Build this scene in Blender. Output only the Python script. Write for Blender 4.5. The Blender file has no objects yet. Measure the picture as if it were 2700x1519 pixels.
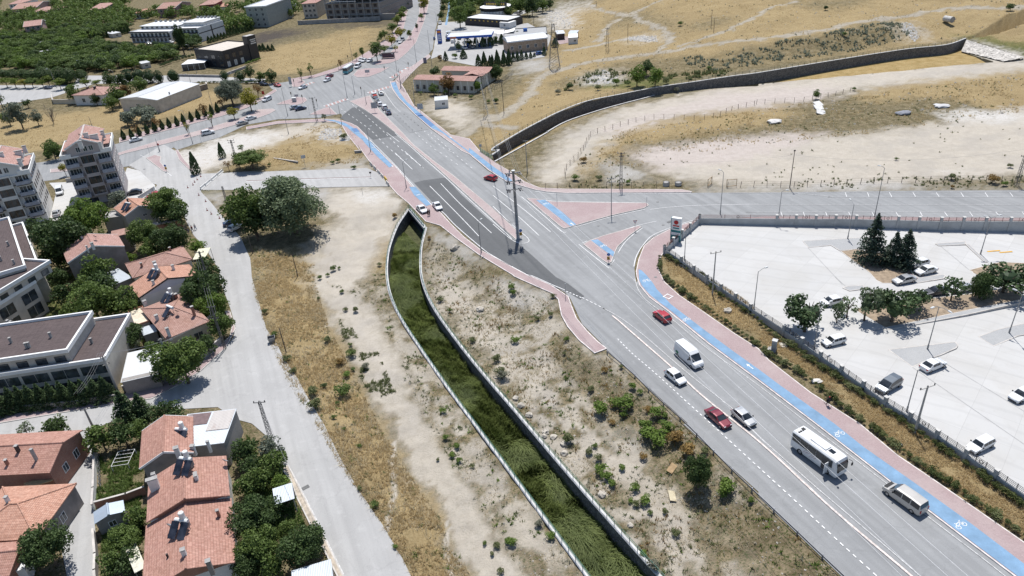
import bpy,bmesh,math,random
import numpy as np
from mathutils import Vector,Matrix
from mathutils.geometry import tessellate_polygon
random.seed(7);np.random.seed(7)
scn=bpy.context.scene
COL=scn.collection
# ---------------------------------------------------------------- camera
CAM_H=72.0
FPX,PITCH,ROLL=1861.4,math.radians(30.264),math.radians(-4.7017)
_f=Vector((0,math.cos(PITCH),-math.sin(PITCH)));_r=Vector((1,0,0));_u=_r.cross(_f)
CR=math.cos(ROLL)*_r+math.sin(ROLL)*_u
CU=-math.sin(ROLL)*_r+math.cos(ROLL)*_u
CF=_f
cam_d=bpy.data.cameras.new('camera');cam=bpy.data.objects.new('camera',cam_d);COL.objects.link(cam)
cam.matrix_world=Matrix(((CR.x,CU.x,-CF.x,0),(CR.y,CU.y,-CF.y,0),(CR.z,CU.z,-CF.z,CAM_H),(0,0,0,1)))
cam_d.sensor_width=36.0;cam_d.lens=FPX/2700*36.0
cam_d.clip_start=0.5;cam_d.clip_end=9000
scn.camera=cam
# ---------------------------------------------------------------- sky and sun
SUN_EL,SUN_AZ=math.radians(67.0),math.radians(7.5)
w=bpy.data.worlds.new('World');scn.world=w;w.use_nodes=True
nt=w.node_tree;bg=nt.nodes['Background']
sky=nt.nodes.new('ShaderNodeTexSky');sky.sky_type='NISHITA';sky.sun_disc=False
sky.sun_elevation=SUN_EL;sky.sun_rotation=SUN_AZ;sky.altitude=1000;sky.air_density=1.0;sky.dust_density=1.2
nt.links.new(sky.outputs[0],bg.inputs[0]);bg.inputs[1].default_value=0.105
sun_d=bpy.data.lights.new('sun','SUN');sun=bpy.data.objects.new('sun',sun_d);COL.objects.link(sun)
sun_d.energy=4.5;sun_d.angle=math.radians(0.53);sun_d.color=(1.0,0.965,0.91)
sd=Vector((math.sin(SUN_AZ)*math.cos(SUN_EL),math.cos(SUN_AZ)*math.cos(SUN_EL),math.sin(SUN_EL)))
sun.rotation_euler=sd.to_track_quat('Z','Y').to_euler();sun.location=(0,300,300)
vs=scn.view_settings;vs.view_transform='Standard';vs.look='None';vs.exposure=0.34;vs.gamma=1.0
try:vs.use_curve_mapping=False
except Exception:pass
scn.cycles.max_bounces=5;scn.cycles.diffuse_bounces=2;scn.cycles.glossy_bounces=2
scn.cycles.transparent_max_bounces=8;scn.cycles.transmission_bounces=3
scn.cycles.use_denoising=True
try:scn.cycles.denoiser='OPENIMAGEDENOISE'
except Exception:pass
# ---------------------------------------------------------------- points: picture tiles -> picture pixels -> ground
SC=700/2536
ORG={'a%d'%(i+1):(x,y)for i,(x,y)in enumerate([(0,0),(650,0),(1300,0),(2000,0),(0,350),(650,350),(1300,350),(2000,350)])}
ORG.update({'b%d'%(i+1):(x,y)for i,(x,y)in enumerate([(0,730),(650,730),(1300,730),(2000,730),(0,1119),(650,1119),(1300,1119),(2000,1119)])})
def px(t,x,y):
	if t=='v':return(x*1.04814,y*1.04814)
	if t=='s':return(x,y)
	o=ORG[t];return(o[0]+x*SC,o[1]+y*SC)
def pts(s):
	"""'a1 10,20 30,40 b2 5,6' -> list of picture pixels"""
	out=[];t='v'
	for k in s.split():
		if ',' in k:a,b=k.split(',');out.append(px(t,float(a),float(b)))
		else:t=k
	return out
def ray(p):
	return((p[0]-1350)/FPX)*CR-((p[1]-759.5)/FPX)*CU+CF
def onz(p,z=0.0):
	d=ray(p);t=(z-CAM_H)/d.z
	return Vector((d.x*t,d.y*t,z))
def at(p,dz=0.0):
	"""point of the ground seen at a pixel (dz: height above that ground)"""
	z=0.0
	for _ in range(14):
		q=onz(p,z+dz);zn=hgt1(q.x,q.y)
		if abs(zn-z)<0.01:z=zn;break
		z=0.5*z+0.5*zn
	q=onz(p,z+dz);return Vector((q.x,q.y,z))
def A(t,x,y,dz=0.0):return at(px(t,x,y),dz)
def Z(t,x,y,z=0.0):return onz(px(t,x,y),z)
def scale_at(p):
	"""pixels (of 2700) per metre at a ground point"""
	q=Vector((p.x,p.y,p.z-CAM_H));return FPX/q.dot(CF)
def top_of(base,p):
	"""height of an upright thing standing at base whose tip shows at pixel p"""
	q=Vector((base.x,base.y,base.z-CAM_H));k=(759.5-p[1])/FPX
	d=k*CF.z-CU.z
	return max(.2,min(45.0,(q.dot(CU)-k*q.dot(CF))/d))
def link(o,parent=None):
	COL.objects.link(o)
	if parent is not None:o.parent=parent
	return o
def tag(o,label=None,cat=None,group=None,kind=None):
	if label:o['label']=label
	if cat:o['category']=cat
	if group:o['group']=group
	if kind:o['kind']=kind
	return o
def thing(name,label,cat,loc=(0,0,0),rz=0.0,group=None):
	o=bpy.data.objects.new(name,None);o.empty_display_size=0.3;COL.objects.link(o)
	o.location=loc;o.rotation_euler=(0,0,rz);return tag(o,label,cat,group)
def copy_tree(o,parent=None):
	c=o.copy();COL.objects.link(c);c.parent=parent
	for ch in o.children:copy_tree(ch,c)
	return c
class MB:
	"""collects faces of one mesh"""
	def __init__(s):s.v=[];s.f=[];s.m=[]
	def quad(s,a,b,c,d,m=0):n=len(s.v);s.v+=[tuple(a),tuple(b),tuple(c),tuple(d)];s.f.append((n,n+1,n+2,n+3));s.m.append(m);return s
	def tri(s,a,b,c,m=0):n=len(s.v);s.v+=[tuple(a),tuple(b),tuple(c)];s.f.append((n,n+1,n+2));s.m.append(m);return s
	def poly(s,ps,m=0):n=len(s.v);s.v+=[tuple(p)for p in ps];s.f.append(tuple(range(n,n+len(ps))));s.m.append(m);return s
	def box(s,x0,x1,y0,y1,z0,z1,m=0,M=None):
		n=len(s.v);c=[(x,y,z)for z in(z0,z1)for y in(y0,y1)for x in(x0,x1)]
		if M is not None:c=[tuple(M@Vector(p))for p in c]
		s.v+=c
		for q in((0,2,3,1),(4,5,7,6),(0,1,5,4),(2,6,7,3),(0,4,6,2),(1,3,7,5)):s.f.append(tuple(n+i for i in q));s.m.append(m)
		return s
	def bar(s,a,b,w,h=None,m=0):
		"""square bar between two points"""
		a=Vector(a);b=Vector(b);d=b-a;L=d.length
		if L<1e-6:return s
		h=w if h is None else h
		d.normalize();up=Vector((0,0,1))if abs(d.z)<0.95 else Vector((1,0,0))
		sx=d.cross(up).normalized();sy=sx.cross(d)
		n=len(s.v)
		for p in(a,b):
			for i,j in((-1,-1),(1,-1),(1,1),(-1,1)):s.v.append(tuple(p+sx*(i*w/2)+sy*(j*h/2)))
		for q in((0,1,2,3),(7,6,5,4),(0,4,5,1),(1,5,6,2),(2,6,7,3),(3,7,4,0)):s.f.append(tuple(n+i for i in q));s.m.append(m)
		return s
	def tube(s,path,radii,seg=8,m=0,caps=True):
		path=[Vector(p)for p in path];k0=len(s.v)
		if not hasattr(radii,'__len__'):radii=[radii]*len(path)
		for i,p in enumerate(path):
			d=(path[min(i+1,len(path)-1)]-path[max(i-1,0)])
			d=d.normalized()if d.length>1e-9 else Vector((0,0,1))
			up=Vector((0,0,1))if abs(d.z)<0.9 else Vector((0,1,0))
			sx=d.cross(up).normalized();sy=sx.cross(d)
			for j in range(seg):
				t=2*math.pi*j/seg;s.v.append(tuple(p+(sx*math.cos(t)+sy*math.sin(t))*radii[i]))
		for i in range(len(path)-1):
			for j in range(seg):
				a=k0+i*seg+j;b=k0+i*seg+(j+1)%seg
				s.f.append((a,b,b+seg,a+seg));s.m.append(m)
		if caps:
			s.f.append(tuple(k0+j for j in range(seg)));s.m.append(m)
			e=k0+(len(path)-1)*seg;s.f.append(tuple(e+j for j in range(seg))[::-1]);s.m.append(m)
		return s
	def lathe(s,prof,seg=12,c=(0,0,0),m=0):
		k0=len(s.v)
		for r,z in prof:
			for j in range(seg):
				t=2*math.pi*j/seg;s.v.append((c[0]+r*math.cos(t),c[1]+r*math.sin(t),c[2]+z))
		for i in range(len(prof)-1):
			for j in range(seg):
				a=k0+i*seg+j;b=k0+i*seg+(j+1)%seg
				s.f.append((a,b,b+seg,a+seg));s.m.append(m)
		s.f.append(tuple(k0+(len(prof)-1)*seg+j for j in range(seg)));s.m.append(m)
		return s
	def prism(s,ps,z0,z1,m=0,bottom=False):
		"""polygon (world xy) extruded; concave ok"""
		ps=clean(ps);n=len(ps);k=len(s.v)
		s.v+=[(p[0],p[1],z1)for p in ps]+[(p[0],p[1],z0)for p in ps]
		for t in tessellate_polygon([[Vector((p[0],p[1],0))for p in ps]]):
			a,b,c=t;nz=(ps[b][0]-ps[a][0])*(ps[c][1]-ps[a][1])-(ps[b][1]-ps[a][1])*(ps[c][0]-ps[a][0])
			if nz<0:b,c=c,b
			s.f.append((k+a,k+b,k+c));s.m.append(m)
			if bottom:s.f.append((k+n+a,k+n+c,k+n+b));s.m.append(m)
		if z1-z0>1e-6:
			for i in range(n):j=(i+1)%n;s.f.append((k+n+i,k+n+j,k+j,k+i));s.m.append(m)
		return s
	def mesh(s,name,mats,smooth=False):
		me=bpy.data.meshes.new(name);me.from_pydata(s.v,[],s.f)
		if not isinstance(mats,(list,tuple)):mats=[mats]
		for x in mats:me.materials.append(x)
		if len(mats)>1:me.polygons.foreach_set('material_index',s.m)
		if smooth:me.polygons.foreach_set('use_smooth',[True]*len(s.f))
		me.update();return me
	def build(s,name,mats,parent=None,loc=None,rz=None,smooth=False):
		o=bpy.data.objects.new(name,s.mesh(name,mats,smooth));link(o,parent)
		if loc is not None:o.location=loc
		if rz is not None:o.rotation_euler=(0,0,rz)
		return o
def clean(ps,e=0.02):
	out=[]
	for p in ps:
		if not out or math.hypot(p[0]-out[-1][0],p[1]-out[-1][1])>e:out.append((p[0],p[1]))
	if math.hypot(out[0][0]-out[-1][0],out[0][1]-out[-1][1])<=e:out.pop()
	ar=sum(out[i][0]*out[(i+1)%len(out)][1]-out[(i+1)%len(out)][0]*out[i][1]for i in range(len(out)))
	return out if ar>0 else out[::-1]
def W(s,z=0.0):return[(q.x,q.y)for q in(onz(p,z)for p in pts(s))]
def obj(name,me,parent=None,loc=None,rz=None,scale=None):
	o=bpy.data.objects.new(name,me);link(o,parent)
	if loc is not None:o.location=loc
	if rz is not None:o.rotation_euler=(0,0,rz)
	if scale is not None:o.scale=scale if hasattr(scale,'__len__')else(scale,)*3
	return o
def smooth_line(ps,n=8):
	"""Catmull-Rom through xy(z) points"""
	ps=[Vector(p)for p in ps];out=[]
	for i in range(len(ps)-1):
		p0,p1,p2,p3=ps[max(i-1,0)],ps[i],ps[i+1],ps[min(i+2,len(ps)-1)]
		for k in range(n):
			t=k/n
			out.append(0.5*((2*p1)+(p2-p0)*t+(2*p0-5*p1+4*p2-p3)*t*t+(3*p1-p0-3*p2+p3)*t**3))
	out.append(ps[-1]);return out
def walk(line,step,start=0.0):
	"""points every step metres along a polyline, with tangent"""
	out=[];need=start;acc=0.0
	for a,b in zip(line[:-1],line[1:]):
		L=(b-a).length
		if L<1e-6:continue
		while need<=acc+L:out.append((a.lerp(b,(need-acc)/L),(b-a).normalized()));need+=step
		acc+=L
	return out
ORD='first second third fourth fifth sixth seventh eighth ninth tenth eleventh twelfth thirteenth fourteenth fifteenth sixteenth seventeenth eighteenth nineteenth twentieth'.split()
TENS={20:'twenty',30:'thirty',40:'forty',50:'fifty',60:'sixty'}
def nth(i):
	i+=1
	if i<=20:return ORD[i-1]
	t,o=i//10*10,i%10
	return TENS[t].rstrip('y')+'ieth' if o==0 else TENS[t]+'-'+ORD[o-1]
MATS={}
def rgba(c):return(c[0],c[1],c[2],1.0)
class N:
	"""small node helper"""
	def __init__(s,name):
		s.mat=bpy.data.materials.new(name);s.mat.use_nodes=True;s.t=s.mat.node_tree;s.b=s.t.nodes['Principled BSDF']
	def n(s,typ,**kw):
		x=s.t.nodes.new(typ)
		for k,v in kw.items():
			if isinstance(k,str)and k.startswith('i_'):
				x.inputs[k[2:].replace('_',' ')].default_value=v
			else:setattr(x,k,v)
		return x
	def l(s,a,b):s.t.links.new(a,b)
	def noise(s,scale,detail=4,vec=None,rough=0.6,dist=0.0):
		x=s.n('ShaderNodeTexNoise');x.inputs['Scale'].default_value=scale;x.inputs['Detail'].default_value=detail;x.inputs['Roughness'].default_value=rough;x.inputs['Distortion'].default_value=dist
		if vec is not None:s.l(vec,x.inputs['Vector'])
		return x.outputs['Fac']
	def ramp(s,fac,a,b,ca=(0,0,0),cb=(1,1,1)):
		x=s.n('ShaderNodeValToRGB');x.color_ramp.elements[0].position=a;x.color_ramp.elements[1].position=b
		x.color_ramp.elements[0].color=rgba(ca);x.color_ramp.elements[1].color=rgba(cb);s.l(fac,x.inputs[0]);return x.outputs[0]
	def mix(s,fac,a,b,mode='MIX'):
		x=s.n('ShaderNodeMix',data_type='RGBA',blend_type=mode)
		for sock,val in((x.inputs[0],fac),(x.inputs[6],a),(x.inputs[7],b)):
			if isinstance(val,(int,float)):sock.default_value=val
			elif isinstance(val,tuple):sock.default_value=rgba(val)
			else:s.l(val,sock)
		return x.outputs[2]
	def math(s,op,a,b=0.0,c=None):
		x=s.n('ShaderNodeMath',operation=op)
		for sock,val in zip(x.inputs,(a,b,c)):
			if val is None:continue
			if isinstance(val,(int,float)):sock.default_value=val
			else:s.l(val,sock)
		return x.outputs[0]
	def coord(s,which='Object'):return s.n('ShaderNodeTexCoord').outputs[which]
	def geo(s):return s.n('ShaderNodeNewGeometry').outputs['Position']
	def mapping(s,vec,scale=(1,1,1),rot=(0,0,0)):
		x=s.n('ShaderNodeMapping');x.inputs['Scale'].default_value=scale;x.inputs['Rotation'].default_value=rot;s.l(vec,x.inputs[0]);return x.outputs[0]
	def bump(s,h,strength=0.4,dist=0.05):
		x=s.n('ShaderNodeBump');x.inputs['Strength'].default_value=strength;x.inputs['Distance'].default_value=dist;s.l(h,x.inputs['Height']);s.l(x.outputs[0],s.b.inputs['Normal'])
	def out(s,col,rough=0.8,metal=0.0,spec=0.3):
		if isinstance(col,tuple):s.b.inputs['Base Color'].default_value=rgba(col)
		else:s.l(col,s.b.inputs['Base Color'])
		s.b.inputs['Roughness'].default_value=rough;s.b.inputs['Metallic'].default_value=metal;s.b.inputs['Specular IOR Level'].default_value=spec
		return s.mat
def plain(name,col,rough=0.7,metal=0.0,var=0.18,scale=1.5,spec=0.3,fine=True):
	"""one colour with weathering in world space"""
	if name in MATS:return MATS[name]
	m=N(name);g=m.geo();a=m.noise(scale,5,g)
	d=tuple(max(0.0,c*(1-var*1.4))for c in col);l=tuple(min(1.0,c*(1+var))for c in col)
	c=m.ramp(a,0.3,0.7,d,l)
	if fine:
		b=m.noise(scale*9,3,g);c=m.mix(m.ramp(b,0.35,0.75,(0,0,0),(0.35,0.35,0.35)),c,d)
	MATS[name]=m.out(c,rough,metal,spec);return MATS[name]
def sstep(a,b,x):t=np.clip((x-a)/(b-a),0,1);return t*t*(3-2*t)
_rs=np.random.RandomState(3);_LAT=_rs.rand(256,256)
def vnoise(x,y):
	xi=np.floor(x).astype(int);yi=np.floor(y).astype(int);fx=x-xi;fy=y-yi
	fx=fx*fx*(3-2*fx);fy=fy*fy*(3-2*fy)
	g=lambda i,j:_LAT[(xi+i)&255,(yi+j)&255]
	return(g(0,0)*(1-fx)+g(1,0)*fx)*(1-fy)+(g(0,1)*(1-fx)+g(1,1)*fx)*fy
def fbm(x,y,o=4):
	s=0;a=0.5
	for k in range(o):s=s+a*vnoise(x+17.3*k,y-9.1*k);x=x*2.03;y=y*2.03;a*=0.5
	return s
def pip(x,y,poly):
	P=np.asarray(poly,float);x0,y0=P.min(0);x1,y1=P.max(0)
	out=np.zeros(x.shape,bool);k=(x>=x0)&(x<=x1)&(y>=y0)&(y<=y1)
	if not k.any():return out
	X=x[k];Y=y[k];ins=np.zeros(X.shape,bool);n=len(P);j=n-1
	for i in range(n):
		xi,yi=P[i];xj,yj=P[j]
		if yi!=yj:
			c=((yi>Y)!=(yj>Y))&(X<(xj-xi)*(Y-yi)/(yj-yi)+xi);ins^=c
		j=i
	out[k]=ins;return out
def dline(x,y,L):
	"""distance to a polyline, fraction along it, signed side (+ left), nearest point"""
	L=np.asarray(L,float);best=np.full(x.shape,1e18);T=np.zeros(x.shape);S=np.zeros(x.shape);NX=np.zeros(x.shape);NY=np.zeros(x.shape)
	seg=np.hypot(*(L[1:]-L[:-1]).T);acc=np.r_[0,np.cumsum(seg)];tot=acc[-1]
	for i in range(len(L)-1):
		ax,ay=L[i];dx,dy=L[i+1]-L[i];l2=dx*dx+dy*dy+1e-12
		t=np.clip(((x-ax)*dx+(y-ay)*dy)/l2,0,1);qx=ax+t*dx;qy=ay+t*dy;d=(x-qx)**2+(y-qy)**2
		k=d<best;best=np.where(k,d,best);T=np.where(k,(acc[i]+t*seg[i])/tot,T);S=np.where(k,np.sign(dx*(y-ay)-dy*(x-ax)),S)
		NX=np.where(k,qx,NX);NY=np.where(k,qy,NY)
	return np.sqrt(best),T,S,NX,NY
LEFT_EDGE="v 600,600 640,700 665,830 720,950 780,1030 830,1120 920,1270 1030,1449 1150,1640"
RIGHT_EDGE="v 2320,1630 2131,1449 1950,1270 1780,1110 1620,965 1527,888 1490,888 1465,860 1430,790 1425,760 1380,735 1300,700 1210,650 1150,608 1090,580 1072,575"
VALLEY=W(LEFT_EDGE+' '+RIGHT_EDGE+' 1030,520 1000,505 830,560 700,640 640,620')
VAL_D=W(RIGHT_EDGE+' 1030,520 1000,505 830,560 700,640 640,620 '+LEFT_EDGE[2:])
FAR_WALL_PX=pts("a6 2350,215 2420,165 a3 0,1425 250,1272 420,1180 640,1070 900,970 1200,908 1560,838 1900,788 2300,728 2536,698 a4 700,583 1400,474 1800,430 1985,368")
def top_z(t):return 3.1*sstep(0.05,0.75,t)
def flo_z(t):return-3.3+2.9*sstep(0.05,0.8,t)
_n=len(FAR_WALL_PX)
FAR_WALL=[onz(p,float(top_z(i/(_n-1))))for i,p in enumerate(FAR_WALL_PX)]
FAR_WALL_T=[i/(_n-1)for i in range(_n)]
_ext=[onz(p,z)for p,z in zip(pts("a4 2200,440 2536,548 3000,700 3600,900"),(2.2,1.0,.4,0))]
HILL_LINE=[(p.x,p.y)for p in FAR_WALL]+[(p.x,p.y)for p in _ext]
_acc=[0.0]
for _a,_b in zip(HILL_LINE[:-1],HILL_LINE[1:]):_acc.append(_acc[-1]+math.hypot(_b[0]-_a[0],_b[1]-_a[1]))
HILL_T=np.array(_acc)/_acc[-1];HILL_Z=np.array([p.z for p in FAR_WALL]+[p.z for p in _ext])
SIDE_TOP=pts("a7 1640,1075 1800,1180 1920,1265 2045,1350 b3 2180,65 2320,155 2465,255 b4 250,460 420,580 600,710 800,845 1010,990 1225,1145 1465,1290 b8 1720,50 2000,235 2285,430 2590,640 2920,880")
BACK_TOP=pts("a7 1975,780 a8 180,785 365,785 555,787 745,785 940,788 1140,795 1345,797 1545,803 1755,808 1970,805 2185,808 2420,808 2660,812 2910,815 3170,818")
_w=lambda p:(lambda q:(q.x,q.y))(onz(p,2.1))
LOT=[_w(p)for p in BACK_TOP[::-1]]+[_w(p)for p in SIDE_TOP]+[(SIDE_TOP and _w(SIDE_TOP[-1])[0]+70,_w(SIDE_TOP[-1])[1])]
_l0,_l1=onz(SIDE_TOP[0],2.1),onz(SIDE_TOP[-1],2.1);_ld=(_l1-_l0).normalized()
def lot_z(x,y):return-0.019*np.maximum(0.0,(y-_l0.y)*_ld.x-(x-_l0.x)*_ld.y)
LOTS_R=W("v 1350,440 1420,340 1560,275 1800,225 2200,180 2576,140 2900,120 2900,470 2576,476 1900,480 1500,475 1400,470")
MOUND=W("a2 730,1180 850,1185 930,1260 1000,1400 a6 1080,180 700,330 200,360 a5 1980,370 2130,230 a6 200,20 a2 300,1330")
def hgt(x,y):
	x=np.asarray(x,float);y=np.asarray(y,float)
	h=np.zeros(x.shape)
	k=pip(x,y,VALLEY)
	if k.any():
		d=dline(x[k],y[k],VAL_D)[0];q=1.9*sstep(0.3,9,d)*(0.9+0.25*(fbm(x[k]/9,y[k]/9)-0.45))
		h[k]=-q+(fbm(x[k]/2.2,y[k]/2.2)-0.47)*0.7*sstep(0.5,4,d)
	k=(y>120)&(x>-10)
	if k.any():
		X=x[k];Y=y[k];d,t,s,_,_=dline(X,Y,HILL_LINE)
		tz=np.interp(t,HILL_T,HILL_Z);hx=sstep(42,125,X)
		r=tz*np.maximum(1-sstep(3,26,d),sstep(30,110,X))+hx*(3.6*sstep(7,30,d)+0.03*np.clip(d-30,0,350)+(fbm(X/14,Y/14)-0.47)*3.2*sstep(3,14,d))+(fbm(X/3.3,Y/3.3)-0.47)*0.8*sstep(1,8,d)*sstep(36,60,X)
		h[k]=np.where(s>0,r,h[k])
	k=pip(x,y,LOT);h[k]=lot_z(x[k],y[k])
	k=pip(x,y,LOTS_R);
	if k.any():h[k]+=(fbm(x[k]/4.5,y[k]/4.5)-0.47)*0.55
	k=pip(x,y,MOUND)
	if k.any():
		d=dline(x[k],y[k],MOUND+MOUND[:1])[0];h[k]+=0.9*sstep(0,12,d)*(0.5+fbm(x[k]/5,y[k]/5))
	return h
_bb=[(min(q[0]for q in P),max(q[0]for q in P),min(q[1]for q in P),max(q[1]for q in P))for P in(VALLEY,LOT,LOTS_R,MOUND)]
def hgt1(x,y):
	if(y<120 or x<-10)and not any(a<=x<=b and c<=y<=d for a,b,c,d in _bb):return 0.0
	return float(hgt(np.array([x]),np.array([y]))[0])
CAN_L=smooth_line([A('v',*p)for p in((1030,527),(1003,572),(984,620),(977,660),(977,700),(986,745),(1012,802),(1060,877),(1130,977),(1200,1072),(1280,1180),(1365,1293),(1480,1449),(1570,1570),(1680,1720))],6)
CAN_R=smooth_line([A('v',*p)for p in((1070,574),(1058,625),(1056,680),(1064,722),(1088,775),(1133,842),(1203,932),(1303,1050),(1403,1168),(1503,1285),(1650,1449),(1760,1570),(1900,1720))],6)
C1=[(p.x,p.y)for p in CAN_L]+[(p.x,p.y)for p in CAN_R[::-1]]
NEAR_CAP=[onz(p,0.0)for p in pts("a7 10,278 100,228 300,118 510,0 a3 520,1258 700,1160 1000,1058 1250,988 1430,942 1540,912")]
FLOOR_EDGE=[onz(p,0.0)for p in pts("a3 1700,892 1900,868 2100,846 2536,818 a4 0,802 400,765 800,730 1200,692 1700,640 2262,592")]
C2=[(p.x,p.y)for p in FAR_WALL]+[(p.x,p.y)for p in[onz(px('a4',1935,492),0.0)]]+[(p.x,p.y)for p in(NEAR_CAP+FLOOR_EDGE)[::-1]]
# ---------------------------------------------------------------- what covers the land
COVER={'dirt':["v 820,505 960,490 1010,512 1000,560 965,620 935,690 880,715 805,705 775,650 810,590 850,545","v 785,690 880,690 930,760 1000,880 1020,960 1100,1110 1200,1270 1320,1449 1420,1600 1290,1600 1200,1449 1110,1290 1040,1170 965,1040 900,910 830,800","v 1090,640 1130,690 1210,790 1330,900 1400,1010 1330,980 1220,880 1120,770 1085,700","v 1560,1160 1660,1250 1760,1400 1800,1449 1740,1449 1640,1320 1540,1190","v 1340,450 1420,335 1560,272 1800,217 2200,172 2576,142 2900,120 2900,160 2576,176 2300,207 2000,252 1700,292 1560,332 1480,392 1445,440 1400,472","v 1640,400 1900,360 2200,335 2576,275 2800,250 2800,430 2400,452 1900,470 1680,450","v 1070,275 1100,245 1190,262 1200,285 1180,320 1150,330 1110,300","v 425,405 560,350 700,322 860,295 800,330 700,360 560,410 500,450 460,440","a6 1140,330 1300,440 1370,520 900,520 880,560 1400,560 1500,660 1200,760 800,760 840,520 700,360","b3 760,590 870,610 970,735 1090,750 1300,980 1450,1130 1700,1400 1850,1449 1740,1449 1500,1250 1250,1000 1000,800 830,680","b7 1820,100 2050,330 2300,560 2536,760 2480,790 2250,600 2080,500 2080,330 1930,180",],'gold':["v 640,620 720,640 790,640 790,700 830,830 900,960 960,1080 1030,1190 1110,1310 1180,1449 1260,1600 1140,1640 1040,1449 960,1310 860,1170 790,1050 740,980 680,850 640,720","v 640,135 720,110 790,100 900,70 960,68 950,105 860,165 700,192 650,192","v 0,290 150,285 330,262 560,222 610,232 540,268 300,330 180,352 100,380 0,400 -80,420 -80,300","v 570,415 600,385 700,360 780,320 850,305 890,330 920,385 900,410 700,430","v 1400,40 1500,0 2576,-40 2900,-60 2900,160 2430,95 2200,130 1900,165 1700,200 1560,240 1380,330 1230,385 1180,350 1260,270 1380,160 1390,120","b4 0,480 240,600 400,760 700,900 900,1040 1200,1200 1400,1400 1550,1449 1150,1449 900,1240 600,1020 300,800 0,600","a7 1640,1190 1700,1180 2150,1449 b3 2350,180 2536,330 2536,560 2200,430 1900,260 1700,30","b8 1130,0 1500,0 2000,340 2536,720 3000,1080 3000,1350 2536,1090 2000,720 1400,300","a4 900,900 1500,740 2536,650 3200,640 3200,1050 2400,1060 1700,930 1100,980","v 1560,325 1640,300 1850,270 2000,262 2000,300 1760,340 1600,360 1470,440 1430,440 1480,380","v 985,545 1040,545 1000,640 980,700 960,700 950,650"],'green':["a2 1930,0 2536,0 2536,120 2200,80 2100,180 1920,230","b1 430,0 620,0 740,330 620,420 430,410","a3 0,0 560,0 560,60 200,160 100,110 0,80","a3 900,800 1100,790 1300,770 1480,760 1900,790 2000,760 1900,800 1400,850 1000,850","a4 1850,330 2000,330 2536,400 3000,460 3000,560 2536,540 2000,400","a5 1960,545 2030,480 2220,480 2160,540"],'grey':["a6 700,330 1150,250 1160,330 700,360 400,350","a6 0,550 840,520 800,700 400,620 0,600","a5 1900,560 2140,560 2120,760 2000,640","a8 0,505 1500,530 2536,535 2900,530 2900,555 0,575","a7 1950,520 2536,515 2536,575 1900,568","a7 1020,250 1300,320 1500,430 1300,480 1100,470 1050,330","b3 60,0 330,150 400,190 300,330 120,240 0,100","a6 1720,900 2000,1020 2300,1250 2100,1250 1800,1000","b7 1180,150 1430,60 1400,180 1350,330 1180,280","a3 250,580 540,560 520,660 340,700 300,780","v 2040,440 2260,440 2300,470 2040,475"],'chalk':["a2 740,1230 900,1225 920,1280 860,1330 680,1340","a2 890,1310 1000,1290 980,1340 890,1350","a3 480,120 600,80 740,170 760,260 620,300 540,250","a3 700,0 800,20 860,110 760,130 690,60","a3 900,720 1060,670 1200,720 1160,800 880,800","a3 1300,350 1560,340 1570,400 1300,390","a4 1350,230 1460,220 1540,340 1490,400 1380,300","a4 1930,430 2010,400 2536,550 2500,580 2280,590","a8 1810,375 1950,370 1960,410 1830,420","a4 1700,1080 2100,1050 2536,1050 2536,1160 1900,1180","v 430,395 560,345 660,330 700,345 560,400 500,440","b3 370,140 480,130 600,200 560,260 430,260","a6 980,560 1250,530 1450,620 1100,690"],'burnt':["a2 0,390 200,300 330,280 560,290 540,330 300,370 100,420 0,440","a2 500,240 1000,230 1400,200 1400,240 900,260","a1 2330,400 2536,300 2536,400 2380,440"],'soil':["v -700,-60 1010,-40 1000,20 940,60 760,85 640,110 620,180 560,215 300,232 140,262 0,290 -700,420","b1 0,0 2110,0 2230,500 1880,870 1200,1130 0,1250 -1500,1250 -1500,-800 a5 -1500,600 400,800 1250,640 1750,640 1780,900 2080,1300 2110,1449 b1 2110,0","b5 930,150 1400,0 2300,60 b6 200,150 420,560 560,900 720,1200 900,1449 1000,1900 b5 900,1900 930,1300 900,900","b5 -1200,100 560,110 500,660 300,1449 -1200,1449","a2 1490,870 1600,760 2260,760 2500,730 2300,900 1900,960 1600,930","v -700,-400 1400,-200 1010,-40 -700,-60","a8 780,1130 930,1115 1560,1250 1200,1449 1100,1449","b4 150,390 450,350 900,300 2000,180 2450,120 2450,240 1700,380 900,500 500,600","a2 1880,560 2150,480 2240,560 1900,640","v 1400,-60 1010,-200 1120,-40 1120,100 1180,90 1380,30"],'pale':["v 1075,600 1130,640 1250,760 1400,900 1520,1040 1700,1250 1880,1449 1960,1560 1760,1560 1660,1449 1500,1260 1300,1035 1140,835 1070,730","v 930,700 975,740 1000,810 1060,885 1130,985 1270,1190 1360,1300 1470,1449 1330,1449 1200,1260 1090,1080 1010,930 960,830","v 1230,700 1400,770 1440,860 1400,900 1300,800","v 770,700 850,760 900,860 850,850"],'scarp':["a3 560,760 900,700 1300,560 1600,560 2100,540 2536,450 a4 0,430 700,310 1300,190 1500,290 1350,390 700,530 0,620 a3 2000,760 1300,800 900,830 600,900","a4 320,0 1050,0 1000,60 600,100 380,50","a3 1180,110 1450,110 1900,260 2100,180 2300,150 2300,220 1900,300 1550,250 1300,200 1150,330 1100,250","a3 350,150 480,130 520,260 420,280"],'pinkd':["v 1500,330 1600,292 1800,240 2100,215 2080,250 1700,290 1560,335","v 1580,380 1900,340 2100,330 1900,400 1650,430"],}
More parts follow.
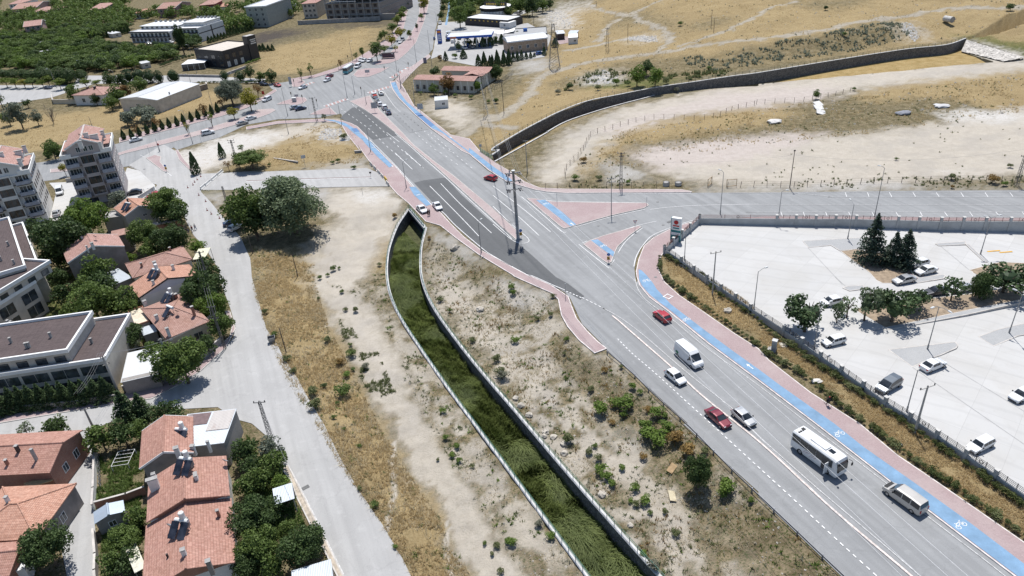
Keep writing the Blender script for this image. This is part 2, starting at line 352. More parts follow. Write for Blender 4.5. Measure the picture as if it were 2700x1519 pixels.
TRACKS=[("a3 0,1150 150,1060 330,920 400,790 560,690 800,620 1000,580 1250,545 1400,520",3.2),("a3 1400,520 1560,500 1700,490 1900,450 2200,410 2536,380 a4 0,380 400,320 800,240 1200,180 1700,110 2100,80 2536,55 3100,20",3.0),("a3 1560,500 1640,440 1690,370 1660,310 1560,260 1420,200 1330,140 1180,130 1000,90 900,40",2.4),("a3 1330,130 1430,80 1600,10",2.0),("a3 1760,440 2000,370 2250,290 2450,190 2536,150 a4 100,80 350,10",1.8),("a3 1010,390 1060,300 1120,230 1200,180",2.4),("a3 700,480 900,450 1100,410 1300,370 1480,390",2.6),("a8 0,400 700,260 1400,100 1600,100 1750,180 1700,260 1200,290 600,290",2.0),("b6 1400,160 1390,400 1400,640 1380,820 1330,1000",0.5),("b6 1890,950 1920,1150 1950,1449",0.5),("b6 2330,1150 2536,1400",.6),("a6 2536,-50 2200,-100 a2 2150,1050 2080,1040 1850,1060 1700,1050",2.4),("a2 2060,1300 2200,1200 2300,1130 2536,1050",3.0)]
def cover_masks(x,y):
	n=len(x);far=1+np.clip((y-120)/110,0,3);wx=x+far*(fbm(x/3.1,y/3.1)-0.47)*5.0+(fbm(x/.9,y/.9)-.47)*1.6;wy=y+far*(fbm(x/3.1+40,y/3.1)-0.47)*5.0+(fbm(x/.9+9,y/.9)-.47)*1.6
	out={}
	for key,polys in COVER.items():
		m=np.zeros(n)
		for s in polys:
			P=[(q.x,q.y)for q in(at(p)for p in pts(s))]
			for jx,jy in((0,0),(1.0,.2),(-.9,.5),(.1,-1.0),(2.2,1.2),(-2,-1.6),(1.4,-2.2),(-1.5,2.3)):m=m+0.125*pip(wx+jx*far,wy+jy*far,P)
		out[key]=np.clip(m,0,1)
	out['dirt']=np.maximum(out['dirt'],out.pop('pale')*sstep(.36,.52,fbm(x/2.4+5,y/2.4))*.85);out['gold']*=1-.85*out['scarp'];out['soil']=np.maximum(out['soil'],.5*out.pop('scarp'))
	t=np.zeros(n)
	for s,wd in TRACKS:
		L=[(q.x,q.y)for q in smooth_line([at(p)for p in pts(s)],4)]
		d=dline(x*.55+wx*.45,y*.55+wy*.45,L)[0];t=np.maximum(t,1-sstep(wd*.4,wd*1.0,d))
	out['dirt']=np.maximum(out['dirt'],t*np.where(y>170,.62,1));out['gold']*=(1-t);out['green']*=(1-t);out['track']=t
	return out
def make_ground():
	r=np.r_[np.geomspace(12,112,14)[:-1],np.geomspace(112,640,470)[:-1],np.geomspace(640,7000,60)]
	u=np.r_[-np.geomspace(6,.66,12)[:-1],np.linspace(-.66,.66,440),np.geomspace(.66,6,12)[1:]]
	R,U=np.meshgrid(r,u,indexing='ij');X=(U*R).ravel();Y=(R-70).ravel();cell=np.maximum(R*0.0032,R*0.0032).ravel()
	nr,nu=len(r),len(u)
	for poly in(C1,C2,LOT):
		P=poly+poly[:1];k=(np.abs(X)<400)&(Y<420)&(Y>10)
		d,_,_,qx,qy=dline(X[k],Y[k],P);near=d<cell[k]*0.75
		ix=np.where(k)[0][near];X[ix]=qx[near];Y[ix]=qy[near]
	Zg=hgt(X,Y);_d=dline(X,Y,LOT+LOT[:1])[0];Zg[_d<.05]=0.0
	ids=np.arange(nr*nu).reshape(nr,nu)
	F=np.stack([ids[:-1,:-1],ids[:-1,1:],ids[1:,1:],ids[1:,:-1]],-1).reshape(-1,4)
	cx=X[F].mean(1);cy=Y[F].mean(1);keep=~(pip(cx,cy,C1)|pip(cx,cy,C2)|pip(cx,cy,LOT));F=F[keep]
	d,t,s,_,_=dline(X,Y,HILL_LINE);on=(d<0.05)&(X>-5);Zg[on]=np.interp(t[on],HILL_T,HILL_Z)
	cx=X[F].mean(1);cy=Y[F].mean(1);fd,ft,fs,_,_=dline(cx,cy,HILL_LINE);F=F[~(on[F].any(1)&(fs<0)&(ft<HILL_T[_n-1]))]
	me=bpy.data.meshes.new('ground');nv=len(X)
	me.vertices.add(nv);me.vertices.foreach_set('co',np.stack([X,Y,Zg-0.05],1).ravel())
	me.loops.add(F.size);me.polygons.add(len(F));me.loops.foreach_set('vertex_index',F.ravel().astype(np.int32));me.polygons.foreach_set('loop_start',np.arange(0,F.size,4,dtype=np.int32));me.polygons.foreach_set('use_smooth',np.ones(len(F),bool))
	me.update(calc_edges=True)
	M=cover_masks(X,Y)
	for nm,ks in(('cov_a',('dirt','gold','green','grey')),('cov_b',('chalk','burnt','soil','pinkd'))):
		a=me.color_attributes.new(nm,'FLOAT_COLOR','POINT');a.data.foreach_set('color',np.stack([M[k]for k in ks],1).astype(np.float32).ravel())
	m=N('ground_soil');g=m.geo()
	n1=m.noise(0.09,5,g);n2=m.noise(0.55,6,g,.65);n3=m.noise(3.2,5,g,.7);n4=m.noise(14,3,g,.7)
	base=m.mix(m.ramp(n2,.35,.68),(.40,.35,.285),(.52,.48,.42));base=m.mix(m.ramp(n3,.50,.68),base,(.27,.22,.14));base=m.mix(m.math('MULTIPLY',m.ramp(n1,.45,.7),.5),base,(.40,.34,.25))
	a=m.n('ShaderNodeVertexColor',layer_name='cov_a');b=m.n('ShaderNodeVertexColor',layer_name='cov_b')
	sa=m.n('ShaderNodeSeparateColor');m.l(a.outputs[0],sa.inputs[0]);sb=m.n('ShaderNodeSeparateColor');m.l(b.outputs[0],sb.inputs[0])
	gold=m.mix(m.ramp(n2,.3,.7),(.275,.20,.10),(.365,.285,.155));gold=m.mix(m.math('MULTIPLY',m.ramp(n1,.44,.62),.6),gold,(.235,.175,.09));gold=m.mix(m.ramp(n3,.42,.7),gold,(.17,.12,.055));gold=m.mix(m.ramp(n4,.5,.72),gold,(.44,.36,.22))
	dirt=m.mix(m.ramp(n2,.3,.7),(.40,.36,.305),(.475,.435,.375));dirt=m.mix(m.math('MULTIPLY',m.ramp(n3,.5,.75),.5),dirt,(.31,.275,.23));dirt=m.mix(m.math('MULTIPLY',m.ramp(n1,.48,.62),.45),dirt,(.335,.31,.28))
	green=m.mix(m.ramp(n2,.35,.65),(.040,.062,.016),(.105,.120,.035));green=m.mix(m.ramp(n3,.5,.7),green,(.16,.14,.055))
	grey=m.mix(m.ramp(n3,.35,.65),(.30,.285,.265),(.43,.415,.39));chalk=m.mix(m.ramp(n3,.35,.6),(.42,.40,.37),(.56,.54,.51));burnt=m.mix(m.ramp(n3,.4,.7),(.035,.032,.03),(.12,.10,.085))
	soil=m.mix(m.ramp(n2,.4,.65),(.12,.095,.055),(.26,.21,.135));soil=m.mix(m.ramp(n3,.5,.62),soil,(.05,.065,.02));pk=m.mix(m.ramp(n2,.35,.65),(.41,.36,.325),(.47,.42,.385))
	al=a.outputs[1];bl=b.outputs[1]
	c=m.mix(sb.outputs[2],base,soil);c=m.mix(sa.outputs[1],c,gold);c=m.mix(al,c,grey);c=m.mix(sa.outputs[0],c,dirt);c=m.mix(bl,c,pk)
	c=m.mix(m.math('MULTIPLY',sa.outputs[2],m.ramp(n3,.3,.5)),c,green);c=m.mix(m.math('MULTIPLY',sb.outputs[0],m.ramp(n2,.3,.5)),c,chalk);c=m.mix(m.math('MULTIPLY',sb.outputs[1],m.ramp(n3,.3,.45)),c,burnt)
	m.bump(m.math('ADD',m.math('MULTIPLY',n3,.7),m.math('MULTIPLY',n4,.3)),.8,.35)
	me.materials.append(m.out(c,.95,0,.1))
	return tag(obj('ground',me),kind='structure')
ground=make_ground()
# ---------------------------------------------------------------- materials of paved things
def asphalt_mat(name,a,b,streak=.5,ang=-1.185):
	m=N(name);g=m.geo();n1=m.noise(.07,4,g);n2=m.noise(.6,5,g,.6);n3=m.noise(9,3,g)
	st=m.noise(1,4,m.mapping(m.mapping(g,(1,1,1),(0,0,-ang)),(.035,.75,1)),.55)
	c=m.mix(m.ramp(n1,.3,.7),a,b);c=m.mix(m.math('MULTIPLY',m.ramp(st,.40,.66),streak),c,tuple(x*.70 for x in a));c=m.mix(m.math('MULTIPLY',m.ramp(n2,.55,.75),.35),c,tuple(min(1,x*1.25)for x in b));c=m.mix(m.math('MULTIPLY',m.ramp(n3,.5,.75),.45),c,tuple(x*.65 for x in a))
	cr=m.n('ShaderNodeTexVoronoi',feature='DISTANCE_TO_EDGE');cr.inputs['Scale'].default_value=.16;wv=m.n('ShaderNodeVectorMath',operation='ADD');m.l(g,wv.inputs[0])
	nv=m.n('ShaderNodeTexNoise');nv.inputs['Scale'].default_value=.5;nv.inputs['Detail'].default_value=4;m.l(g,nv.inputs['Vector']);sc=m.n('ShaderNodeVectorMath',operation='SCALE');sc.inputs['Scale'].default_value=4;m.l(nv.outputs[1],sc.inputs[0]);m.l(sc.outputs[0],wv.inputs[1]);m.l(wv.outputs[0],cr.inputs['Vector'])
	c=m.mix(m.math('MULTIPLY',m.ramp(cr.outputs['Distance'],.004,.02,(1,1,1),(0,0,0)),.14),c,tuple(x*.5 for x in a))
	return m.out(c,.85,0,.25)
M_ASPH=asphalt_mat('asphalt_pale',(.235,.24,.245),(.285,.29,.295))
M_ASPH2=asphalt_mat('asphalt_dusty',(.335,.332,.328),(.395,.392,.388),.35)
M_FRESH=asphalt_mat('asphalt_fresh',(.098,.101,.105),(.122,.126,.13),.25)
def paver_mat(name,a,b,d,sx=.2,sy=.1):
	m=N(name);g=m.geo();br=m.n('ShaderNodeTexBrick');br.inputs['Scale'].default_value=1;br.inputs['Brick Width'].default_value=sx;br.inputs['Row Height'].default_value=sy;br.inputs['Mortar Size'].default_value=.006
	br.inputs['Color1'].default_value=rgba(a);br.inputs['Color2'].default_value=rgba(b);br.inputs['Mortar'].default_value=rgba(tuple(x*.7 for x in a));m.l(g,br.inputs['Vector'])
	n1=m.noise(.18,5,g);n2=m.noise(2.5,4,g);c=m.mix(m.math('MULTIPLY',m.ramp(n1,.45,.7),.55),br.outputs[0],d);c=m.mix(m.math('MULTIPLY',m.ramp(n2,.5,.75),.4),c,tuple(x*.75 for x in a));return m.out(c,.85,0,.2)
M_PINK=paver_mat('pink_pavers',(.32,.245,.245),(.365,.28,.28),(.40,.34,.33))
M_PINK2=paver_mat('worn_pink_pavers',(.345,.275,.27),(.39,.32,.315),(.42,.375,.36))
M_KERB=plain('kerb_concrete',(.50,.47,.44),.85,var=.2,scale=.8)
M_KERBP=plain('kerb_painted',(.62,.57,.55),.8,var=.25,scale=1.2)
M_BLUE=plain('blue_lane_paint',(.165,.28,.415),.7,var=.16,scale=.5)
M_WHITE=plain('road_white_paint',(.72,.72,.72),.7,var=.22,scale=2.5)
M_WORN=plain('worn_white_paint',(.50,.50,.50),.8,var=.3,scale=3)
M_REDP=plain('worn_red_paint',(.52,.27,.24),.8,var=.25,scale=2)
def lot_mat():
	m=N('pale_concrete_slabs');g=m.geo();br=m.n('ShaderNodeTexBrick');br.offset=0;br.inputs['Scale'].default_value=1;br.inputs['Brick Width'].default_value=6;br.inputs['Row Height'].default_value=6;br.inputs['Mortar Size'].default_value=.025
	br.inputs['Color1'].default_value=rgba((.435,.432,.425));br.inputs['Color2'].default_value=rgba((.47,.467,.46));br.inputs['Mortar'].default_value=rgba((.36,.355,.35));m.l(m.mapping(g,(1,1,1),(0,0,.76)),br.inputs['Vector'])
	n1=m.noise(.05,5,g,.6,1.5);n2=m.noise(.5,6,g,.7);n3=m.noise(6,4,g,.7);tr=m.n('ShaderNodeTexWave',wave_type='RINGS',rings_direction='Z');tr.inputs['Scale'].default_value=.09;tr.inputs['Distortion'].default_value=9;tr.inputs['Detail'].default_value=3;tr.inputs['Detail Scale'].default_value=.35;m.l(g,tr.inputs['Vector'])
	c=m.mix(m.math('MULTIPLY',m.ramp(n1,.42,.66),.5),br.outputs[0],(.385,.372,.35));c=m.mix(m.math('MULTIPLY',m.ramp(n2,.55,.72),.35),c,(.355,.34,.32));c=m.mix(m.math('MULTIPLY',m.ramp(tr.outputs['Fac'],.86,.99),.16),c,(.30,.30,.30));c=m.mix(m.math('MULTIPLY',m.ramp(n3,.6,.75),.25),c,(.34,.33,.31));return m.out(c,.85,0,.2)
M_LOT=lot_mat()
M_GREYP=paver_mat('grey_concrete_pavers',(.33,.335,.34),(.36,.365,.37),(.38,.38,.375))
_zi=[0]
def sheet(name,s,mat,z=None,parent=None,kind='structure',conv=None):
	"""flat paved area at a few millimetres over the ground"""
	if z is None:_zi[0]+=1;z=0.006+0.004*_zi[0]
	o=MB().prism(W(s)if isinstance(s,str)else s,z,z).build(name,mat,parent)
	if parent is None:tag(o,kind=kind)
	return o
def inset(ps,d):
	ps=clean(ps);n=len(ps);out=[]
	for i in range(n):
		a=Vector(ps[i-1]);b=Vector(ps[i]);c=Vector(ps[(i+1)%n]);e1=(b-a).normalized();e2=(c-b).normalized()
		n1=Vector((-e1.y,e1.x));n2=Vector((-e2.y,e2.x));k=(n1+n2);L=k.length
		k=k/L if L>1e-4 else n1;q=d/max(.35,k.dot(n1));out.append(tuple(b+k*q))
	return out
_si=[0]
def raised(name,s,mat,h=.13,kerb=None,kw=.16,label=None,parent=None):
	"""pavement or island: kerb ring as a real step, pavers inside"""
	_si[0]+=1;h=h+.003*(_si[0]%9)
	ps=clean(W(s)if isinstance(s,str)else s);o=MB().prism(inset(ps,kw)if kerb else ps,-.03,h).build(name,mat,parent)
	if kerb:
		mb=MB();q=inset(ps,kw+.02);n=len(ps)
		for i in range(n):
			j=(i+1)%n;a,b,c,d=ps[i],ps[j],q[j],q[i];zt=h+.012
			mb.quad((*a,zt),(*b,zt),(*c,zt),(*d,zt));mb.quad((*a,-.03),(*b,-.03),(*b,zt),(*a,zt))
		mb.build('kerb',kerb,o)
	if parent is None:tag(o,label,kind='structure')
	return o
plaza=sheet('plaza_pavement',"a1 -300,800 0,815 700,815 740,740 840,722 1690,722 2120,735 2536,755 2536,792 1900,787 1200,792 900,803 740,850 500,930 200,975 -300,1040",M_ASPH2)
north_road=sheet('north_road',"a2 1300,1010 700,1125 300,1140 0,1192 a1 2100,1312 1800,1398 a5 1690,165 1660,140 1500,230 1230,320 520,450 0,520 -900,600 -900,420 0,335 440,275 700,215 a1 1140,1368 1400,1300 1700,1220 2100,1118 2355,1038 a2 150,960 290,870 240,850 200,800 330,790 420,776 650,746 880,682 1010,627 1100,592 1280,522 1420,402 1500,282 1540,112 1565,0 1580,-200 1880,-200 1862,0 1858,60 1828,200 1800,300 1780,470 1720,540 1560,642 1430,742 1372,790 1392,850 1450,960",M_ASPH)
main_road=sheet('main_road',"b8 1500,2150 780,1440 0,690 b7 2536,645 1820,0 b3 1860,1400 1090,700 1040,640 850,450 740,210 690,150 a7 550,1449 0,1185 a6 2536,1275 2250,1120 2000,900 1880,775 1780,695 1560,515 1400,335 1180,95 1110,5 a2 1240,1446 1090,1290 1000,1185 930,1150 900,1080 950,970 1370,815 1392,850 1450,945 1590,1085 1760,1235 2062,1449 a6 2122,206 2300,360 2490,476 a7 140,476 400,550 700,600 1000,1000 1300,1300 1368,1440 b3 1380,30 1400,90 1490,200 1680,340 2050,640 2536,1000 b8 540,0 1240,545 2430,1449 3400,2250",M_ASPH)
east_road=sheet('east_road',"a7 60,450 140,476 400,550 520,567 800,582 1900,574 a8 0,572 1500,555 2536,549 3600,545 3600,840 2536,816 0,804 a7 1990,830 1870,857 1690,917 1520,1002 1420,1092 1370,1202 1350,1300 1366,1430 1240,1400 900,1250 500,1000 200,750 0,560",M_ASPH)
local_road=sheet('local_road',"a5 1230,312 1330,358 1400,440 1500,500 1480,540 1560,600 1690,640 1780,850 1850,980 1960,1100 2085,1300 2110,1449 b1 2110,60 2200,300 2250,480 2230,580 2150,690 1900,910 1700,1035 1480,1155 1100,1215 0,1402 -900,1540 -900,1800 b5 0,100 560,105 b1 900,1449 1450,1235 1750,1262 2080,1245 2250,1360 2400,1400 b6 60,0 200,120 340,400 400,390 540,660 660,900 750,1080 870,1330 930,1449 1150,1950 1860,1950 1570,1449 1500,1300 1300,960 1060,610 900,330 740,0 b2 600,1180 480,960 350,770 290,640 190,500 50,0 a5 2400,1300 2390,1200 2300,1000 2140,820 2010,660 1920,565 1920,540 1990,400 1850,392 1720,262 1690,182 1560,110",M_ASPH2)
closed_road=sheet('closed_road',"a5 1830,395 2130,385 2536,362 a6 0,382 300,366 600,358 1150,338 1250,380 1390,512 840,522 0,545 a5 2300,545 1900,545",M_ASPH2)
alley=sheet('alley',"b5 575,100 600,500 540,970 640,1449 700,1950 960,1950 920,1449 930,1200 900,900 930,400 860,160 850,60",M_ASPH2)
yard=sheet('apartment_yard',"a5 470,480 720,470 760,600 820,700 600,860 300,950 250,850 480,800 540,560",M_LOT);forecourt=sheet('apartment_forecourt',"a5 1215,335 1330,362 1480,500 1490,545 1350,640 1200,650 1150,500",M_LOT)
lot_ps=clean(LOT);mb=MB();mb.v=[(p[0],p[1],float(lot_z(p[0],p[1]))+.012)for p in lot_ps]
for t in tessellate_polygon([[Vector((p[0],p[1],0))for p in lot_ps]]):
	a,b,c=t;nz=(lot_ps[b][0]-lot_ps[a][0])*(lot_ps[c][1]-lot_ps[a][1])-(lot_ps[b][1]-lot_ps[a][1])*(lot_ps[c][0]-lot_ps[a][0])
	mb.f.append((a,b,c)if nz>0 else(a,c,b));mb.m.append(0)
car_park=tag(mb.build('car_park',M_LOT),kind='structure')
station=sheet('station_forecourt',"a2 1790,460 1810,300 1840,215 2050,205 2536,250 a3 330,220 560,345 530,430 490,545 100,600 -100,575 a2 2240,640 1880,575 1830,540 1760,565",M_ASPH2)
access=sheet('hillside_access_road',"a3 150,190 300,130 560,60 640,30 700,-20 640,-20 500,50 200,120",M_ASPH2)
# fresh asphalt laid over the old
fresh1=sheet('fresh_asphalt',"a2 1010,1030 1070,1020 1200,1100 1440,1290 1430,1300 1210,1340 1100,1250 990,1180 900,1130 920,1100",M_FRESH)
fresh2=sheet('fresh_asphalt',"a6 1700,450 1900,430 2060,600 2300,820 2536,1010 a7 30,860 215,1040 380,1180 600,1380 b3 720,70 870,185 835,220 700,140 560,92 440,25 330,-25 a7 300,1342 0,1185 a6 2536,1275 2250,1120 2010,900 1890,770 1800,690 1600,480",M_FRESH)
fresh5=sheet('relaid_asphalt',"a2 1210,1338 1430,1298 1560,1400 a6 1700,270 1900,430 1700,455 1600,480 1420,310 1190,95",asphalt_mat('asphalt_relaid',(.17,.174,.178),(.20,.204,.208),.3))
fresh3=sheet('fresh_asphalt',"a6 2330,700 2470,650 2536,700 a7 150,760 260,850 100,860 0,790",asphalt_mat('asphalt_mid',(.215,.22,.225),(.245,.25,.255)))
fresh4=sheet('fresh_asphalt',"a2 1380,1090 1500,1070 1590,1100 1740,1235 1560,1270",M_FRESH and asphalt_mat('asphalt_mid2',(.225,.23,.235),(.255,.26,.265)))
# ---------------------------------------------------------------- pavements, medians and islands
pv_w=raised('pavement',"b3 970,735 1090,690 1000,620 900,520 800,400 760,300 720,190 560,85 370,0 a7 350,1375 0,1190 a6 2536,1280 2250,1130 2080,1000 1960,880 1860,770 1770,690 1620,560 1440,340 1180,90 1112,5 a2 1240,1446 1130,1280 1060,1210 1000,1180 900,1150 730,1138 300,1160 0,1215 0,1240 300,1185 730,1165 850,1172 910,1200 970,1300 1050,1400 1085,1445 a6 1060,110 1110,190 1160,260 1250,380 1370,510 1440,590 1550,680 1710,850 1850,890 2000,1010 2220,1170 2536,1360 b3 200,0 400,90 560,160 620,220 650,370 710,480 820,610",M_PINK,kerb=M_KERBP)
pv_e=raised('pavement',"b8 3300,2130 2430,1449 1240,545 540,0 b3 2536,1000 2050,640 1680,340 1490,200 1400,90 1370,0 a7 1365,1330 1390,1210 1440,1085 1530,1005 1700,918 1850,868 1930,848 1945,862 1700,1035 1640,1135 1610,1180 1580,1280 1590,1330 1640,1430 b3 1780,180 2000,330 2300,540 2536,690 b4 100,800 500,1110 b8 970,0 1330,300 1700,550 2536,1130 3500,1800",M_PINK,kerb=M_KERBP)
raised('pavement',"a7 1950,845 1990,838 a8 60,806 2536,818 3600,842 3600,870 2536,845 60,836 a7 1985,850",M_PINK)
pv_n=raised('pavement',"a2 1370,780 1390,850 1450,940 1590,1080 1760,1230 2060,1447 a6 2130,210 2310,360 2490,475 a7 140,475 250,505 400,548 520,568 700,580 1890,573 1900,566 1800,545 700,540 450,530 300,470 160,370 0,275 a6 2380,290 2240,190 2130,60 a2 1950,1290 1700,1090 1600,1010 1540,900 1480,800 1440,770",M_PINK2,kerb=M_KERBP)
median=raised('median',"a7 215,1020 270,1005 220,930 0,730 a6 2536,880 2000,430 1800,280 1600,120 a2 1500,1280 1380,1160 1280,1060 1210,980 1175,915 985,970 1130,1050 1260,1140 1420,1268 a6 1800,320 2130,620 2536,990 a7 0,830",M_PINK2,kerb=M_KERB)
isl1=raised('traffic_island',"a7 320,630 380,630 600,665 1470,675 1488,698 1440,725 1130,795 890,860 740,905 680,920 650,905",M_PINK,kerb=M_KERB)
isl2=raised('traffic_island',"a7 860,1070 920,1035 1060,985 1390,893 1417,905 1300,990 1190,1095 1165,1150 1130,1240 1100,1253 1060,1230",M_PINK,kerb=M_KERB)
pv_l=raised('pavement',"a1 1140,1366 1700,1222 2100,1118 2355,1036 a2 150,958 290,872 280,850 150,930 a1 2355,990 2100,1070 1700,1175 1140,1320",M_PINK,kerb=M_KERB)
med_l=raised('median',"a5 480,350 700,330 1180,180 a1 1500,1352 1900,1250 2355,1112 a2 100,1050 250,1040 282,1055 220,1090 50,1150 a1 2000,1268 1600,1372 a5 1190,202 700,365 480,385",M_PINK2,kerb=M_KERB)
for s in("a2 285,1000 350,970 480,930 560,935 582,960 540,990 450,1012 400,998","a2 415,770 500,740 565,790 500,832 440,832","a2 1020,720 1060,670 1150,655 1320,652 1372,640 1290,690 1170,735 1060,742","a2 600,1098 650,1070 760,1030 800,1030 868,1098","a5 1395,245 1480,215 1542,230 1530,280 1612,378 1560,370"):
	raised('traffic_island',s,M_PINK,kerb=M_KERB)
pv_nw=raised('pavement',"a2 420,776 650,745 880,680 1010,625 1100,590 1280,520 1420,400 1500,280 1540,110 1562,0 1575,-200 1530,-200 1510,0 1480,130 1440,260 1350,360 1200,470 1000,590 860,650 640,720 420,755",M_PINK,kerb=M_KERB)
med_n=raised('median',"a2 1650,-200 1745,-200 1748,0 1725,110 1690,230 1650,330 1620,410 1540,500 1450,575 1370,605 1240,622 1195,610 1300,560 1400,480 1530,380 1580,300 1620,240 1650,130 1655,0",M_PINK,kerb=M_KERB)
raised('pavement',"a2 1420,765 1500,680 1600,620 1740,520 1765,540 1640,640 1560,720 1490,800 1445,800",M_PINK2,kerb=M_KERB)
raised('pavement',"b1 1450,1168 1700,1042 1920,902 2160,682 2252,500 2200,330 2150,330 2215,480 2195,570 2125,640 1880,862 1690,992 1215,1108 1150,1170 680,1235 0,1335 -900,1470 -900,1545 0,1402 1130,1212",M_PINK,kerb=M_KERB)
raised('pavement',"b6 330,430 400,390 540,660 660,900 750,1080 870,1330 930,1449 1150,1950 1080,1950 860,1449 800,1330 690,1120 600,950 470,690 420,540",plain('dusty_concrete',(.44,.38,.31),.9,var=.3),kerb=M_KERB)
raised('pavement',"a5 1675,172 1700,165 1770,270 1850,360 1850,395 1710,262",M_PINK,kerb=M_KERB)
# blue cycle lanes: paint on the pavement
def lane(parent,s,z=.164,mat=None):MB().prism(W(s),z,z).build('cycle_lane',mat or M_BLUE,parent)
lane(pv_e,"b8 3320,2120 2455,1445 1265,548 565,5 b3 2536,982 2060,630 1700,332 1500,182 1418,85 a7 1395,1410 1390,1310 1420,1322 1470,1372 1530,1446 b3 1560,120 1700,270 2000,500 2300,722 2536,890 b4 200,1040 b8 722,0 1000,222 1500,575 2000,935 2536,1342 3500,2080")
lane(pv_n,"a2 1380,795 1425,785 1460,880 1530,975 1660,1085 1850,1242 2120,1445 a6 2130,150 2320,300 2536,455 a7 188,470 120,460 a6 2480,460 2320,355 2140,205 1870,5 a2 1770,1228 1600,1078 1462,940 1402,850")
lane(pv_w,"a2 730,1145 830,1150 940,1178 1010,1218 1080,1268 1285,1446 a6 1180,95 1400,320 1365,338 1250,232 1130,102 a2 1110,1342 1020,1272 960,1218 850,1168")
lane(pv_w,"a6 1555,522 1615,522 1762,690 1718,706 1600,600")
lane(isl1,"a7 412,648 500,648 660,762 796,884 738,898 600,790 480,702");lane(isl2,"a7 935,1032 1000,1025 1160,1145 1148,1190 1060,1128")
M_BLUE2=plain('fresh_blue_paint',(.09,.18,.34),.7,var=.12)
lane(pv_n,"a2 1600,1082 1660,1085 1800,1200 1760,1218",.168,M_BLUE2);lane(pv_w,"a2 1000,1232 1050,1228 1085,1262 1030,1268",.168,M_BLUE2)
tag(sheet('cycle_track',"a2 1920,-150 1945,-150 1945,0 1940,100 1915,240 1895,240 1925,100",M_BLUE,.05),kind='structure')
# ---------------------------------------------------------------- painted lines
def stripe(parent,s,wd=.14,mat=None,name='edge_line',z=.07,dash=None,sm=True,off=0):
	L=[onz(p,0)for p in pts(s)];L=smooth_line(L,6)if sm and len(L)>2 else L
	if dash:
		k=0
		for(a,t)in walk(L,dash[0]+dash[1],off):
			b=a+t*dash[0];n=Vector((-t.y,t.x,0))*wd/2
			MB().quad(*[(q.x,q.y,z)for q in(a-n,b-n,b+n,a+n)]).build('lane_dash',mat or M_WHITE,parent);k+=1
		return
	mb=MB();q=[]
	for i,p in enumerate(L):
		t=(L[min(i+1,len(L)-1)]-L[max(i-1,0)]).normalized();n=Vector((-t.y,t.x,0))*wd/2;q.append((p-n,p+n))
	for(a,b),(c,d)in zip(q[:-1],q[1:]):mb.quad(*[(k.x,k.y,z)for k in(a,c,d,b)])
	mb.build(name,mat or M_WHITE,parent)
stripe(main_road,"b3 1190,595 1330,735 1500,880 1660,1023 1836,1185 1987,1321 b8 5,418 355,738 597,965 833,1184 1086,1413 1500,1790",.16,dash=(.5,.46))
stripe(main_road,"b8 2150,2000 1530,1440 840,850 500,560 0,112 b3 2320,1290 1900,955 1700,785 1420,545 1210,390 1050,300",.15,M_WORN)
raised('lane_divider',[(p.x,p.y)for p in smooth_line([onz(p)for p in pts("b3 1135,378 1210,440 1300,520 1700,870 2000,1150 b8 30,200 700,820 1440,1449 1700,1700")],5)]+[(p.x+.22,p.y+.2)for p in smooth_line([onz(p)for p in pts("b3 1135,378 1210,440 1300,520 1700,870 2000,1150 b8 30,200 700,820 1440,1449 1700,1700")],5)][::-1],plain('divider_concrete',(.66,.58,.54),.8,var=.3,scale=2.2),.12)
stripe(main_road,"b8 3000,2030 2350,1449 1600,870 1215,562 480,0 b3 2536,1040 2050,690 1700,400 1480,240 1390,130 1355,20",.14,M_WORN)
stripe(main_road,"b3 700,140 830,195",.2,dash=(.5,.35));stripe(main_road,"b3 850,200 1050,300",.18,dash=(.6,.5))
for s in("b8 210,0 800,520 1300,960 1800,1410","b8 60,0 680,560 1250,1060 1700,1449"):pass
stripe(main_road,"a6 1460,90 1340,0",.14);
for s,d in(("a2 1010,1000 1120,1090 1290,1240 1400,1350 a6 1500,180 1680,330",(1.9,2.6)),("a2 900,1040 1000,1110 1180,1240 1320,1380 a6 1420,200 1580,350",(1.9,2.6)),("a2 1500,1090 1640,1200 1860,1400 a6 1950,180",(1.4,2.6)),("a2 1440,1100 1560,1220 1760,1400 a6 1880,210 2050,330",(1.4,2.6)),("a6 1760,0 1990,205 2140,330",(1.4,2.4))):
	stripe(main_road,s,.14,dash=d)
for s in("a6 1420,195 1585,352","a6 1512,180 1690,340","a6 1750,510 2000,760 2220,990","a6 1855,487 2050,690 2340,960","a7 0,600 240,800 440,985","a7 0,510 300,740 550,950","a7 270,612 470,780 650,940 700,950"):stripe(main_road,s,.15)
stripe(main_road,"a6 1770,690 1620,540 1430,320 1180,70",.15);stripe(main_road,"b3 690,130 560,75 380,-5 a7 300,1345 0,1178 a6 2250,1105 2000,890 1880,765 1780,690",.16)
stripe(main_road,"a7 0,875 215,1045 345,1028 180,880 a7 0,705",.14);stripe(main_road,"a6 2536,1015 2130,640 1790,330 1420,5",.14);stripe(main_road,"a2 2050,1430 1740,1200 1580,1060 1450,920 1395,850",.13)
stripe(main_road,"a2 1310,870 1400,1000 1470,1070",.12);stripe(main_road,"a2 1190,900 1330,1080",.12);stripe(main_road,"a7 820,1070 1110,1300 1160,1215",.15,sm=False)
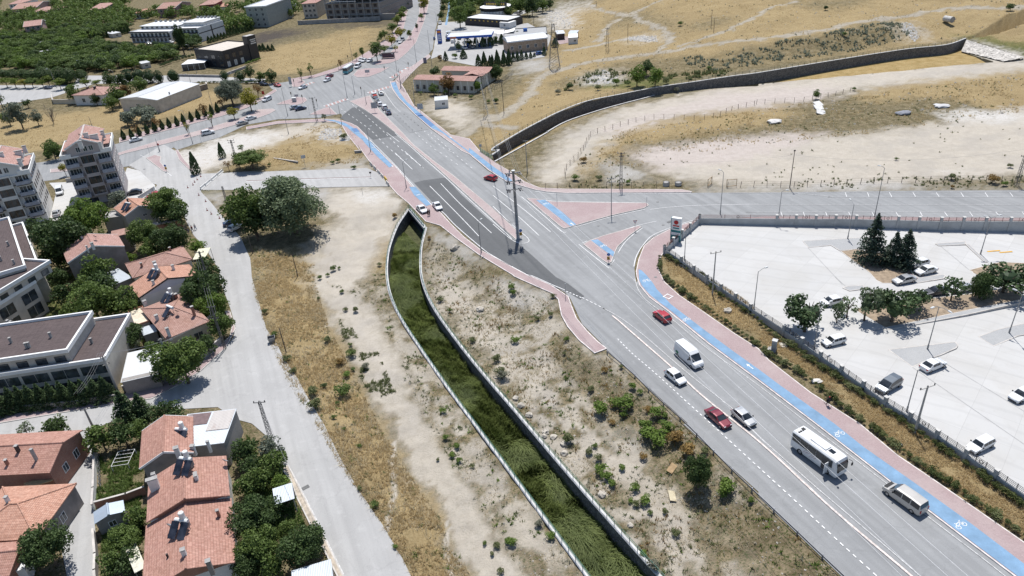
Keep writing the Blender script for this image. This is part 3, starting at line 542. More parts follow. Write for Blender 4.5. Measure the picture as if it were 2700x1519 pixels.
for s in("a7 500,645 650,658 1450,672","a7 760,905 870,880 1130,805 1450,735","a7 850,1058 900,1035","a7 1060,990 1380,890 1560,848","a7 1430,912 1370,955","a7 1350,965 1260,1050 1195,1148","a7 1345,1280 1370,1180 1430,1080 1520,985 1690,912 1870,850 2000,820","a7 1500,735 1700,712 2000,695 2536,685","a7 400,560 560,585 800,588 1890,582","a8 0,690 2536,690","a8 330,578 700,612 800,618 2536,615 3400,612","a8 -300,580 0,575 830,572 2536,568 3400,560","a8 0,762 70,760 2536,758 3400,770"):
	stripe(east_road,s,.14,M_WHITE if 'a7' in s else M_WORN)
for x,x2 in((828,842),(1040,1055),(1250,1272),(1475,1500),(1697,1725),(1932,1958),(2163,2190),(2400,2430),(2640,2672),(2890,2925)):stripe(east_road,"a8 %d,573 %d,614"%(x,x2),.13,name='bay_line')
for x,x2 in((212,228),(427,440),(640,655),(860,878),(1082,1105),(1312,1335),(1543,1565),(1775,1805),(2015,2045),(2265,2300),(2515,2550)):stripe(east_road,"a8 %d,758 %d,800"%(x,x2),.13,name='bay_line')
for s in("a1 1600,1380 1950,1285 2450,1140","a1 1300,1330 1700,1250"):stripe(north_road,s,.13,M_WORN)
stripe(north_road,"a5 1420,250 1640,415",.15);stripe(local_road,"a5 1235,325 1330,365 1400,445 1480,490",.18,M_WORN);stripe(local_road,"a5 1480,490 1690,530",.12,dash=(.6,.6));stripe(local_road,"a5 1340,215 1380,235",.12)
stripe(local_road,"b6 400,395 540,655 750,1075 930,1440",.14,M_WORN)
stripe(closed_road,"a5 2000,555 1930,548 2536,545 a6 840,518 1520,508",.12,M_WORN,sm=False);stripe(closed_road,"a6 0,468 600,448 1200,430",.25,M_WHITE);stripe(closed_road,"a6 0,460 600,440 1190,424",.2,plain('dark_red_kerb',(.20,.09,.08)))
# crossings: red and white blocks
def crossing(parent,a,b,n,depth=2.6):
	P=onz(px(*a));Q=onz(px(*b));d=(Q-P);t=d.normalized();nn=Vector((-t.y,t.x,0))*depth/2
	for i in range(n):
		q0=P+d*(i/n);q1=P+d*((i+.55)/n)
		for k in(-1,0):
			c=[q0+nn*k,q1+nn*k,q1+nn*(k+.92),q0+nn*(k+.92)]
			MB().quad(*[(v.x,v.y,.072)for v in c]).build('crossing_block',M_REDP if(i+k)%2 else M_WHITE,parent)
crossing(north_road,('a2',750,1018),('a2',965,945),12);crossing(north_road,('a2',1165,890),('a2',1372,828),12);crossing(north_road,('a2',1380,745),('a2',1560,640),10,2.2);crossing(north_road,('a2',560,815),('a2',640,785),5,2.4)
# cycle symbols and arrows
def cycle_mark(parent,t,x,y,dx,dy,sc=1.0,z=.172):
	c=onz(px(t,x,y),0);d=(onz(px(t,x+dx,y+dy),0)-c).normalized();n=Vector((-d.y,d.x,0));mb=MB()
	def ring(u,v,r):
		for k in range(12):
			a0,a1=k*math.pi/6,(k+1)*math.pi/6;P=lambda a,rr:c+d*(sc*(u+rr*math.cos(a)))+n*(sc*(v+rr*math.sin(a)))
			mb.quad(*[(q.x,q.y,z)for q in(P(a0,r),P(a1,r),P(a1,r-.075),P(a0,r-.075))])
	def seg(u0,v0,u1,v1):
		p0=c+d*(u0*sc)+n*(v0*sc);p1=c+d*(u1*sc)+n*(v1*sc);e=(p1-p0).normalized();q=Vector((-e.y,e.x,0))*.04*sc
		mb.quad(*[(k.x,k.y,z)for k in(p0-q,p1-q,p1+q,p0+q)])
	ring(-.2,-.5,.32);ring(-.2,.5,.32)
	for s in((-.2,-.5,.05,0),(.05,0,-.2,.5),(-.2,.5,.25,.35),(.25,.35,.3,-.3),(.3,-.3,-.2,-.5),(.25,.35,.42,.45),(.3,-.3,.42,-.42),(.05,0,.28,-.28),(.42,-.55,.42,-.3)):seg(*s)
	mb.build('cycle_symbol',M_WHITE,parent)
def arrow_mark(parent,t,x,y,dx,dy,z=.172):
	c=onz(px(t,x,y),0);d=(onz(px(t,x+dx,y+dy),0)-c).normalized();n=Vector((-d.y,d.x,0));mb=MB();P=lambda u,v:tuple((c+d*u+n*v).xy)+(z,)
	mb.poly([P(-.8,-.08),P(.2,-.08),P(.2,-.3),P(.8,0),P(.2,.3),P(.2,.08),P(-.8,.08)]);mb.build('arrow_mark',M_WHITE,parent)
cycle_mark(pv_e,'b3',1462,40,-20,-30);cycle_mark(pv_e,'b3',1842,412,-30,-22);cycle_mark(pv_e,'b8',765,95,-30,-22);cycle_mark(pv_e,'b8',1920,965,-30,-22);cycle_mark(isl1,'a7',500,683,-30,-22);cycle_mark(isl2,'a7',1050,1085,-30,-25)
cycle_mark(pv_w,'a6',1645,597,-20,-22,.9);cycle_mark(pv_w,'a6',1210,147,-20,-22,.8)
arrow_mark(pv_e,'b3',2450,862,-30,-22);arrow_mark(isl1,'a7',755,878,-30,-22);arrow_mark(pv_n,'a6',1953,50,-20,-20);arrow_mark(pv_w,'a6',1395,325,-20,-22)
# manholes and gullies
def manhole(parent,t,x,y,r=.35,z=.075,sq=False):
	c=onz(px(t,x,y),0)
	if sq:MB().box(-r,r,-r*.6,r*.6,0,.01).build('gully_grate',plain('iron_grate',(.12,.12,.12),.6),parent,(c.x,c.y,z),.6)
	else:MB().lathe([(r,0),(r,.01),(r*.8,.012)],14).build('manhole_cover',plain('iron_cover',(.2,.2,.2),.6),parent,(c.x,c.y,z))
for a in((east_road,'a7',1005,890),(east_road,'a7',1572,662),(east_road,'a7',1625,882),(local_road,'a5',1380,350)):manhole(*a)
manhole(east_road,'a7',1685,853,.6,sq=True);manhole(local_road,'b6',565,605,.5,sq=True);manhole(pv_e,'a7',1552,1385,.3,.17)
mh=onz(px('b3',1672,195),0)
for a in range(4):
	MB().box(-.75,.75,-.09,.09,0,.012).build('frame_bar',M_WHITE,pv_e,(mh.x+.62*math.cos(a*math.pi/2+.7),mh.y+.62*math.sin(a*math.pi/2+.7),.166+.002*a),a*math.pi/2+.7+math.pi/2)
M_STONE=N('dark_canal_stone');_g=M_STONE.geo();_v=M_STONE.n('ShaderNodeTexVoronoi');_v.inputs['Scale'].default_value=2.6;M_STONE.l(_g,_v.inputs['Vector']);_v2=M_STONE.n('ShaderNodeTexVoronoi',feature='DISTANCE_TO_EDGE');_v2.inputs['Scale'].default_value=2.6;M_STONE.l(_g,_v2.inputs['Vector'])
_c=M_STONE.mix(M_STONE.ramp(_v.outputs['Color'],.2,.9),(.10,.098,.097),(.22,.208,.20));_c=M_STONE.mix(M_STONE.ramp(_v2.outputs['Distance'],.02,.07,(1,1,1),(0,0,0)),_c,(.07,.07,.07));M_STONE.bump(_v2.outputs['Distance'],.8,.15);M_STONE=M_STONE.out(_c,.9)
M_CAP=plain('pale_wall_cap',(.50,.495,.485),.85,var=.2,scale=.9);M_GREENRAIL=plain('green_rail_paint',(.02,.13,.10),.5,var=.2);M_BED=plain('canal_bed',(.07,.075,.03),.9,var=.4)
def sweep_wall(name,line,side,depth,mats,parent,over=.22,cap=.5):
	"""wall face, cap and back along a line; side=+1: body to the left"""
	mb=MB();R=[]
	for i,p in enumerate(line):
		t=(line[min(i+1,len(line)-1)]-line[max(i-1,0)]);t.z=0;t.normalize();n=Vector((-t.y,t.x,0))*side;z=p.z;d=depth(i)if callable(depth)else depth
		q=p+n*cap;R.append(((p.x,p.y,z-d),(p.x,p.y,z+over),(q.x,q.y,z+over),(q.x,q.y,z-.6)))
	for a,b in zip(R[:-1],R[1:]):mb.quad(a[0],b[0],b[1],a[1],0);mb.quad(a[2],b[2],b[3],a[3],0)
	o=mb.build(name,mats[0],parent);mc=MB()
	for a,b in zip(R[:-1],R[1:]):
		u=Vector((0,0,.004));mc.quad(Vector(a[1])+u,Vector(b[1])+u,Vector(b[2])+u,Vector(a[2])+u);dz=Vector((0,0,-.12))
		f=(Vector(a[1])-Vector(a[2])).normalized()*.03;mc.quad(Vector(a[1])+f+dz,Vector(b[1])+f+dz,Vector(b[1])+f+u,Vector(a[1])+f+u);mc.quad(Vector(a[1])+f+u,Vector(b[1])+f+u,Vector(b[1])+u,Vector(a[1])+u)
	mc.build('wall_cap',mats[1],o);return o
def railing(name,line,label,step,h,nr,mat,post=.06,rail=.045,over=0.0,group=None,n_end=None):
	base=line[0];t=thing(name,label,'railing',base,group=group);P=walk(line,step)
	me=MB().box(-post/2,post/2,-post/2,post/2,0,h).mesh('post',mat)
	for p,d in P:obj('post',me,t,(p-base)+Vector((0,0,over)),math.atan2(d.y,d.x))
	for k in range(nr):
		z=over+h*(1-.42*k)-.05;mb=MB()
		for(p,_),(q,_)in zip(P[:-1],P[1:]):mb.bar(p-base+Vector((0,0,z)),q-base+Vector((0,0,z)),rail)
		mb.build('rail',mat,t)
	return t
def fix_z(line,f):
	return[Vector((p.x,p.y,f(p)))for p in line]
CAN_L=fix_z(CAN_L,lambda p:hgt1(p.x,p.y));CAN_R=fix_z(CAN_R,lambda p:hgt1(p.x,p.y))
def relax(L,n=30):
	z=[p.z for p in L]
	for _ in range(n):z=[z[0]]+[(z[i-1]+z[i]*2+z[i+1])/4 for i in range(1,len(z)-1)]+[z[-1]]
	return[Vector((p.x,p.y,a))for p,a in zip(L,z)]
CAN_L=relax(CAN_L);CAN_R=relax(CAN_R)
canal=thing('canal','long reed-filled stone canal curving down from the road bridge to the bottom edge','canal',CAN_L[0]);CO=CAN_L[0].copy()
def rel(L,o):return[p-o for p in L]
sweep_wall('canal_wall',rel(CAN_L,CO),-1,3.6,(M_STONE,M_CAP),canal);sweep_wall('canal_wall',rel(CAN_R,CO),1,3.6,(M_STONE,M_CAP),canal)
mb=MB()
def bed_pts(n=80):
	def res(L):
		tot=sum((b-a).length for a,b in zip(L[:-1],L[1:]));return[p for p,_ in walk(L,tot/n*.9999)][:n]
	return list(zip(res(CAN_L),res(CAN_R)))
BED=bed_pts()
for(a,b),(c,d)in zip(BED[:-1],BED[1:]):mb.quad(*[(q.x-CO.x,q.y-CO.y,q.z-CO.z-3.1)for q in(a,b,d,c)])
mb.build('canal_bed',M_BED,canal)
# culvert under the road
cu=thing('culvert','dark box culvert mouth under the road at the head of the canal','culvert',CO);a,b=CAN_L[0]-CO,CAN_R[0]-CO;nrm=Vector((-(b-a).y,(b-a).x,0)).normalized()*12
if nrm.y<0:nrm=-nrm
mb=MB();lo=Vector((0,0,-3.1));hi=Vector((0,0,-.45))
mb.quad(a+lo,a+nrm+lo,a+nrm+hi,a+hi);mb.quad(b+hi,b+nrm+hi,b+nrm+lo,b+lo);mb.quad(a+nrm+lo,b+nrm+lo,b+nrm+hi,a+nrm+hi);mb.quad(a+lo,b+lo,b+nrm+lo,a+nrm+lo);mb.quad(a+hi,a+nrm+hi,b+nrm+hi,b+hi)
mb.build('tunnel',plain('dark_tunnel_concrete',(.08,.08,.08),.8),cu)  # near-black colour on all faces gives the tunnel its dark interior
mb=MB();e=(b-a).normalized();f=nrm.normalized()*.4
mb.v+=[tuple(q)for q in(a-f+hi,b-f+hi,b+f+hi,a+f+hi,a-f+Vector((0,0,.16)),b-f+Vector((0,0,.16)),b+f+Vector((0,0,.16)),a+f+Vector((0,0,.16)))];mb.f+=[(0,3,2,1),(4,5,6,7),(0,1,5,4),(1,2,6,5),(2,3,7,6),(3,0,4,7)];mb.m+=[0]*6
mb.build('deck_edge',M_CAP,cu)
railing('bridge_railing',[CAN_L[0],CAN_R[0]],'short green railing across the culvert head beside two parked white cars',1.5,1.1,3,M_GREENRAIL,.09,.07,.16)
_off=lambda L,s:[p+Vector((-(L[min(i+1,len(L)-1)]-L[max(i-1,0)]).normalized().y,(L[min(i+1,len(L)-1)]-L[max(i-1,0)]).normalized().x,0))*s for i,p in enumerate(L)]
railing('canal_railing',_off(CAN_L,-.25),'thin green railing on the left wall of the reed canal',1.62,1.0,2,M_GREENRAIL,.06,.05,.22)
railing('canal_railing',_off(CAN_R,.25),'thin green railing on the right wall of the reed canal',1.62,1.0,2,M_GREENRAIL,.06,.05,.22)
# far canal with the long retaining wall
FW=smooth_line(FAR_WALL,4);FO=FAR_WALL[0].copy();nF=len(FW)
rw=thing('retaining_wall','long dark stone retaining wall with pale cap curving along the hillside','wall',FO)
sweep_wall('wall_face',rel(FW,FO),1,lambda i:FW[i].z-float(flo_z(i/(nF-1)))+.4,(M_STONE,M_CAP),rw,.15,.6)
railing('hillside_railing',_off(FW,.3),'dark post railing on top of the long stone retaining wall',2.6,1.1,2,plain('dark_green_rail',(.02,.05,.045),.6),.07,.05,.15)
nw=thing('low_wall','low pale-capped wall on the near side of the far canal','wall',NEAR_CAP[0]);NW=smooth_line(NEAR_CAP,4)
sweep_wall('wall_face',rel(NW,NEAR_CAP[0]),-1,3.4,(M_STONE,M_CAP),nw,.2,.5)
mb=MB();nb=70
def res(L,n):
	tot=sum((b-a).length for a,b in zip(L[:-1],L[1:]));return[p for p,_ in walk(L,tot/n*.9999)][:n]
SB=res(smooth_line(NEAR_CAP+FLOOR_EDGE,3),nb);NB=res(FW,nb)
for i in range(nb-1):
	z0,z1=float(flo_z(i/nb)),float(flo_z((i+1)/nb));q=[(NB[i],z0),(SB[i],z0),(SB[i+1],z1),(NB[i+1],z1)]
	e0,e1=(0,0)if i<nb*.42 else(.0,.0)
	mb.quad(*[(p.x,p.y-(2.0 if j in(1,2)else 0),z-.02)for j,(p,z)in enumerate(q)])
M_MUD=N('dry_grass_bed');_g=M_MUD.geo();_a=M_MUD.noise(.35,5,_g);_b=M_MUD.noise(2.2,4,_g);_c=M_MUD.mix(M_MUD.ramp(_a,.35,.65),(.24,.165,.06),(.33,.24,.11));_c=M_MUD.mix(M_MUD.ramp(_b,.56,.68),_c,(.07,.10,.025));M_MUD=M_MUD.out(_c,.9)
tag(mb.build('far_canal_bed',M_MUD),kind='structure')
rr=[onz(p,z)for p,z in zip(pts("a4 1985,385 2536,552 2400,590 2270,596 1935,494"),(3.0,.9,.2,0,0))]
mb=MB();NR=34
for i in range(NR):
	for j in range(9):
		def q(i,j):
			s=i/NR;a=rr[0].lerp(rr[1],s);b=rr[4].lerp(rr[3].lerp(rr[2],.6),s);p=a.lerp(b,j/9)
			return p+Vector((0,0,.35*(vnoise(np.array([i*1.7]),np.array([j*1.9]))[0])+.05))
		mb.quad(q(i,j),q(i,j+1),q(i+1,j+1),q(i+1,j))
tag(mb.build('riprap_slope',plain('pale_riprap',(.52,.49,.45),.9,var=.5,scale=1.2)),kind='structure')
gr=[onz(p,.16)for p in pts("a6 2235,180 2360,262")]
railing('bridge_railing',gr,'green railing where the far canal dives under the main road',1.4,1.1,3,plain('teal_rail',(.02,.22,.20),.5),.09,.07)
# ---------------------------------------------------------------- building materials (object space: x along the ridge, y down the slope)
def tile_mat(name,a,b,cw=.24,rh=.34,dirt=(.25,.14,.10)):
	m=N(name);o=m.coord('Object');br=m.n('ShaderNodeTexBrick');br.offset=0;br.inputs['Scale'].default_value=1;br.inputs['Brick Width'].default_value=cw;br.inputs['Row Height'].default_value=rh;br.inputs['Mortar Size'].default_value=.022
	br.inputs['Mortar Smooth'].default_value=.5;br.inputs['Bias'].default_value=.0;br.inputs['Color1'].default_value=rgba(a);br.inputs['Color2'].default_value=rgba(b);br.inputs['Mortar'].default_value=rgba(tuple(x*.5 for x in a));m.l(o,br.inputs['Vector'])
	n1=m.noise(.35,5,o);n2=m.noise(2.5,4,o);c=m.mix(m.math('MULTIPLY',m.ramp(n1,.42,.7),.45),br.outputs[0],dirt);c=m.mix(m.math('MULTIPLY',m.ramp(n2,.5,.72),.45),c,tuple(min(1,x*1.35)for x in b));n4=m.noise(.9,3,m.mapping(o,(.5,3,1)));c=m.mix(m.math('MULTIPLY',m.ramp(n4,.52,.7),.5),c,tuple(x*.62 for x in a))
	m.bump(br.outputs['Fac'],-.5 if False else .5,-.04);return m.out(c,.85,0,.2)
M_TILE=tile_mat('terracotta_tiles',(.36,.19,.15),(.45,.265,.215));M_TILE2=tile_mat('orange_tiles',(.43,.225,.16),(.51,.305,.23));M_TILE3=tile_mat('brown_tiles',(.34,.20,.165),(.40,.255,.215),.3,.4);M_TILE4=tile_mat('pinkish_tiles',(.38,.225,.195),(.45,.29,.255))
def brick_mat(name,a,b,mo):
	m=N(name);g=m.geo();sp=m.n('ShaderNodeSeparateXYZ');m.l(g,sp.inputs[0]);cb=m.n('ShaderNodeCombineXYZ');m.l(m.math('ADD',sp.outputs[0],sp.outputs[1]),cb.inputs[0]);m.l(sp.outputs[2],cb.inputs[1])
	br=m.n('ShaderNodeTexBrick');br.inputs['Scale'].default_value=1;br.inputs['Brick Width'].default_value=.25;br.inputs['Row Height'].default_value=.1;br.inputs['Mortar Size'].default_value=.012;br.inputs['Color1'].default_value=rgba(a);br.inputs['Color2'].default_value=rgba(b);br.inputs['Mortar'].default_value=rgba(mo);m.l(cb.outputs[0],br.inputs['Vector'])
	n1=m.noise(.7,5,g);c=m.mix(m.math('MULTIPLY',m.ramp(n1,.4,.7),.4),br.outputs[0],tuple(x*.6 for x in a));return m.out(c,.9,0,.2)
M_BRICK=brick_mat('red_brick',(.30,.12,.08),(.38,.17,.11),(.33,.28,.24));M_BLOCK=brick_mat('grey_block',(.27,.255,.24),(.33,.31,.29),(.22,.21,.20))
def metal_mat(name,a,rust=(.22,.10,.06),amt=.25,sp=.2):
	m=N(name);o=m.coord('Object');w_=m.n('ShaderNodeTexWave');w_.wave_type='BANDS';w_.bands_direction='X';w_.inputs['Scale'].default_value=1.6;m.l(o,w_.inputs['Vector']);n1=m.noise(.5,5,o);n2=m.noise(.6,5,m.mapping(o,(3,.4,1)))
	c=m.mix(m.math('MULTIPLY',m.ramp(n1,.55,.75),amt),a,rust);c=m.mix(m.math('MULTIPLY',m.ramp(n2,.45,.7),.3),c,tuple(x*.7 for x in a));m.bump(w_.outputs[1],.6,.05);return m.out(c,.5,.25,.4)
M_SHEET=metal_mat('galvanised_sheet',(.50,.54,.58));M_SHEETB=metal_mat('blue_grey_sheet',(.36,.42,.49),amt=.1);M_SHEETR=metal_mat('rusty_sheet',(.45,.42,.40),amt=.9);M_SHEETW=metal_mat('white_sheet',(.58,.59,.60),(.45,.42,.38),.2);M_SHEETP=plain('brown_sheet',(.16,.11,.11),.7)
M_PLAST=plain('grey_plaster',(.45,.44,.42),.9,var=.12,scale=.5);M_PLASTW=plain('white_plaster',(.66,.65,.63),.9,var=.1,scale=.5);M_PLASTD=plain('dark_plaster',(.26,.235,.22),.9,var=.2,scale=.6);M_CREAM=plain('cream_plaster',(.60,.52,.40),.9,var=.12,scale=.5);M_MAUVE=plain('mauve_plaster',(.40,.36,.355),.9,var=.08,scale=.4);M_BEIGE=plain('beige_plaster',(.52,.48,.42),.9,var=.15,scale=.5)
M_CONC=plain('raw_concrete',(.34,.33,.32),.9,var=.25,scale=.7);M_TRIM=plain('white_trim',(.74,.74,.73),.7,var=.06);M_DARKT=plain('dark_trim',(.055,.045,.045),.6,var=.15);M_BROWNR=tile_mat('brown_shingle',(.085,.066,.066),(.10,.078,.077),1.0,.3,(.115,.09,.088));M_MET=plain('grey_metal',(.30,.31,.32),.45,.6,var=.15);M_TANK=plain('white_tank',(.68,.68,.67),.5,var=.1);M_WOOD=plain('weathered_wood',(.36,.25,.14),.85,var=.3)
def glass_mat(name,c,rough=.08,spec=.6):
	m=N(name);g=m.geo();n1=m.noise(.7,3,g);return m.out(m.mix(m.ramp(n1,.4,.65),c,tuple(x*2.2+.015 for x in c)),rough,0,spec)
M_PANE=glass_mat('window_glass',(.028,.034,.040));M_SOLAR=glass_mat('solar_glass',(.012,.014,.022),.12)
def rect3(p0,p1,p2,z,dxy=None):
	"""rectangle from three picture points at height z: origin, along x, along y -> centre, angle, length, width"""
	A_,B_,D_=onz(p0,z),onz(p1,z),onz(p2,z);e=(B_-A_).normalized();n=Vector((-e.y,e.x,0));wd=(D_-A_).dot(n)
	L=(B_-A_).length
	c=A_+e*(L/2)+n*(wd/2);rz=math.atan2(e.y,e.x)
	if wd<0:wd=-wd
	return Vector((c.x,c.y,0)),rz,L,wd
class House:
	def __init__(s,name,label,tri,z,cat='house',group=None,shrink=.0,base=0.0):
		p=pts(tri)
		if len(p)==4:
			a,b,d=(onz(q,z)for q in p[:3]);e=(b-a).normalized();xh=Vector((e.y,-e.x,0));s.W=min(15.0,(b-a).length);s.L=(a-d).dot(xh);c=a-xh*(s.L/2)+e*(s.W/2);s.c=Vector((c.x,c.y,0));s.rz=math.atan2(xh.y,xh.x)
		else:s.c,s.rz,s.L,s.W=rect3(p[0],p[1],p[2],z)
		s.z=z;s.t=thing(name,label,cat,(s.c.x,s.c.y,base),s.rz,group);s.base=base;s.hf=lambda x,y:s.z;s.ov=0
	def loc(s,p,z):
		q=onz(p,z)-s.c;c_,s_=math.cos(-s.rz),math.sin(-s.rz);return q.x*c_-q.y*s_,q.x*s_+q.y*c_
	def on_roof(s,t,x,y):
		p=px(t,x,y);z=s.z+.4
		for _ in range(6):lx,ly=s.loc(p,z);z=s.hf(lx,ly)
		return lx,ly,z
	def walls(s,mat,h=None,ov=.35,gable=None,gmat=None):
		s.ov=ov;h=h or s.z;x,y=s.L/2-ov,s.W/2-ov;mb=MB()
		mb.box(-x,x,-y,y,-.3,h-.02);s.wx,s.wy,s.wh=x,y,h;s.wall=mb.build('wall',mat,s.t);return s
	def gable(s,rise,mat,gmat,th=.16,ridge=None,flip=False,trim=None):
		"""ridge along local x"""
		x,y=s.L/2,s.W/2;h=s.z;s.rise=rise;s.hf=lambda a,b:h+rise*(1-min(1,abs(b)/y))+th
		for sg in(-1,1):
			ang=math.atan2(rise,y);sl=math.hypot(rise,y);mb=MB().box(-x,x,-sl,0,0,th);o=mb.build('roof_slope',mat,s.t);o.location=(0,0,h+rise);o.rotation_euler=(ang if sg<0 else ang,0,0 if sg<0 else math.pi)
		MB().tube([(-x,0,h+rise+th),(x,0,h+rise+th)],.16,6).build('ridge_tiles',ridge or mat,s.t)
		wx=s.wx
		for q in(-1,1):
			mb=MB();k=s.wy;top=h+rise*(1-.0)-.03;e=h-.02
			mb.v+=[(q*wx,-k,e-.05),(q*wx,k,e-.05),(q*wx,k,e+rise*(1-k/y)),(q*wx,0,top),(q*wx,-k,e+rise*(1-k/y)),(q*(wx-.2),-k,e-.05),(q*(wx-.2),k,e-.05),(q*(wx-.2),k,e+rise*(1-k/y)),(q*(wx-.2),0,top),(q*(wx-.2),-k,e+rise*(1-k/y))]
			b=len(mb.v)-10;mb.f+=[(b,b+1,b+2,b+3,b+4),(b+9,b+8,b+7,b+6,b+5),(b+4,b+3,b+8,b+9),(b+3,b+2,b+7,b+8)];mb.m+=[0]*4;mb.build('gable',gmat,s.t)
		if trim:
			for q in(-1,1):
				mb=MB()
				for sg in(-1,1):mb.bar((q*(x+.03),sg*y,h+.05),(q*(x+.03),0,h+rise+.05),.08,.3)
				mb.build('bargeboard',trim,s.t)
		return s
	def hip(s,rise,mat,th=.15,run=None):
		x,y=s.L/2,s.W/2;h=s.z;r=max(.3,x-(run or y));e=.05
		if x<y:r=.2
		s.rise=rise;s.hf=lambda a,b:h+th+rise*min(1-abs(b)/y,(x-abs(a))/(x-r)if x>r else 1)
		A_,B_,C_,D_=(-x,-y,h),(x,-y,h),(x,y,h),(-x,y,h);P,Q=(-r,0,h+rise),(r,0,h+rise)
		def slab(ps):
			mb=MB();n=len(ps);up=[(p[0],p[1],p[2]+th)for p in ps];mb.poly(up);mb.poly(ps[::-1])
			for i in range(n):j=(i+1)%n;mb.quad(ps[i],ps[j],up[j],up[i])
			mb.build('roof_slope',mat,s.t)
		slab([A_,B_,Q,P]);slab([C_,D_,P,Q]);slab([B_,C_,Q]);slab([D_,A_,P])
		mb=MB()
		for a,b in((A_,P),(D_,P),(B_,Q),(C_,Q),(P,Q)):mb.tube([Vector(a)+Vector((0,0,th)),Vector(b)+Vector((0,0,th))],.13,6)
		mb.build('ridge_tiles',mat,s.t);return s
	def flat(s,mat,th=.18,slope=0.0,par=None,ph=.4,pw=.25,name='roof'):
		x,y=s.L/2,s.W/2;h=s.z;s.hf=lambda a,b:h+th+slope*b;mb=MB();k=slope
		mb.v+=[(-x,-y,h-k*y),(x,-y,h-k*y),(x,y,h+k*y),(-x,y,h+k*y),(-x,-y,h+th-k*y),(x,-y,h+th-k*y),(x,y,h+th+k*y),(-x,y,h+th+k*y)];mb.f+=[(0,3,2,1),(4,5,6,7),(0,1,5,4),(1,2,6,5),(2,3,7,6),(3,0,4,7)];mb.m+=[0]*6
		mb.build(name,mat,s.t)
		if par:
			mb=MB();z0,z1=h-.05,h+th+ph;e=.003
			mb.box(-x-e,x+e,-y-e,-y+pw,z0,z1);mb.box(-x-e,x+e,y-pw,y+e,z0,z1);mb.box(-x-e,-x+pw,-y+pw,y-pw,z0,z1-.004);mb.box(x-pw,x+e,-y+pw,y-pw,z0,z1-.004);mb.build('parapet',par,s.t)
		return s
	def chimney(s,t,x,y,h=1.2,w=.5,mat=None,d=None,cap=True):
		lx,ly,z=s.on_roof(t,x,y);mat=mat or M_PLASTW;d=d or w
		o=MB().box(-w/2,w/2,-d/2,d/2,-.9,h).build('chimney',mat,s.t,(lx,ly,z))
		if cap:MB().box(-w*.62,w*.62,-d*.62,d*.62,h+.12,h+.2).box(-w*.42,-w*.3,-d*.42,d*.42,h,h+.12).box(w*.3,w*.42,-d*.42,d*.42,h,h+.12).build('chimney_cap',M_CONC,o)
		return o
	def dish(s,t,x,y,r=.45):
		lx,ly,z=s.on_roof(t,x,y);o=MB().tube([(0,0,-.1),(0,0,.9)],.025,5).build('satellite_dish',M_MET,s.t,(lx,ly,z));mb=MB();mb.lathe([(r,.16),(r*.8,.08),(r*.45,.02),(.01,0)],14);e=mb.build('dish_bowl',M_MET,o,(0,0,.95),None,True);e.rotation_euler=(math.radians(50),0,2.6-s.rz)
	def solar(s,t,x,y,rz=0.0,drum=True,two=True):
		lx,ly,z=s.on_roof(t,x,y);o=MB();z+=.1
		for a in((-.9,.9),(.9,.9),(-.9,-.6),(.9,-.6)):o.bar((a[0],a[1],-.2),(a[0],a[1],1.0 if a[1]>0 else .2),.05)
		o.bar((-.9,.9,1),(.9,.9,1),.05);o.bar((-.9,.9,.3),(-.9,-.6,.2),.05);o.bar((.9,.9,.3),(.9,-.6,.2),.05)
		o=o.build('solar_heater',M_MET,s.t,(lx,ly,z),rz-s.rz)
		for q in((-.62,.62)if two else(0,)):
			p=MB().box(-.52,.52,-1.05,1.05,-.03,.05).build('collector',M_SOLAR,o,(q*1.05,-.05,.62));p.rotation_euler=(math.radians(38),0,0)
		MB().tube([(-.9,1.0,1.25),(.9,1.0,1.25)],.27,10).build('water_tank',M_TANK,o)
		if drum:MB().lathe([(.33,0),(.36,.1),(.36,1.0),(.3,1.1),(.05,1.15)],12).build('drum',M_TANK,o,(.1,1.2,1.35));MB().box(-.3,.5,.85,1.55,-.3,1.34).build('drum_stand',M_CONC,o)
	def window(s,side,u,z0,wd=1.2,h=1.3,fr=None,pane=None,div=1,door=False):
		"""side: f(-y) b(+y) l(-x) r(+x); u along that side from -1..1"""
		x,y=s.wx,s.wy;fr=fr or M_TRIM
		if side in 'fb':o=(u*x,(-y if side=='f' else y),z0);a=0 if side=='f' else math.pi
		else:o=((x if side=='r' else-x),u*y,z0);a=math.pi/2 if side=='r' else-math.pi/2
		mb=MB();w2=wd/2;f=.07
		mb.box(-w2-f,w2+f,-.04,.02,-f,0);mb.box(-w2-f,w2+f,-.04,.02,h,h+f);mb.box(-w2-f,-w2,-.04,.02,0,h);mb.box(w2,w2+f,-.04,.02,0,h)
		for k in range(1,div+1):mb.box(-w2+wd*k/(div+1)-.03,-w2+wd*k/(div+1)+.03,-.035,.02,0,h)
		wn=mb.build('door' if door else 'window',fr,s.t,o,a);MB().quad((-w2,-.012,0),(w2,-.012,0),(w2,-.012,h),(-w2,-.012,h)).build('door_leaf' if door else 'pane',pane or M_PANE,wn)
		return wn
def small_extras(h,items):
	for it in items:getattr(h,it[0])(*it[1:])
h=House('row_house','terracotta roofed row house with two drum solar heaters, nearest the bottom edge',"b5 1360,1640 1400,975 2260,1340",3.2).walls(M_PLASTW).gable(1.7,M_TILE,M_BRICK)
small_extras(h,[('solar','b5',1720,1050,-.25),('chimney','b5',2095,880,1.0,.35,M_BRICK),('chimney','b5',1765,1250,.9,.5),('chimney','b5',2015,1380,1.3,.5,M_PLASTD),('dish','b5',1640,1020),('dish','b5',1770,950),('chimney','b5',1605,1270,.6,.22,M_DARKT,None,False)])
h=House('row_house','terracotta roofed row house with double chimney, middle of the bottom row',"b5 1405,945 1425,535 2195,690",4.0).walls(M_PLASTW).gable(1.8,M_TILE,M_BRICK)
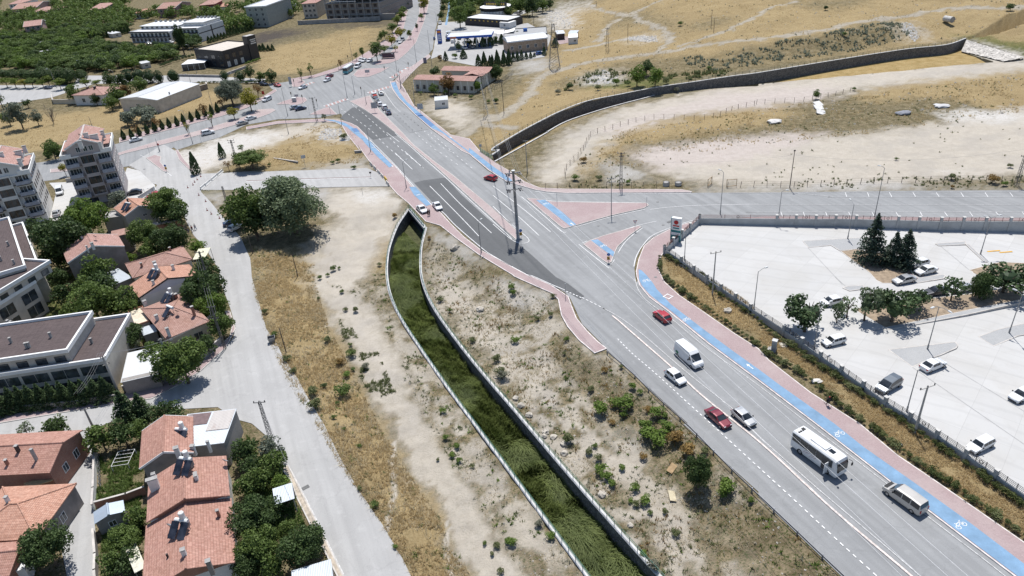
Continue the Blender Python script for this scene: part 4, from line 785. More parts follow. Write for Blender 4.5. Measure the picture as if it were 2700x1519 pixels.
small_extras(h,[('solar','b5',1760,450,-.25),('chimney','b5',1490,620,1.8,.55,M_PLASTW,1.2),('chimney','b5',1500,560,1.6,.45),('chimney','b5',1880,520,.7,.8,M_PLASTW,.4),('dish','b5',2165,400)])
h=House('row_house','row house half tiled, half covered by patched sheet metal, behind the wooden gate',"b5 1335,430 1362,70 1850,265",4.6).walls(M_PLASTD).gable(1.6,M_TILE,M_PLASTD,trim=M_TRIM)
small_extras(h,[('chimney','b5',1700,280,1.0,.6)])
h=House('sheet_metal_annex','flat annex with rusty and pale sheet metal roof and solar panels',"b5 1640,235 2140,178 b1 1615,1340",4.4,'annex').walls(M_BLOCK,ov=.1).flat(M_SHEET,.1,.02)
small_extras(h,[('solar','b5',1720,160,-.2),('chimney','b5',1850,250,.8,.5),('chimney','b5',2000,220,1.0,.35)])
MB().box(.3,h.L/2-.1,-h.W*.1,h.W/2-.1,h.z+.12,h.z+.18).build('roof_sheet',M_SHEETR,h.t);MB().box(-h.L/2+.2,0,h.W*.12,h.W/2-.2,h.z+.13,h.z+.2).build('roof_sheet',M_SHEETP,h.t)
# houses at the left edge of the alley
h=House('brick_house','brick house with broad terracotta roof and three dark chimneys at the left edge',"b5 -700,530 480,467 -620,140",4.2).walls(M_BRICK,ov=.3).gable(1.5,M_TILE,M_BRICK)
small_extras(h,[('chimney','b5',180,260,1.0,.4,M_DARKT),('chimney','b5',350,340,1.9,.35,M_CONC),('chimney','b5',75,385,.8,.35,M_BRICK)]);h.window('r',-.3,1.6,1.0);h.window('r',.4,1.6,1.0)
h=House('brick_house','patched orange hip-roofed house at the left edge below the brick house',"b5 -420,1140 352,1105 -300,620",3.6).walls(M_PLASTD,ov=.25).hip(1.5,M_TILE2)
small_extras(h,[('chimney','b5',80,740,.8,.4)]);h.window('r',.1,1.2,1.0)
h=House('brick_house','small tiled house behind a dark tree in the bottom left corner',"b5 -400,1500 95,1449 -310,1150",3.2).walls(M_BRICK,ov=.25).gable(1.0,M_TILE,M_BRICK)
h=House('lean_to','lean-to with white sheet roof beside the corner house',"b5 120,1420 240,1380 175,1180",2.5,'shed').walls(M_PLASTW,ov=.1).flat(M_SHEETW,.08)
h=House('garden_shed','small shed with blue-grey sheet metal gable roof beside the alley',"b5 905,955 893,842 1195,835",2.5,'shed').walls(M_BLOCK,ov=.12).gable(.5,M_SHEETB,M_BLOCK,.06);h.window('l',0,1.0,.8,.8)
h=House('open_shed','open shed with pale sheet metal roof by the local road',"b6 270,770 460,708 172,645",2.5,'shed').flat(M_SHEET,.06,.03);h.wx,h.wy=h.L/2,h.W/2
for q in((-1,-1),(1,-1),(1,1),(-1,1)):MB().box(-.07,.07,-.07,.07,-.2,2.45).build('post',M_CONC,h.t,(q[0]*(h.L/2-.2),q[1]*(h.W/2-.2),0))
MB().box(-h.L/2,h.L/2,h.W/2-.15,h.W/2,0,2.4).build('back_wall',M_BLOCK,h.t)
h=House('long_shed','long sheet metal roofed shed cut by the bottom edge beside the local road',"b6 440,1600 830,1480 345,1425",2.7,'shed').walls(M_BLOCK,ov=.1).flat(M_SHEET,.07,-.03)
# ---------------------------------------------------------------- older houses between gardens
h=House('tin_shed','low shed with white tin roof beside the thick concrete power pole',"b1 1150,1008 1512,925 1075,768",3.0,'shed').walls(M_BLOCK,ov=.15).flat(M_SHEETW,.08,.03)
h=House('hip_house','yellow-walled house with hipped brown roof, four chimneys and water drum',"b1 1590,602 2008,430 1350,310",3.6).walls(M_CREAM,ov=.4).hip(1.7,M_TILE3)
small_extras(h,[('chimney','b1',1620,565,1.6,.5),('chimney','b1',1505,410,.9,.55),('chimney','b1',1860,370,1.9,.45,M_BRICK),('chimney','b1',1395,275,1.0,.6),('solar','b1',1600,370,-.6,False,False),('solar','b1',1600,240,-.6,True,True),('dish','b1',1700,370),('chimney','b1',1690,210,1.0,.5,M_BRICK)]);h.window('f',-.3,1.0,1.6);h.window('f',.4,1.0,1.6,fr=M_CREAM)
h=House('terrace_annex','cream flat-roofed terrace annex beside the yellow hip-roofed house',"b1 1285,480 1432,430 1172,352",2.8,'annex').walls(M_BEIGE,ov=.05).flat(plain('cream_screed',(.60,.53,.42),.9),.1,par=M_BRICK,ph=.25,pw=.15)
h=House('tin_shed','tiny lean-to with pale blue tin roof against the hip-roofed house',"b1 1365,562 1500,518 1332,498",2.3,'shed').walls(M_BLOCK,ov=.1).flat(M_SHEET,.06,.05)
h=House('gable_house','gabled house with blank white end wall facing the camera',"b1 1240,85 1332,205 1740,-180",4.6).walls(M_PLASTW,ov=.15).gable(1.9,M_TILE2,plain('lilac_white_plaster',(.60,.61,.66),.9,var=.08,scale=.4),trim=M_DARKT)
small_extras(h,[('solar','a5',1470,1385,-.5,True,True),('chimney','a5',1660,1310,1.0,.5),('chimney','a5',1500,1310,1.8,.6),('chimney','b1',1470,70,.7,.45)])
h=House('hip_house','long hipped brown-tiled house with pale awning beside the lattice pole',"a5 1270,1397 1842,1215 1175,1265",3.5).walls(M_BEIGE,ov=.3).hip(1.6,M_TILE3)
small_extras(h,[('chimney','a5',1355,1275,.7,.4,M_BRICK),('chimney','a5',1630,1130,.7,.4,M_BRICK),('chimney','a5',1365,1150,1.3,.5)])
h=House('awning','cream and white corrugated awning at the end of the long hipped house',"a5 1840,1215 1960,1200 1790,1125",2.7,'awning').flat(plain('cream_corrugated',(.62,.60,.46),.7),.06);h.wx,h.wy=h.L/2,h.W/2
for q in((-1,-1),(1,-1),(1,1),(-1,1)):MB().box(-.04,.04,-.04,.04,-.1,2.7).build('post',M_MET,h.t,(q[0]*(h.L/2-.1),q[1]*(h.W/2-.1),0))
h=House('tin_shed','long outbuilding with weathered pale tin roof below the hipped house',"b1 1010,112 1265,5 965,-10",2.8,'shed').walls(M_BLOCK,ov=.1).flat(M_SHEET,.07,.02)
h=House('gable_house','tall house with dark blank gable wall and small roof vents',"a5 600,1130 648,1250 1105,945",6.0).walls(M_PLASTD,ov=.12).gable(2.2,M_TILE4,M_PLASTD,trim=M_TRIM)
small_extras(h,[('chimney','a5',835,1110,.6,.35),('chimney','a5',885,1080,.6,.6),('dish','a5',920,1030),('chimney','a5',785,1010,.5,.4)])
h=House('lean_to','striped brown corrugated roof behind the dark gabled house',"a5 1060,1000 1240,960 1050,950",4.5,'shed').walls(M_PLASTD,ov=.1).flat(M_TILE3,.1,.06)
h=House('gable_house','grey rendered house with orange tiled gable roof and rooftop panels',"a5 1088,725 1192,803 1392,640",5.0).walls(M_PLAST,ov=.12).gable(1.5,M_TILE2,M_PLAST,trim=M_TRIM)
small_extras(h,[('solar','a5',1210,735,-.5,False,True),('chimney','a5',1225,665,.9,.35,M_DARKT)]);h.window('r',.2,3.6,.9,.5)
h=House('flat_annex','flat-roofed grey annex joined to the orange gabled house',"a5 985,835 1190,805 965,775",3.6,'annex').walls(M_PLAST,ov=.05).flat(M_CONC,.1,par=M_PLAST,ph=.3,pw=.2)
h=House('flat_annex','low brick store with concrete slab roof by the local road bend',"a5 1455,895 1735,835 1450,870",3.0,'annex').walls(M_BRICK,ov=.15).flat(plain('slab_concrete',(.46,.41,.35),.9),.2)
h=House('villa','white villa with pinkish hipped roof and dark dormer vents beside the white warehouse',"a1 985,910 1168,836 745,890",4.2).walls(M_PLASTW,ov=.5).hip(2.0,M_TILE4)
small_extras(h,[('chimney','a1',990,815,.9,.9,M_DARKT),('chimney','a1',905,840,.8,.8,M_DARKT),('chimney','a1',1070,825,.8,.8,M_DARKT),('chimney','a1',840,850,.8,.8,M_DARKT)])
for u in(-.7,0,.7):h.window('f',u,1.2,1.6,1.6)
for u in(-.5,.4):h.window('l',u,1.2,1.4,1.6)
h=House('warehouse','long low warehouse with bright white metal roof',"a1 1500,960 1908,803 1118,953",5.0,'warehouse').walls(M_BEIGE,ov=.2).gable(1.0,M_SHEETW,M_PLASTW,.1,trim=M_TRIM)
for u in(-.5,.1):h.window('l',u,1.0,1.6,2.2)
h.chimney('a1',1620,900,.7,.4,M_MET)
# ---------------------------------------------------------------- two five-storey apartment blocks
def apartment(name,label,tri,hgt_e,wallm,trimm,roofm,door_dark):
	h=House(name,label,tri,0.0,'apartment');x,y=h.L/2,h.W/2;T=h.t;fl=(hgt_e-2.2)/4
	h.z=hgt_e;h.wx,h.wy=x,y
	MB().box(-x,x,-y,y,-.3,hgt_e-.05).build('wall',wallm,T)
	for k in range(4):
		z=2.4+k*fl
		for u in(-.68,.68):
			b=MB().box(-x*.26,x*.26,-1.3,0,-.18,0).build('balcony',trimm,T,(u*x,-y,z+.1));MB().box(-x*.26,x*.26,-1.3,-1.22,0,.95).box(-x*.26,-x*.26+.08,-1.22,0,0,.949).box(x*.26-.08,x*.26,-1.22,0,0,.949).build('balustrade',plain(name+'_balustrade',(.34,.36,.42),.4),b)
			w_=h.window('f',u-.1,z+.15,1.5,2.1,M_TRIM,div=1);w_=h.window('f',u+.14,z+.9,1.2,1.3,M_TRIM,div=1)
		c=MB().box(-x*.3,x*.3,-.8,.0,0,.5).box(-x*.3,x*.3,-.8,0,fl-.45,fl-.02).box(-x*.3,-x*.27,-.8,0,.5,fl-.45).box(x*.27,x*.3,-.8,0,.5,fl-.45).build('bay',wallm,T,(0,-y,z))
		f=MB()
		for q in(-.2,0,.2):f.box(q*x-.05,q*x+.05,-.74,-.68,.5,fl-.45)
		f.build('bay_mullion',plain('brown_frame',(.13,.07,.045),.5),c);MB().quad((-x*.27,-.7,.5),(x*.27,-.7,.5),(x*.27,-.7,fl-.45),(-x*.27,-.7,fl-.45)).build('pane',M_PANE,c)
		for v in np.linspace(-.75,.75,5):h.window('r',v,z+.8,1.2 if abs(v)>.2 else .7,1.4,M_DARKT if door_dark else M_TRIM)
		MB().box(-x-.06,x+.06,-y-.06,-y+.02,0,.22).build('floor_band',trimm,T,(0,0,z-.15))
	for u in(-.4,.35):h.window('f',u,.5,2.2,1.2,M_DARKT)
	MB().box(-x-.45,x+.45,-y-.5,y+.3,-.3,0).build('roof_slab',M_TRIM,T,(0,0,hgt_e))
	mb=MB();e=.45
	for a in((-x-e,-x-e+.2,-y-.5,y+.3),(x+e-.2,x+e,-y-.5,y+.3),(-x-e+.2,-x*.62,-y-.5,-y-.3),(x*.62,x+e-.2,-y-.5,-y-.3),(-x-e+.2,x+e-.2,y+.1,y+.3)):mb.box(*a,0.004,.85)
	mb.build('parapet',M_TRIM,T,(0,0,hgt_e))
	gx=x*.74;gz=hgt_e+2.3;rise=1.9;yf,yb=-y-.2,y-.2
	MB().box(-gx,gx,yf,yb,0,2.3).build('attic_wall',wallm,T,(0,0,hgt_e+.003))
	for yy in(yf,yb):MB().tri((-gx,yy,gz-.01),(gx,yy,gz-.01),(0,yy,gz+rise-.02)).build('gable',wallm,T)
	for sg in(-1,1):
		sl=math.hypot(gx+.2,rise);o=MB().box(yf-.2,yb+.2,-sl,0,0,.15).build('roof_slope',roofm,T,(0,0,gz+rise+.02));o.rotation_euler=(math.atan2(rise,gx+.2),0,sg*math.pi/2)
		if sg>0:o.location.y+=0
	mb=MB().box(-.25,.25,yf-.25,yb+.25,.12,.26);mb.build('ridge_strip',plain('ridge_grey',(.45,.40,.38),.8),T,(0,0,gz+rise))
	for yy in(yf-.28,yb+.28):
		mb=MB()
		for sg in(-1,1):mb.bar((sg*(gx+.3),yy,gz-.12),(0,yy,gz+rise+.16),.12,.35)
		mb.build('bargeboard',M_TRIM,T)
	h.hf=lambda a,b:gz+.15+rise*(1-min(1,abs(a)/(gx+.2)));h.wy=y+.2;h.wx=gx
	for u in(-.35,.05,.38):h.window('f',u,hgt_e+.9,.95,1.3,M_TRIM)
	h.wx,h.wy=x,y
	MB().box(gx+.1,x+.1,-y*.55,y*.7,0,.12).build('terrace_roof',roofm,T,(0,0,hgt_e+.9));MB().box(-x-.1,-gx-.1,-y*.55,y*.7,0,.12).build('terrace_roof',roofm,T,(0,0,hgt_e+.9))
	return h
hb=apartment('apartment_block','grey-mauve apartment block with white trim, the one nearer the junction',"a5 1216,615 1232,330 778,735 0,0",14.2,M_MAUVE,plain('slate_trim',(.30,.27,.28),.7,var=.06),M_TILE4,False)
for it in((830,50,1.5,1.2),(770,120,1.3,1.0),(905,60,1.4,2.0),(985,20,1.3,.9),(960,130,1.3,.8)):hb.chimney('a5',it[0],it[1],it[2]*.8,it[3],M_PLASTW,.6)
hb.dish('a5',770,55);hb.dish('a5',740,150)
ha=apartment('apartment_block','white apartment block with black floor trims cut by the left edge',"a5 475,840 540,500 -40,985 0,0",14.0,M_PLASTW,M_DARKT,M_TILE4,True)
for it in((240,165,1.3,.9),(185,215,1.4,1.6),(195,290,1.3,.9),(20,230,1.3,1.1)):ha.chimney('a5',it[0],it[1],it[2]*.8,it[3],M_PLASTW,.6)
# ---------------------------------------------------------------- modern villas with dark brown roofs
def modern(name,label,tri,z,up,vents,wins,base_tri=None):
	h=House(name,label,tri,z,'villa').walls(M_BEIGE,ov=.02).flat(M_BROWNR,.1,.0,par=M_TRIM,ph=.5,pw=.35)
	if up:
		p=pts(up);q=[h.loc(a,z+2.2)for a in p];x0,x1=min(a[0]for a in q),max(a[0]for a in q);y0,y1=min(a[1]for a in q),max(a[1]for a in q)
		MB().box(x0,x1,y0,y1,.11,2.1).build('attic_wall',M_BEIGE,h.t,(0,0,z));MB().box(x0-.3,x1+.3,y0-.3,y1+.1,2.1,2.32).build('roof',M_BROWNR,h.t,(0,0,z))
		e=.32;mb=MB().box(x0-e,x1+e,y0-e,y0-e+.35,2.08,2.8).box(x0-e,x1+e,y1-.2,y1+.12,2.08,2.8).box(x1-.02,x1+e,y0+.03,y1-.2,2.08,2.796).box(x0-e,x0+.02,y0+.03,y1-.2,2.08,2.796);mb.build('parapet',M_TRIM,h.t,(0,0,z));h.hf=lambda a,b:z+2.32 if(x0<a<x1 and y0<b<y1)else z+.1
		n=max(2,int((x1-x0)/3))
		for k in range(n):
			w2=.9;o=MB().box(-w2,w2,-.04,.03,.3,1.5).build('window',M_DARKT,h.t,(x0+(k+.5)*(x1-x0)/n,y0,z));MB().quad((-w2+.08,-.05,.38),(w2-.08,-.05,.38),(w2-.08,-.05,1.42),(-w2+.08,-.05,1.42)).build('pane',M_PANE,o)
	for v in vents:
		if v[0]=='c':h.chimney(v[1],v[2],v[3],.9,.35,M_CONC)
		else:
			lx,ly,zz=h.on_roof(v[1],v[2],v[3]);o=MB().box(-.75,.75,-.55,.55,-.1,.45).build('roof_vent',M_BEIGE,h.t,(lx,ly,zz));MB().tri((-.8,-.6,.45),(.8,-.6,.45),(0,0,.75)).tri((.8,.6,.45),(-.8,.6,.45),(0,0,.75)).tri((.8,-.6,.45),(.8,.6,.45),(0,0,.75)).tri((-.8,.6,.45),(-.8,-.6,.45),(0,0,.75)).build('vent_cap',plain('tan_cap',(.44,.34,.30),.8),o)
	for s_,n,zz,wd,hh in wins:
		for k in range(n):
			u=-1+(2*k+1)/n;h.window(s_,u,zz,wd,hh,M_BEIGE,div=1)
	return h
hm=modern('brown_roofed_villa','large flat villa with brown roofs and white parapets beside the conifer hedge',"b1 -400,1013 1010,802 -500,620",5.6,"b1 -380,852 640,712 800,400 -300,520",[('v','b1',105,520),('v','b1',228,505),('v','b1',458,475),('v','b1',580,460),('c','b1',110,630),('c','b1',260,680),('c','b1',285,675),('c','b1',490,580),('c','b1',880,635)],[('f',5,3.2,4.2,1.8),('f',5,.5,4.2,1.9)])
hm=modern('brown_roofed_villa','brown-roofed villa with tall glazed end facing the lawn, left edge',"b1 -560,620 350,55 -640,240",6.8,"b1 -500,450 205,0 80,-160 -640,200",[('c','b1',120,470),('c','b1',90,460)],[('f',4,3.8,3.4,2.2),('f',4,.6,3.4,2.4)])
hm=modern('brown_roofed_villa','brown-roofed villa with four small roof chimneys below the white apartment block',"a5 390,1300 228,870 -420,1500",7.6,"a5 225,1290 90,850 -300,930 -380,1380",[('c','a5',40,910),('c','a5',85,1080),('c','a5',140,1255),('c','a5',15,1225)],[('l',3,4.4,1.6,1.6),('f',4,4.2,2,1.6)])
# ---------------------------------------------------------------- buildings beyond the junction
h=House('restaurant','black cubic restaurant with corner tower and pale roof terrace',"a1 1895,625 2165,652 2020,520",0,'building');h.z=top_of(onz(px('a1',2165,652)),px('a1',2140,500));M_BLK=plain('black_cladding',(.035,.035,.04),.5,var=.15)
h.walls(M_BLK,h.z,0).flat(plain('pale_terrace',(.55,.50,.44),.9),.08,par=M_BLK,ph=.5,pw=.3)
MB().box(h.L/2-3.2,h.L/2+.4,h.W/2-5,h.W/2+.2,-.2,h.z+4.2).build('tower',M_BLK,h.t);MB().box(h.L/2-3,h.L/2+.2,h.W/2-4.8,h.W/2,h.z+4.2,h.z+4.26).build('tower_roof',plain('pale_terrace2',(.45,.44,.43),.9),h.t)
for k in range(4):h.window('f',-.75+.5*k,h.z*.55,2.6,1.6,M_BLK,div=1);h.window('f',-.75+.5*k,.5,2.6,2.4,M_BLK,div=1)
for k in range(3):h.window('r',-.8+.4*k,h.z*.55,1.8,1.8,plain('amber_frame',(.16,.08,.03),.5));h.window('r',-.8+.4*k,.3,1.8,2.6,M_DARKT,pane=plain('pale_blind',(.5,.5,.48)))
for k,(w_,zz)in enumerate(((1.8,2.6),(1.5,1.7),(1.7,.8))):
	for j in range(6):MB().box(.0,.04,-w_+j*w_/3+.05,-w_+j*w_/3+w_/3.6,zz,zz+.5).build('sign_letter',M_TRIM,h.t,(h.L/2+.41,h.W/2-1.8,h.z-.6))
h=House('glass_pavilion','white-framed glass pavilion in front of the black restaurant',"a1 1730,620 1950,600 1790,575",3.0,'pavilion').walls(M_PANE,ov=.1).flat(M_TRIM,.15)
for k in range(5):MB().box(-.06,.06,-.08,.08,0,3).build('post',M_TRIM,h.t,(-h.L/2+.1+k*(h.L-.2)/4,-h.W/2+.05,0))
def slab_block(name,label,tri,zt,n_f,n_b,wallm,cat='building',bands=True):
	h=House(name,label,tri,0,cat);h.z=zt;h.walls(wallm,zt,0).flat(M_SHEETW,.15,.0,par=M_TRIM,ph=.35,pw=.3);fh=zt/n_f
	for k in range(n_f):
		b=MB().box(-h.L/2,h.L/2,-h.W/2-1.0,-h.W/2-.003,-.12,.06).build('gallery',M_TRIM,h.t,(0,0,(k+1)*fh-.15))
		MB().box(-h.L/2,h.L/2,-h.W/2-1.0,-h.W/2-.92,.06,.8).build('balustrade',M_DARKT,b)
		for j in range(n_b):h.window('f',-1+(2*j+1)/n_b,k*fh+.3,h.L/n_b*.55,fh-.8,M_TRIM)
	return h
hh=slab_block('school_wing','long white balconied wing with saw-tooth roof vents behind the black restaurant',"a1 1268,405 1650,402 1330,330",top_of(onz(px('a1',1268,405)),px('a1',1240,312)),2,10,M_PLASTW,'building')
MB().box(-hh.L/2+1,hh.L/2-.5,-hh.W*.12,hh.W/2,hh.z,hh.z+2).build('clerestory',M_PLASTW,hh.t);MB().box(-hh.L/2+.7,hh.L/2-.2,-hh.W*.16,hh.W/2+.3,hh.z+2,hh.z+2.2).build('upper_roof',M_SHEETW,hh.t)
for k in range(8):MB().box(-.6,.6,-.6,.6,0,1.1).build('roof_vent',M_MET,hh.t,(-hh.L/2+2+k*(hh.L-4)/7,hh.W*.4,hh.z+2.2));MB().box(-.9,.9,-.03,.03,.4,1.5).build('window',M_PANE,hh.t,(-hh.L/2+2+k*(hh.L-4)/7,-hh.W*.12-.04,hh.z+.1))
hh=slab_block('school_wing','taller white wing with blank cross-banded end wall behind the black restaurant',"a1 1700,405 1925,402 1760,330",top_of(onz(px('a1',1925,402)),px('a1',1900,275)),3,6,M_PLASTW,'building')
MB().box(-hh.L/2+.5,hh.L/2-1.5,-hh.W*.15,hh.W/2,hh.z,hh.z+2.2).build('clerestory',M_PLASTW,hh.t);MB().box(-hh.L/2+.3,hh.L/2-1,-hh.W*.2,hh.W/2+.3,hh.z+2.2,hh.z+2.4).build('upper_roof',M_SHEETW,hh.t)
MB().box(hh.L/2,hh.L/2+.06,-.5,.5,0,hh.z).build('wall_band',M_DARKT,hh.t);MB().box(hh.L/2,hh.L/2+.05,-hh.W/2,hh.W/2,hh.z*.6,hh.z*.6+.5).build('wall_band',M_DARKT,hh.t)
for k in range(6):MB().box(-.6,.6,-.6,.6,0,1.1).build('roof_vent',M_MET,hh.t,(-hh.L/2+1.5+k*(hh.L-4)/5,hh.W*.4,hh.z+2.4))
# concrete shell
h=House('concrete_shell','unfinished concrete frame building with open floors at the top edge',"a2 772,200 1288,190 830,80",0,'building');z1=17.0;fh=3.4;h.wx,h.wy=h.L/2,max(7,h.W/2)
x,y=h.L/2,max(7,h.W/2);h.c+=Vector((0,y-h.W/2,0));h.t.location.y+=y-h.W/2
for k in range(6):MB().box(-x-.2,x+.2,-y-.2,y+.2,k*fh-.25,k*fh).build('floor_slab',M_CONC,h.t)
for k in range(5):
	for j in range(8):
		xx=-x+.4+j*(2*x-.8)/7;MB().box(-.3,.3,-.3,.3,0,fh-.26).build('column',M_CONC,h.t,(xx,-y+.4,k*fh+.003))
	if k<3:
		MB().box(-x+.1,x-.1,-y+.75,y-.2,.01,fh-.27).build('infill_wall',plain('block_wall',(.27,.24,.22),.9,var=.2),h.t,(0,0,k*fh))
		for j in range(7):
			xx=-x+.4+(j+.5)*(2*x-.8)/7;MB().box(-1.1,1.1,-y+.70,-y+.74,.8,2.6).build('window_opening',M_DARKT,h.t,(xx,0,k*fh))
	else:MB().box(-x+1,x-1,y-1,y-.6,.01,fh-.27).build('infill_wall',plain('block_wall2',(.2,.18,.17),.9),h.t,(0,0,k*fh))
MB().box(-x*.4,x*.5,-y-1.0,-y-.3,0,.3).build('scaffold_sheet',M_TRIM,h.t,(-x*.3,0,3*fh+1))
# far houses among the trees
def far_house(label,tri,z,wallm,roofm,kind='hip',rise=2.2,nf=2,name='far_house'):
	h=House(name,label,tri,z,'house').walls(wallm,ov=.5)
	if kind=='hip':h.hip(rise,roofm)
	elif kind=='gable':h.gable(rise,roofm,wallm,trim=M_TRIM)
	else:h.flat(roofm,.2,par=M_TRIM)
	for f in range(nf):
		for u in(-.6,0,.6):h.window('f',u,z*f/nf+.8,1.5,1.5)
		for u in(-.4,.4):h.window('l',u,z*f/nf+.8,1.3,1.5)
	h.chimney_pos=None;return h
M_PINKW=plain('pink_plaster',(.42,.27,.24),.9,var=.1);M_REDW=plain('dark_red_plaster',(.24,.06,.06),.9,var=.1)
far_house('three-storey pink house standing alone in the orchard',"a1 220,262 395,240 155,235",8.0,M_PINKW,M_TILE4,'gable',2.2,3)
far_house('pink-roofed house at the top left corner',"a1 75,45 190,35 70,10",6,M_PLASTW,M_TILE4);far_house('long brown-roofed house beside a dark conifer, top left',"a1 105,95 350,70 110,50",6,M_PINKW,M_TILE3,'gable');far_house('pink-roofed house with pale blue wall, top left',"a1 270,120 460,110 270,85",5,M_PLASTW,M_TILE4)
far_house('two-storey house with layered red roof among trees near the top edge',"a1 840,100 985,85 860,50",6,M_PLASTD,M_TILE4);far_house('low house with orange roof and white terrace in the orchard',"a1 1275,130 1405,120 1290,100",4,M_PLASTW,M_TILE2,'hip',1.5,1)
far_house('brown house with steep red roof above blue tarpaulins',"a1 1490,90 1670,78 1500,45",6,M_PINKW,M_TILE3,'gable',2.5);far_house('dark red house with white window frames near the top edge',"a1 1895,55 2050,42 1900,22",7,M_REDW,M_TILE4);far_house('small tan-roofed house behind the dark red house',"a1 2095,70 2170,62 2090,40",5,M_PLASTW,M_TILE2,'hip',1.5,1)
far_house('tall grey block behind the orchard at the top edge',"a1 2330,75 2536,65 2330,0",12,plain('grey_green_plaster',(.33,.35,.33),.9),M_SHEETW,'flat',1,4,'far_block')
far_house('small white flat house above the school wing',"a2 290,75 400,70 300,50",4,M_PLASTW,M_SHEETW,'flat',1,1);far_house('pale block at the top edge left of the concrete shell',"a2 520,40 665,30 520,-20",9,M_BEIGE,M_TILE4,'hip',2,3)
far_house('white-walled house by the top street corner',"a1 1020,70 1040,60 1000,45",5,M_PLASTW,M_SHEETW,'flat',1,1)
for i,(a,b,c)in enumerate(((430,405,'small white garden hut in the middle of the orchard'),(470,490,'pale garden hut lower in the orchard'),(1390,595,'grey hut roof at the orchard edge by the street'),(780,180,'white hut roof between orchard trees below the red roof house'),(1110,310,'long white hut left of the white school wing'))):
	h=House('garden_hut',c,"a1 %d,%d %d,%d %d,%d"%(a-40,b+15,a+45,b-2,a-20,b-12),2.6,'hut').walls(M_BEIGE,ov=.15).flat(M_SHEETW,.1,.02);h.window('f',0,.8,1.2,1.0)
h=House('pump_house','cream courtyard building with low pinkish tiled roofs beside the junction',"a2 1600,868 2165,888 1650,800",0,'building');zt=4.6;h.z=zt
p=[h.loc(px('a2',a,b),zt)for a,b in((1590,762),(2165,785),(1655,712),(2315,680),(1800,630),(2310,642),(1850,665),(2150,690),(2010,715))]
x0,x1=p[0][0],p[1][0];y0=p[0][1];y1=p[4][1];wd=(y1-y0)*.34;M_PUMP=plain('pale_panel_wall',(.50,.48,.42),.85,var=.08)
def wing(ax,bx,ay,by,along):
	MB().box(ax+.4,bx-.4,ay+.4,by-.4,-.2,zt).build('wall',M_PUMP,h.t);cx,cy=(ax+bx)/2,(ay+by)/2;L,Wd=(bx-ax,by-ay)if along=='x' else(by-ay,bx-ax)
	for sg in(0,math.pi):
		rise=.9;sl=math.hypot(rise,Wd/2);o=MB().box(-L/2,L/2,-sl,0,0,.12).build('roof_slope',M_TILE4,h.t,(cx,cy,zt+rise));o.rotation_euler=(math.atan2(rise,Wd/2),0,sg+(math.pi/2 if along=='y' else 0))
wing(x0,x1,y0,y0+wd,'x');wing(x1-wd*1.1,x1+.01,y0+wd,y1-wd+.02,'y');wing(x0+(x1-x0)*.18,x1+.02,y1-wd,y1,'x')
h.wx,h.wy=(x1-x0)/2,1
for k in range(9):
	xx=x0+(k+.5)*(x1-x0)/9;MB().box(-.12,.12,-.05,.3,0,zt-.05).build('pilaster',M_TRIM,h.t,(xx-(x1-x0)/18,y0+.38,0));o=MB().box(-.55,.55,-.04,.05,1.0,2.6).build('window',M_DARKT,h.t,(xx,y0+.37,0));MB().quad((-.45,-.05,1.1),(.45,-.05,1.1),(.45,-.05,2.5),(-.45,-.05,2.5)).build('pane',M_PANE,o)
h=House('white_kiosk','small white metal kiosk on the dusty yard beside the pump house',"a2 1805,1040 1930,1028 1800,1000",0,'kiosk');h.z=2.8;h.walls(M_PLASTW,2.8,0).flat(M_SHEETW,.1,par=M_TRIM,ph=.1,pw=.15);h.window('f',.3,1.2,1.0,.8)
h=House('stone_hall','long stone hall with rounded white roof behind a conifer row',"a3 145,515 520,470 75,480",0,'hall');h.W=max(h.W,11);h.z=5.0;h.walls(plain('ochre_stone_wall',(.36,.27,.20),.9,var=.3,scale=1.5),5.0,0);mb=MB();x,y=h.L/2+.2,h.W/2+.2
for i in range(10):
	a0,a1=math.pi*i/10,math.pi*(i+1)/10;mb.quad((-x,-y*math.cos(a0),5+1.6*math.sin(a0)),(x,-y*math.cos(a0),5+1.6*math.sin(a0)),(x,-y*math.cos(a1),5+1.6*math.sin(a1)),(-x,-y*math.cos(a1),5+1.6*math.sin(a1)))
for q in(-x,x):mb.poly([(q,-y*math.cos(math.pi*i/10),5+1.6*math.sin(math.pi*i/10))for i in range(11)])
mb.build('vault_roof',M_SHEETW,h.t)
for k in range(5):h.window('f',-.8+.4*k,1.8,1.2,1.4)
# filling station
h=House('station_building','low grey flat-roofed station building with dark fascia behind the canopy',"a3 100,360 520,330 130,290",4.0,'building').walls(M_BLK,ov=.4).flat(M_GREYP,.3,par=M_BLK,ph=.3);MB().box(-1,1,-.7,.7,0,1.4).build('roof_tank',plain('blue_tank',(.03,.12,.40),.5),h.t,(0,1,4.3))
for k in range(6):h.window('f',-.85+.34*k,.6,2.2,2.6,M_DARKT)
h=House('cafe_building','round-topped black cafe with white roof and gold signboard by the station',"a2 2200,190 2440,200 2210,140",0,'cafe');h.z=5.5;h.t.location.y+=4;mb=MB().lathe([(9,0),(9,5.2),(9.6,5.2),(9.6,6.0),(9,6.0),(8.9,5.7),(.1,5.7)],24);mb.build('drum_wall',M_BLK,h.t)
MB().lathe([(9.2,0),(9.2,.05),(.1,.06)],24,(0,0,6.02)).build('roof',M_TRIM,h.t);MB().box(-8,8,-.15,.15,6.2,8.2).build('signboard',M_BLK,h.t)
for k in range(14):
	a=-math.pi*.92+k*math.pi*.84/13;o=MB().box(-.8,.8,-.06,.06,.8,4.2).build('window',M_TRIM,h.t,(9.05*math.cos(a),9.05*math.sin(a),0),a+math.pi/2)
M_GOLD=plain('gold_letters',(.55,.38,.08),.5)
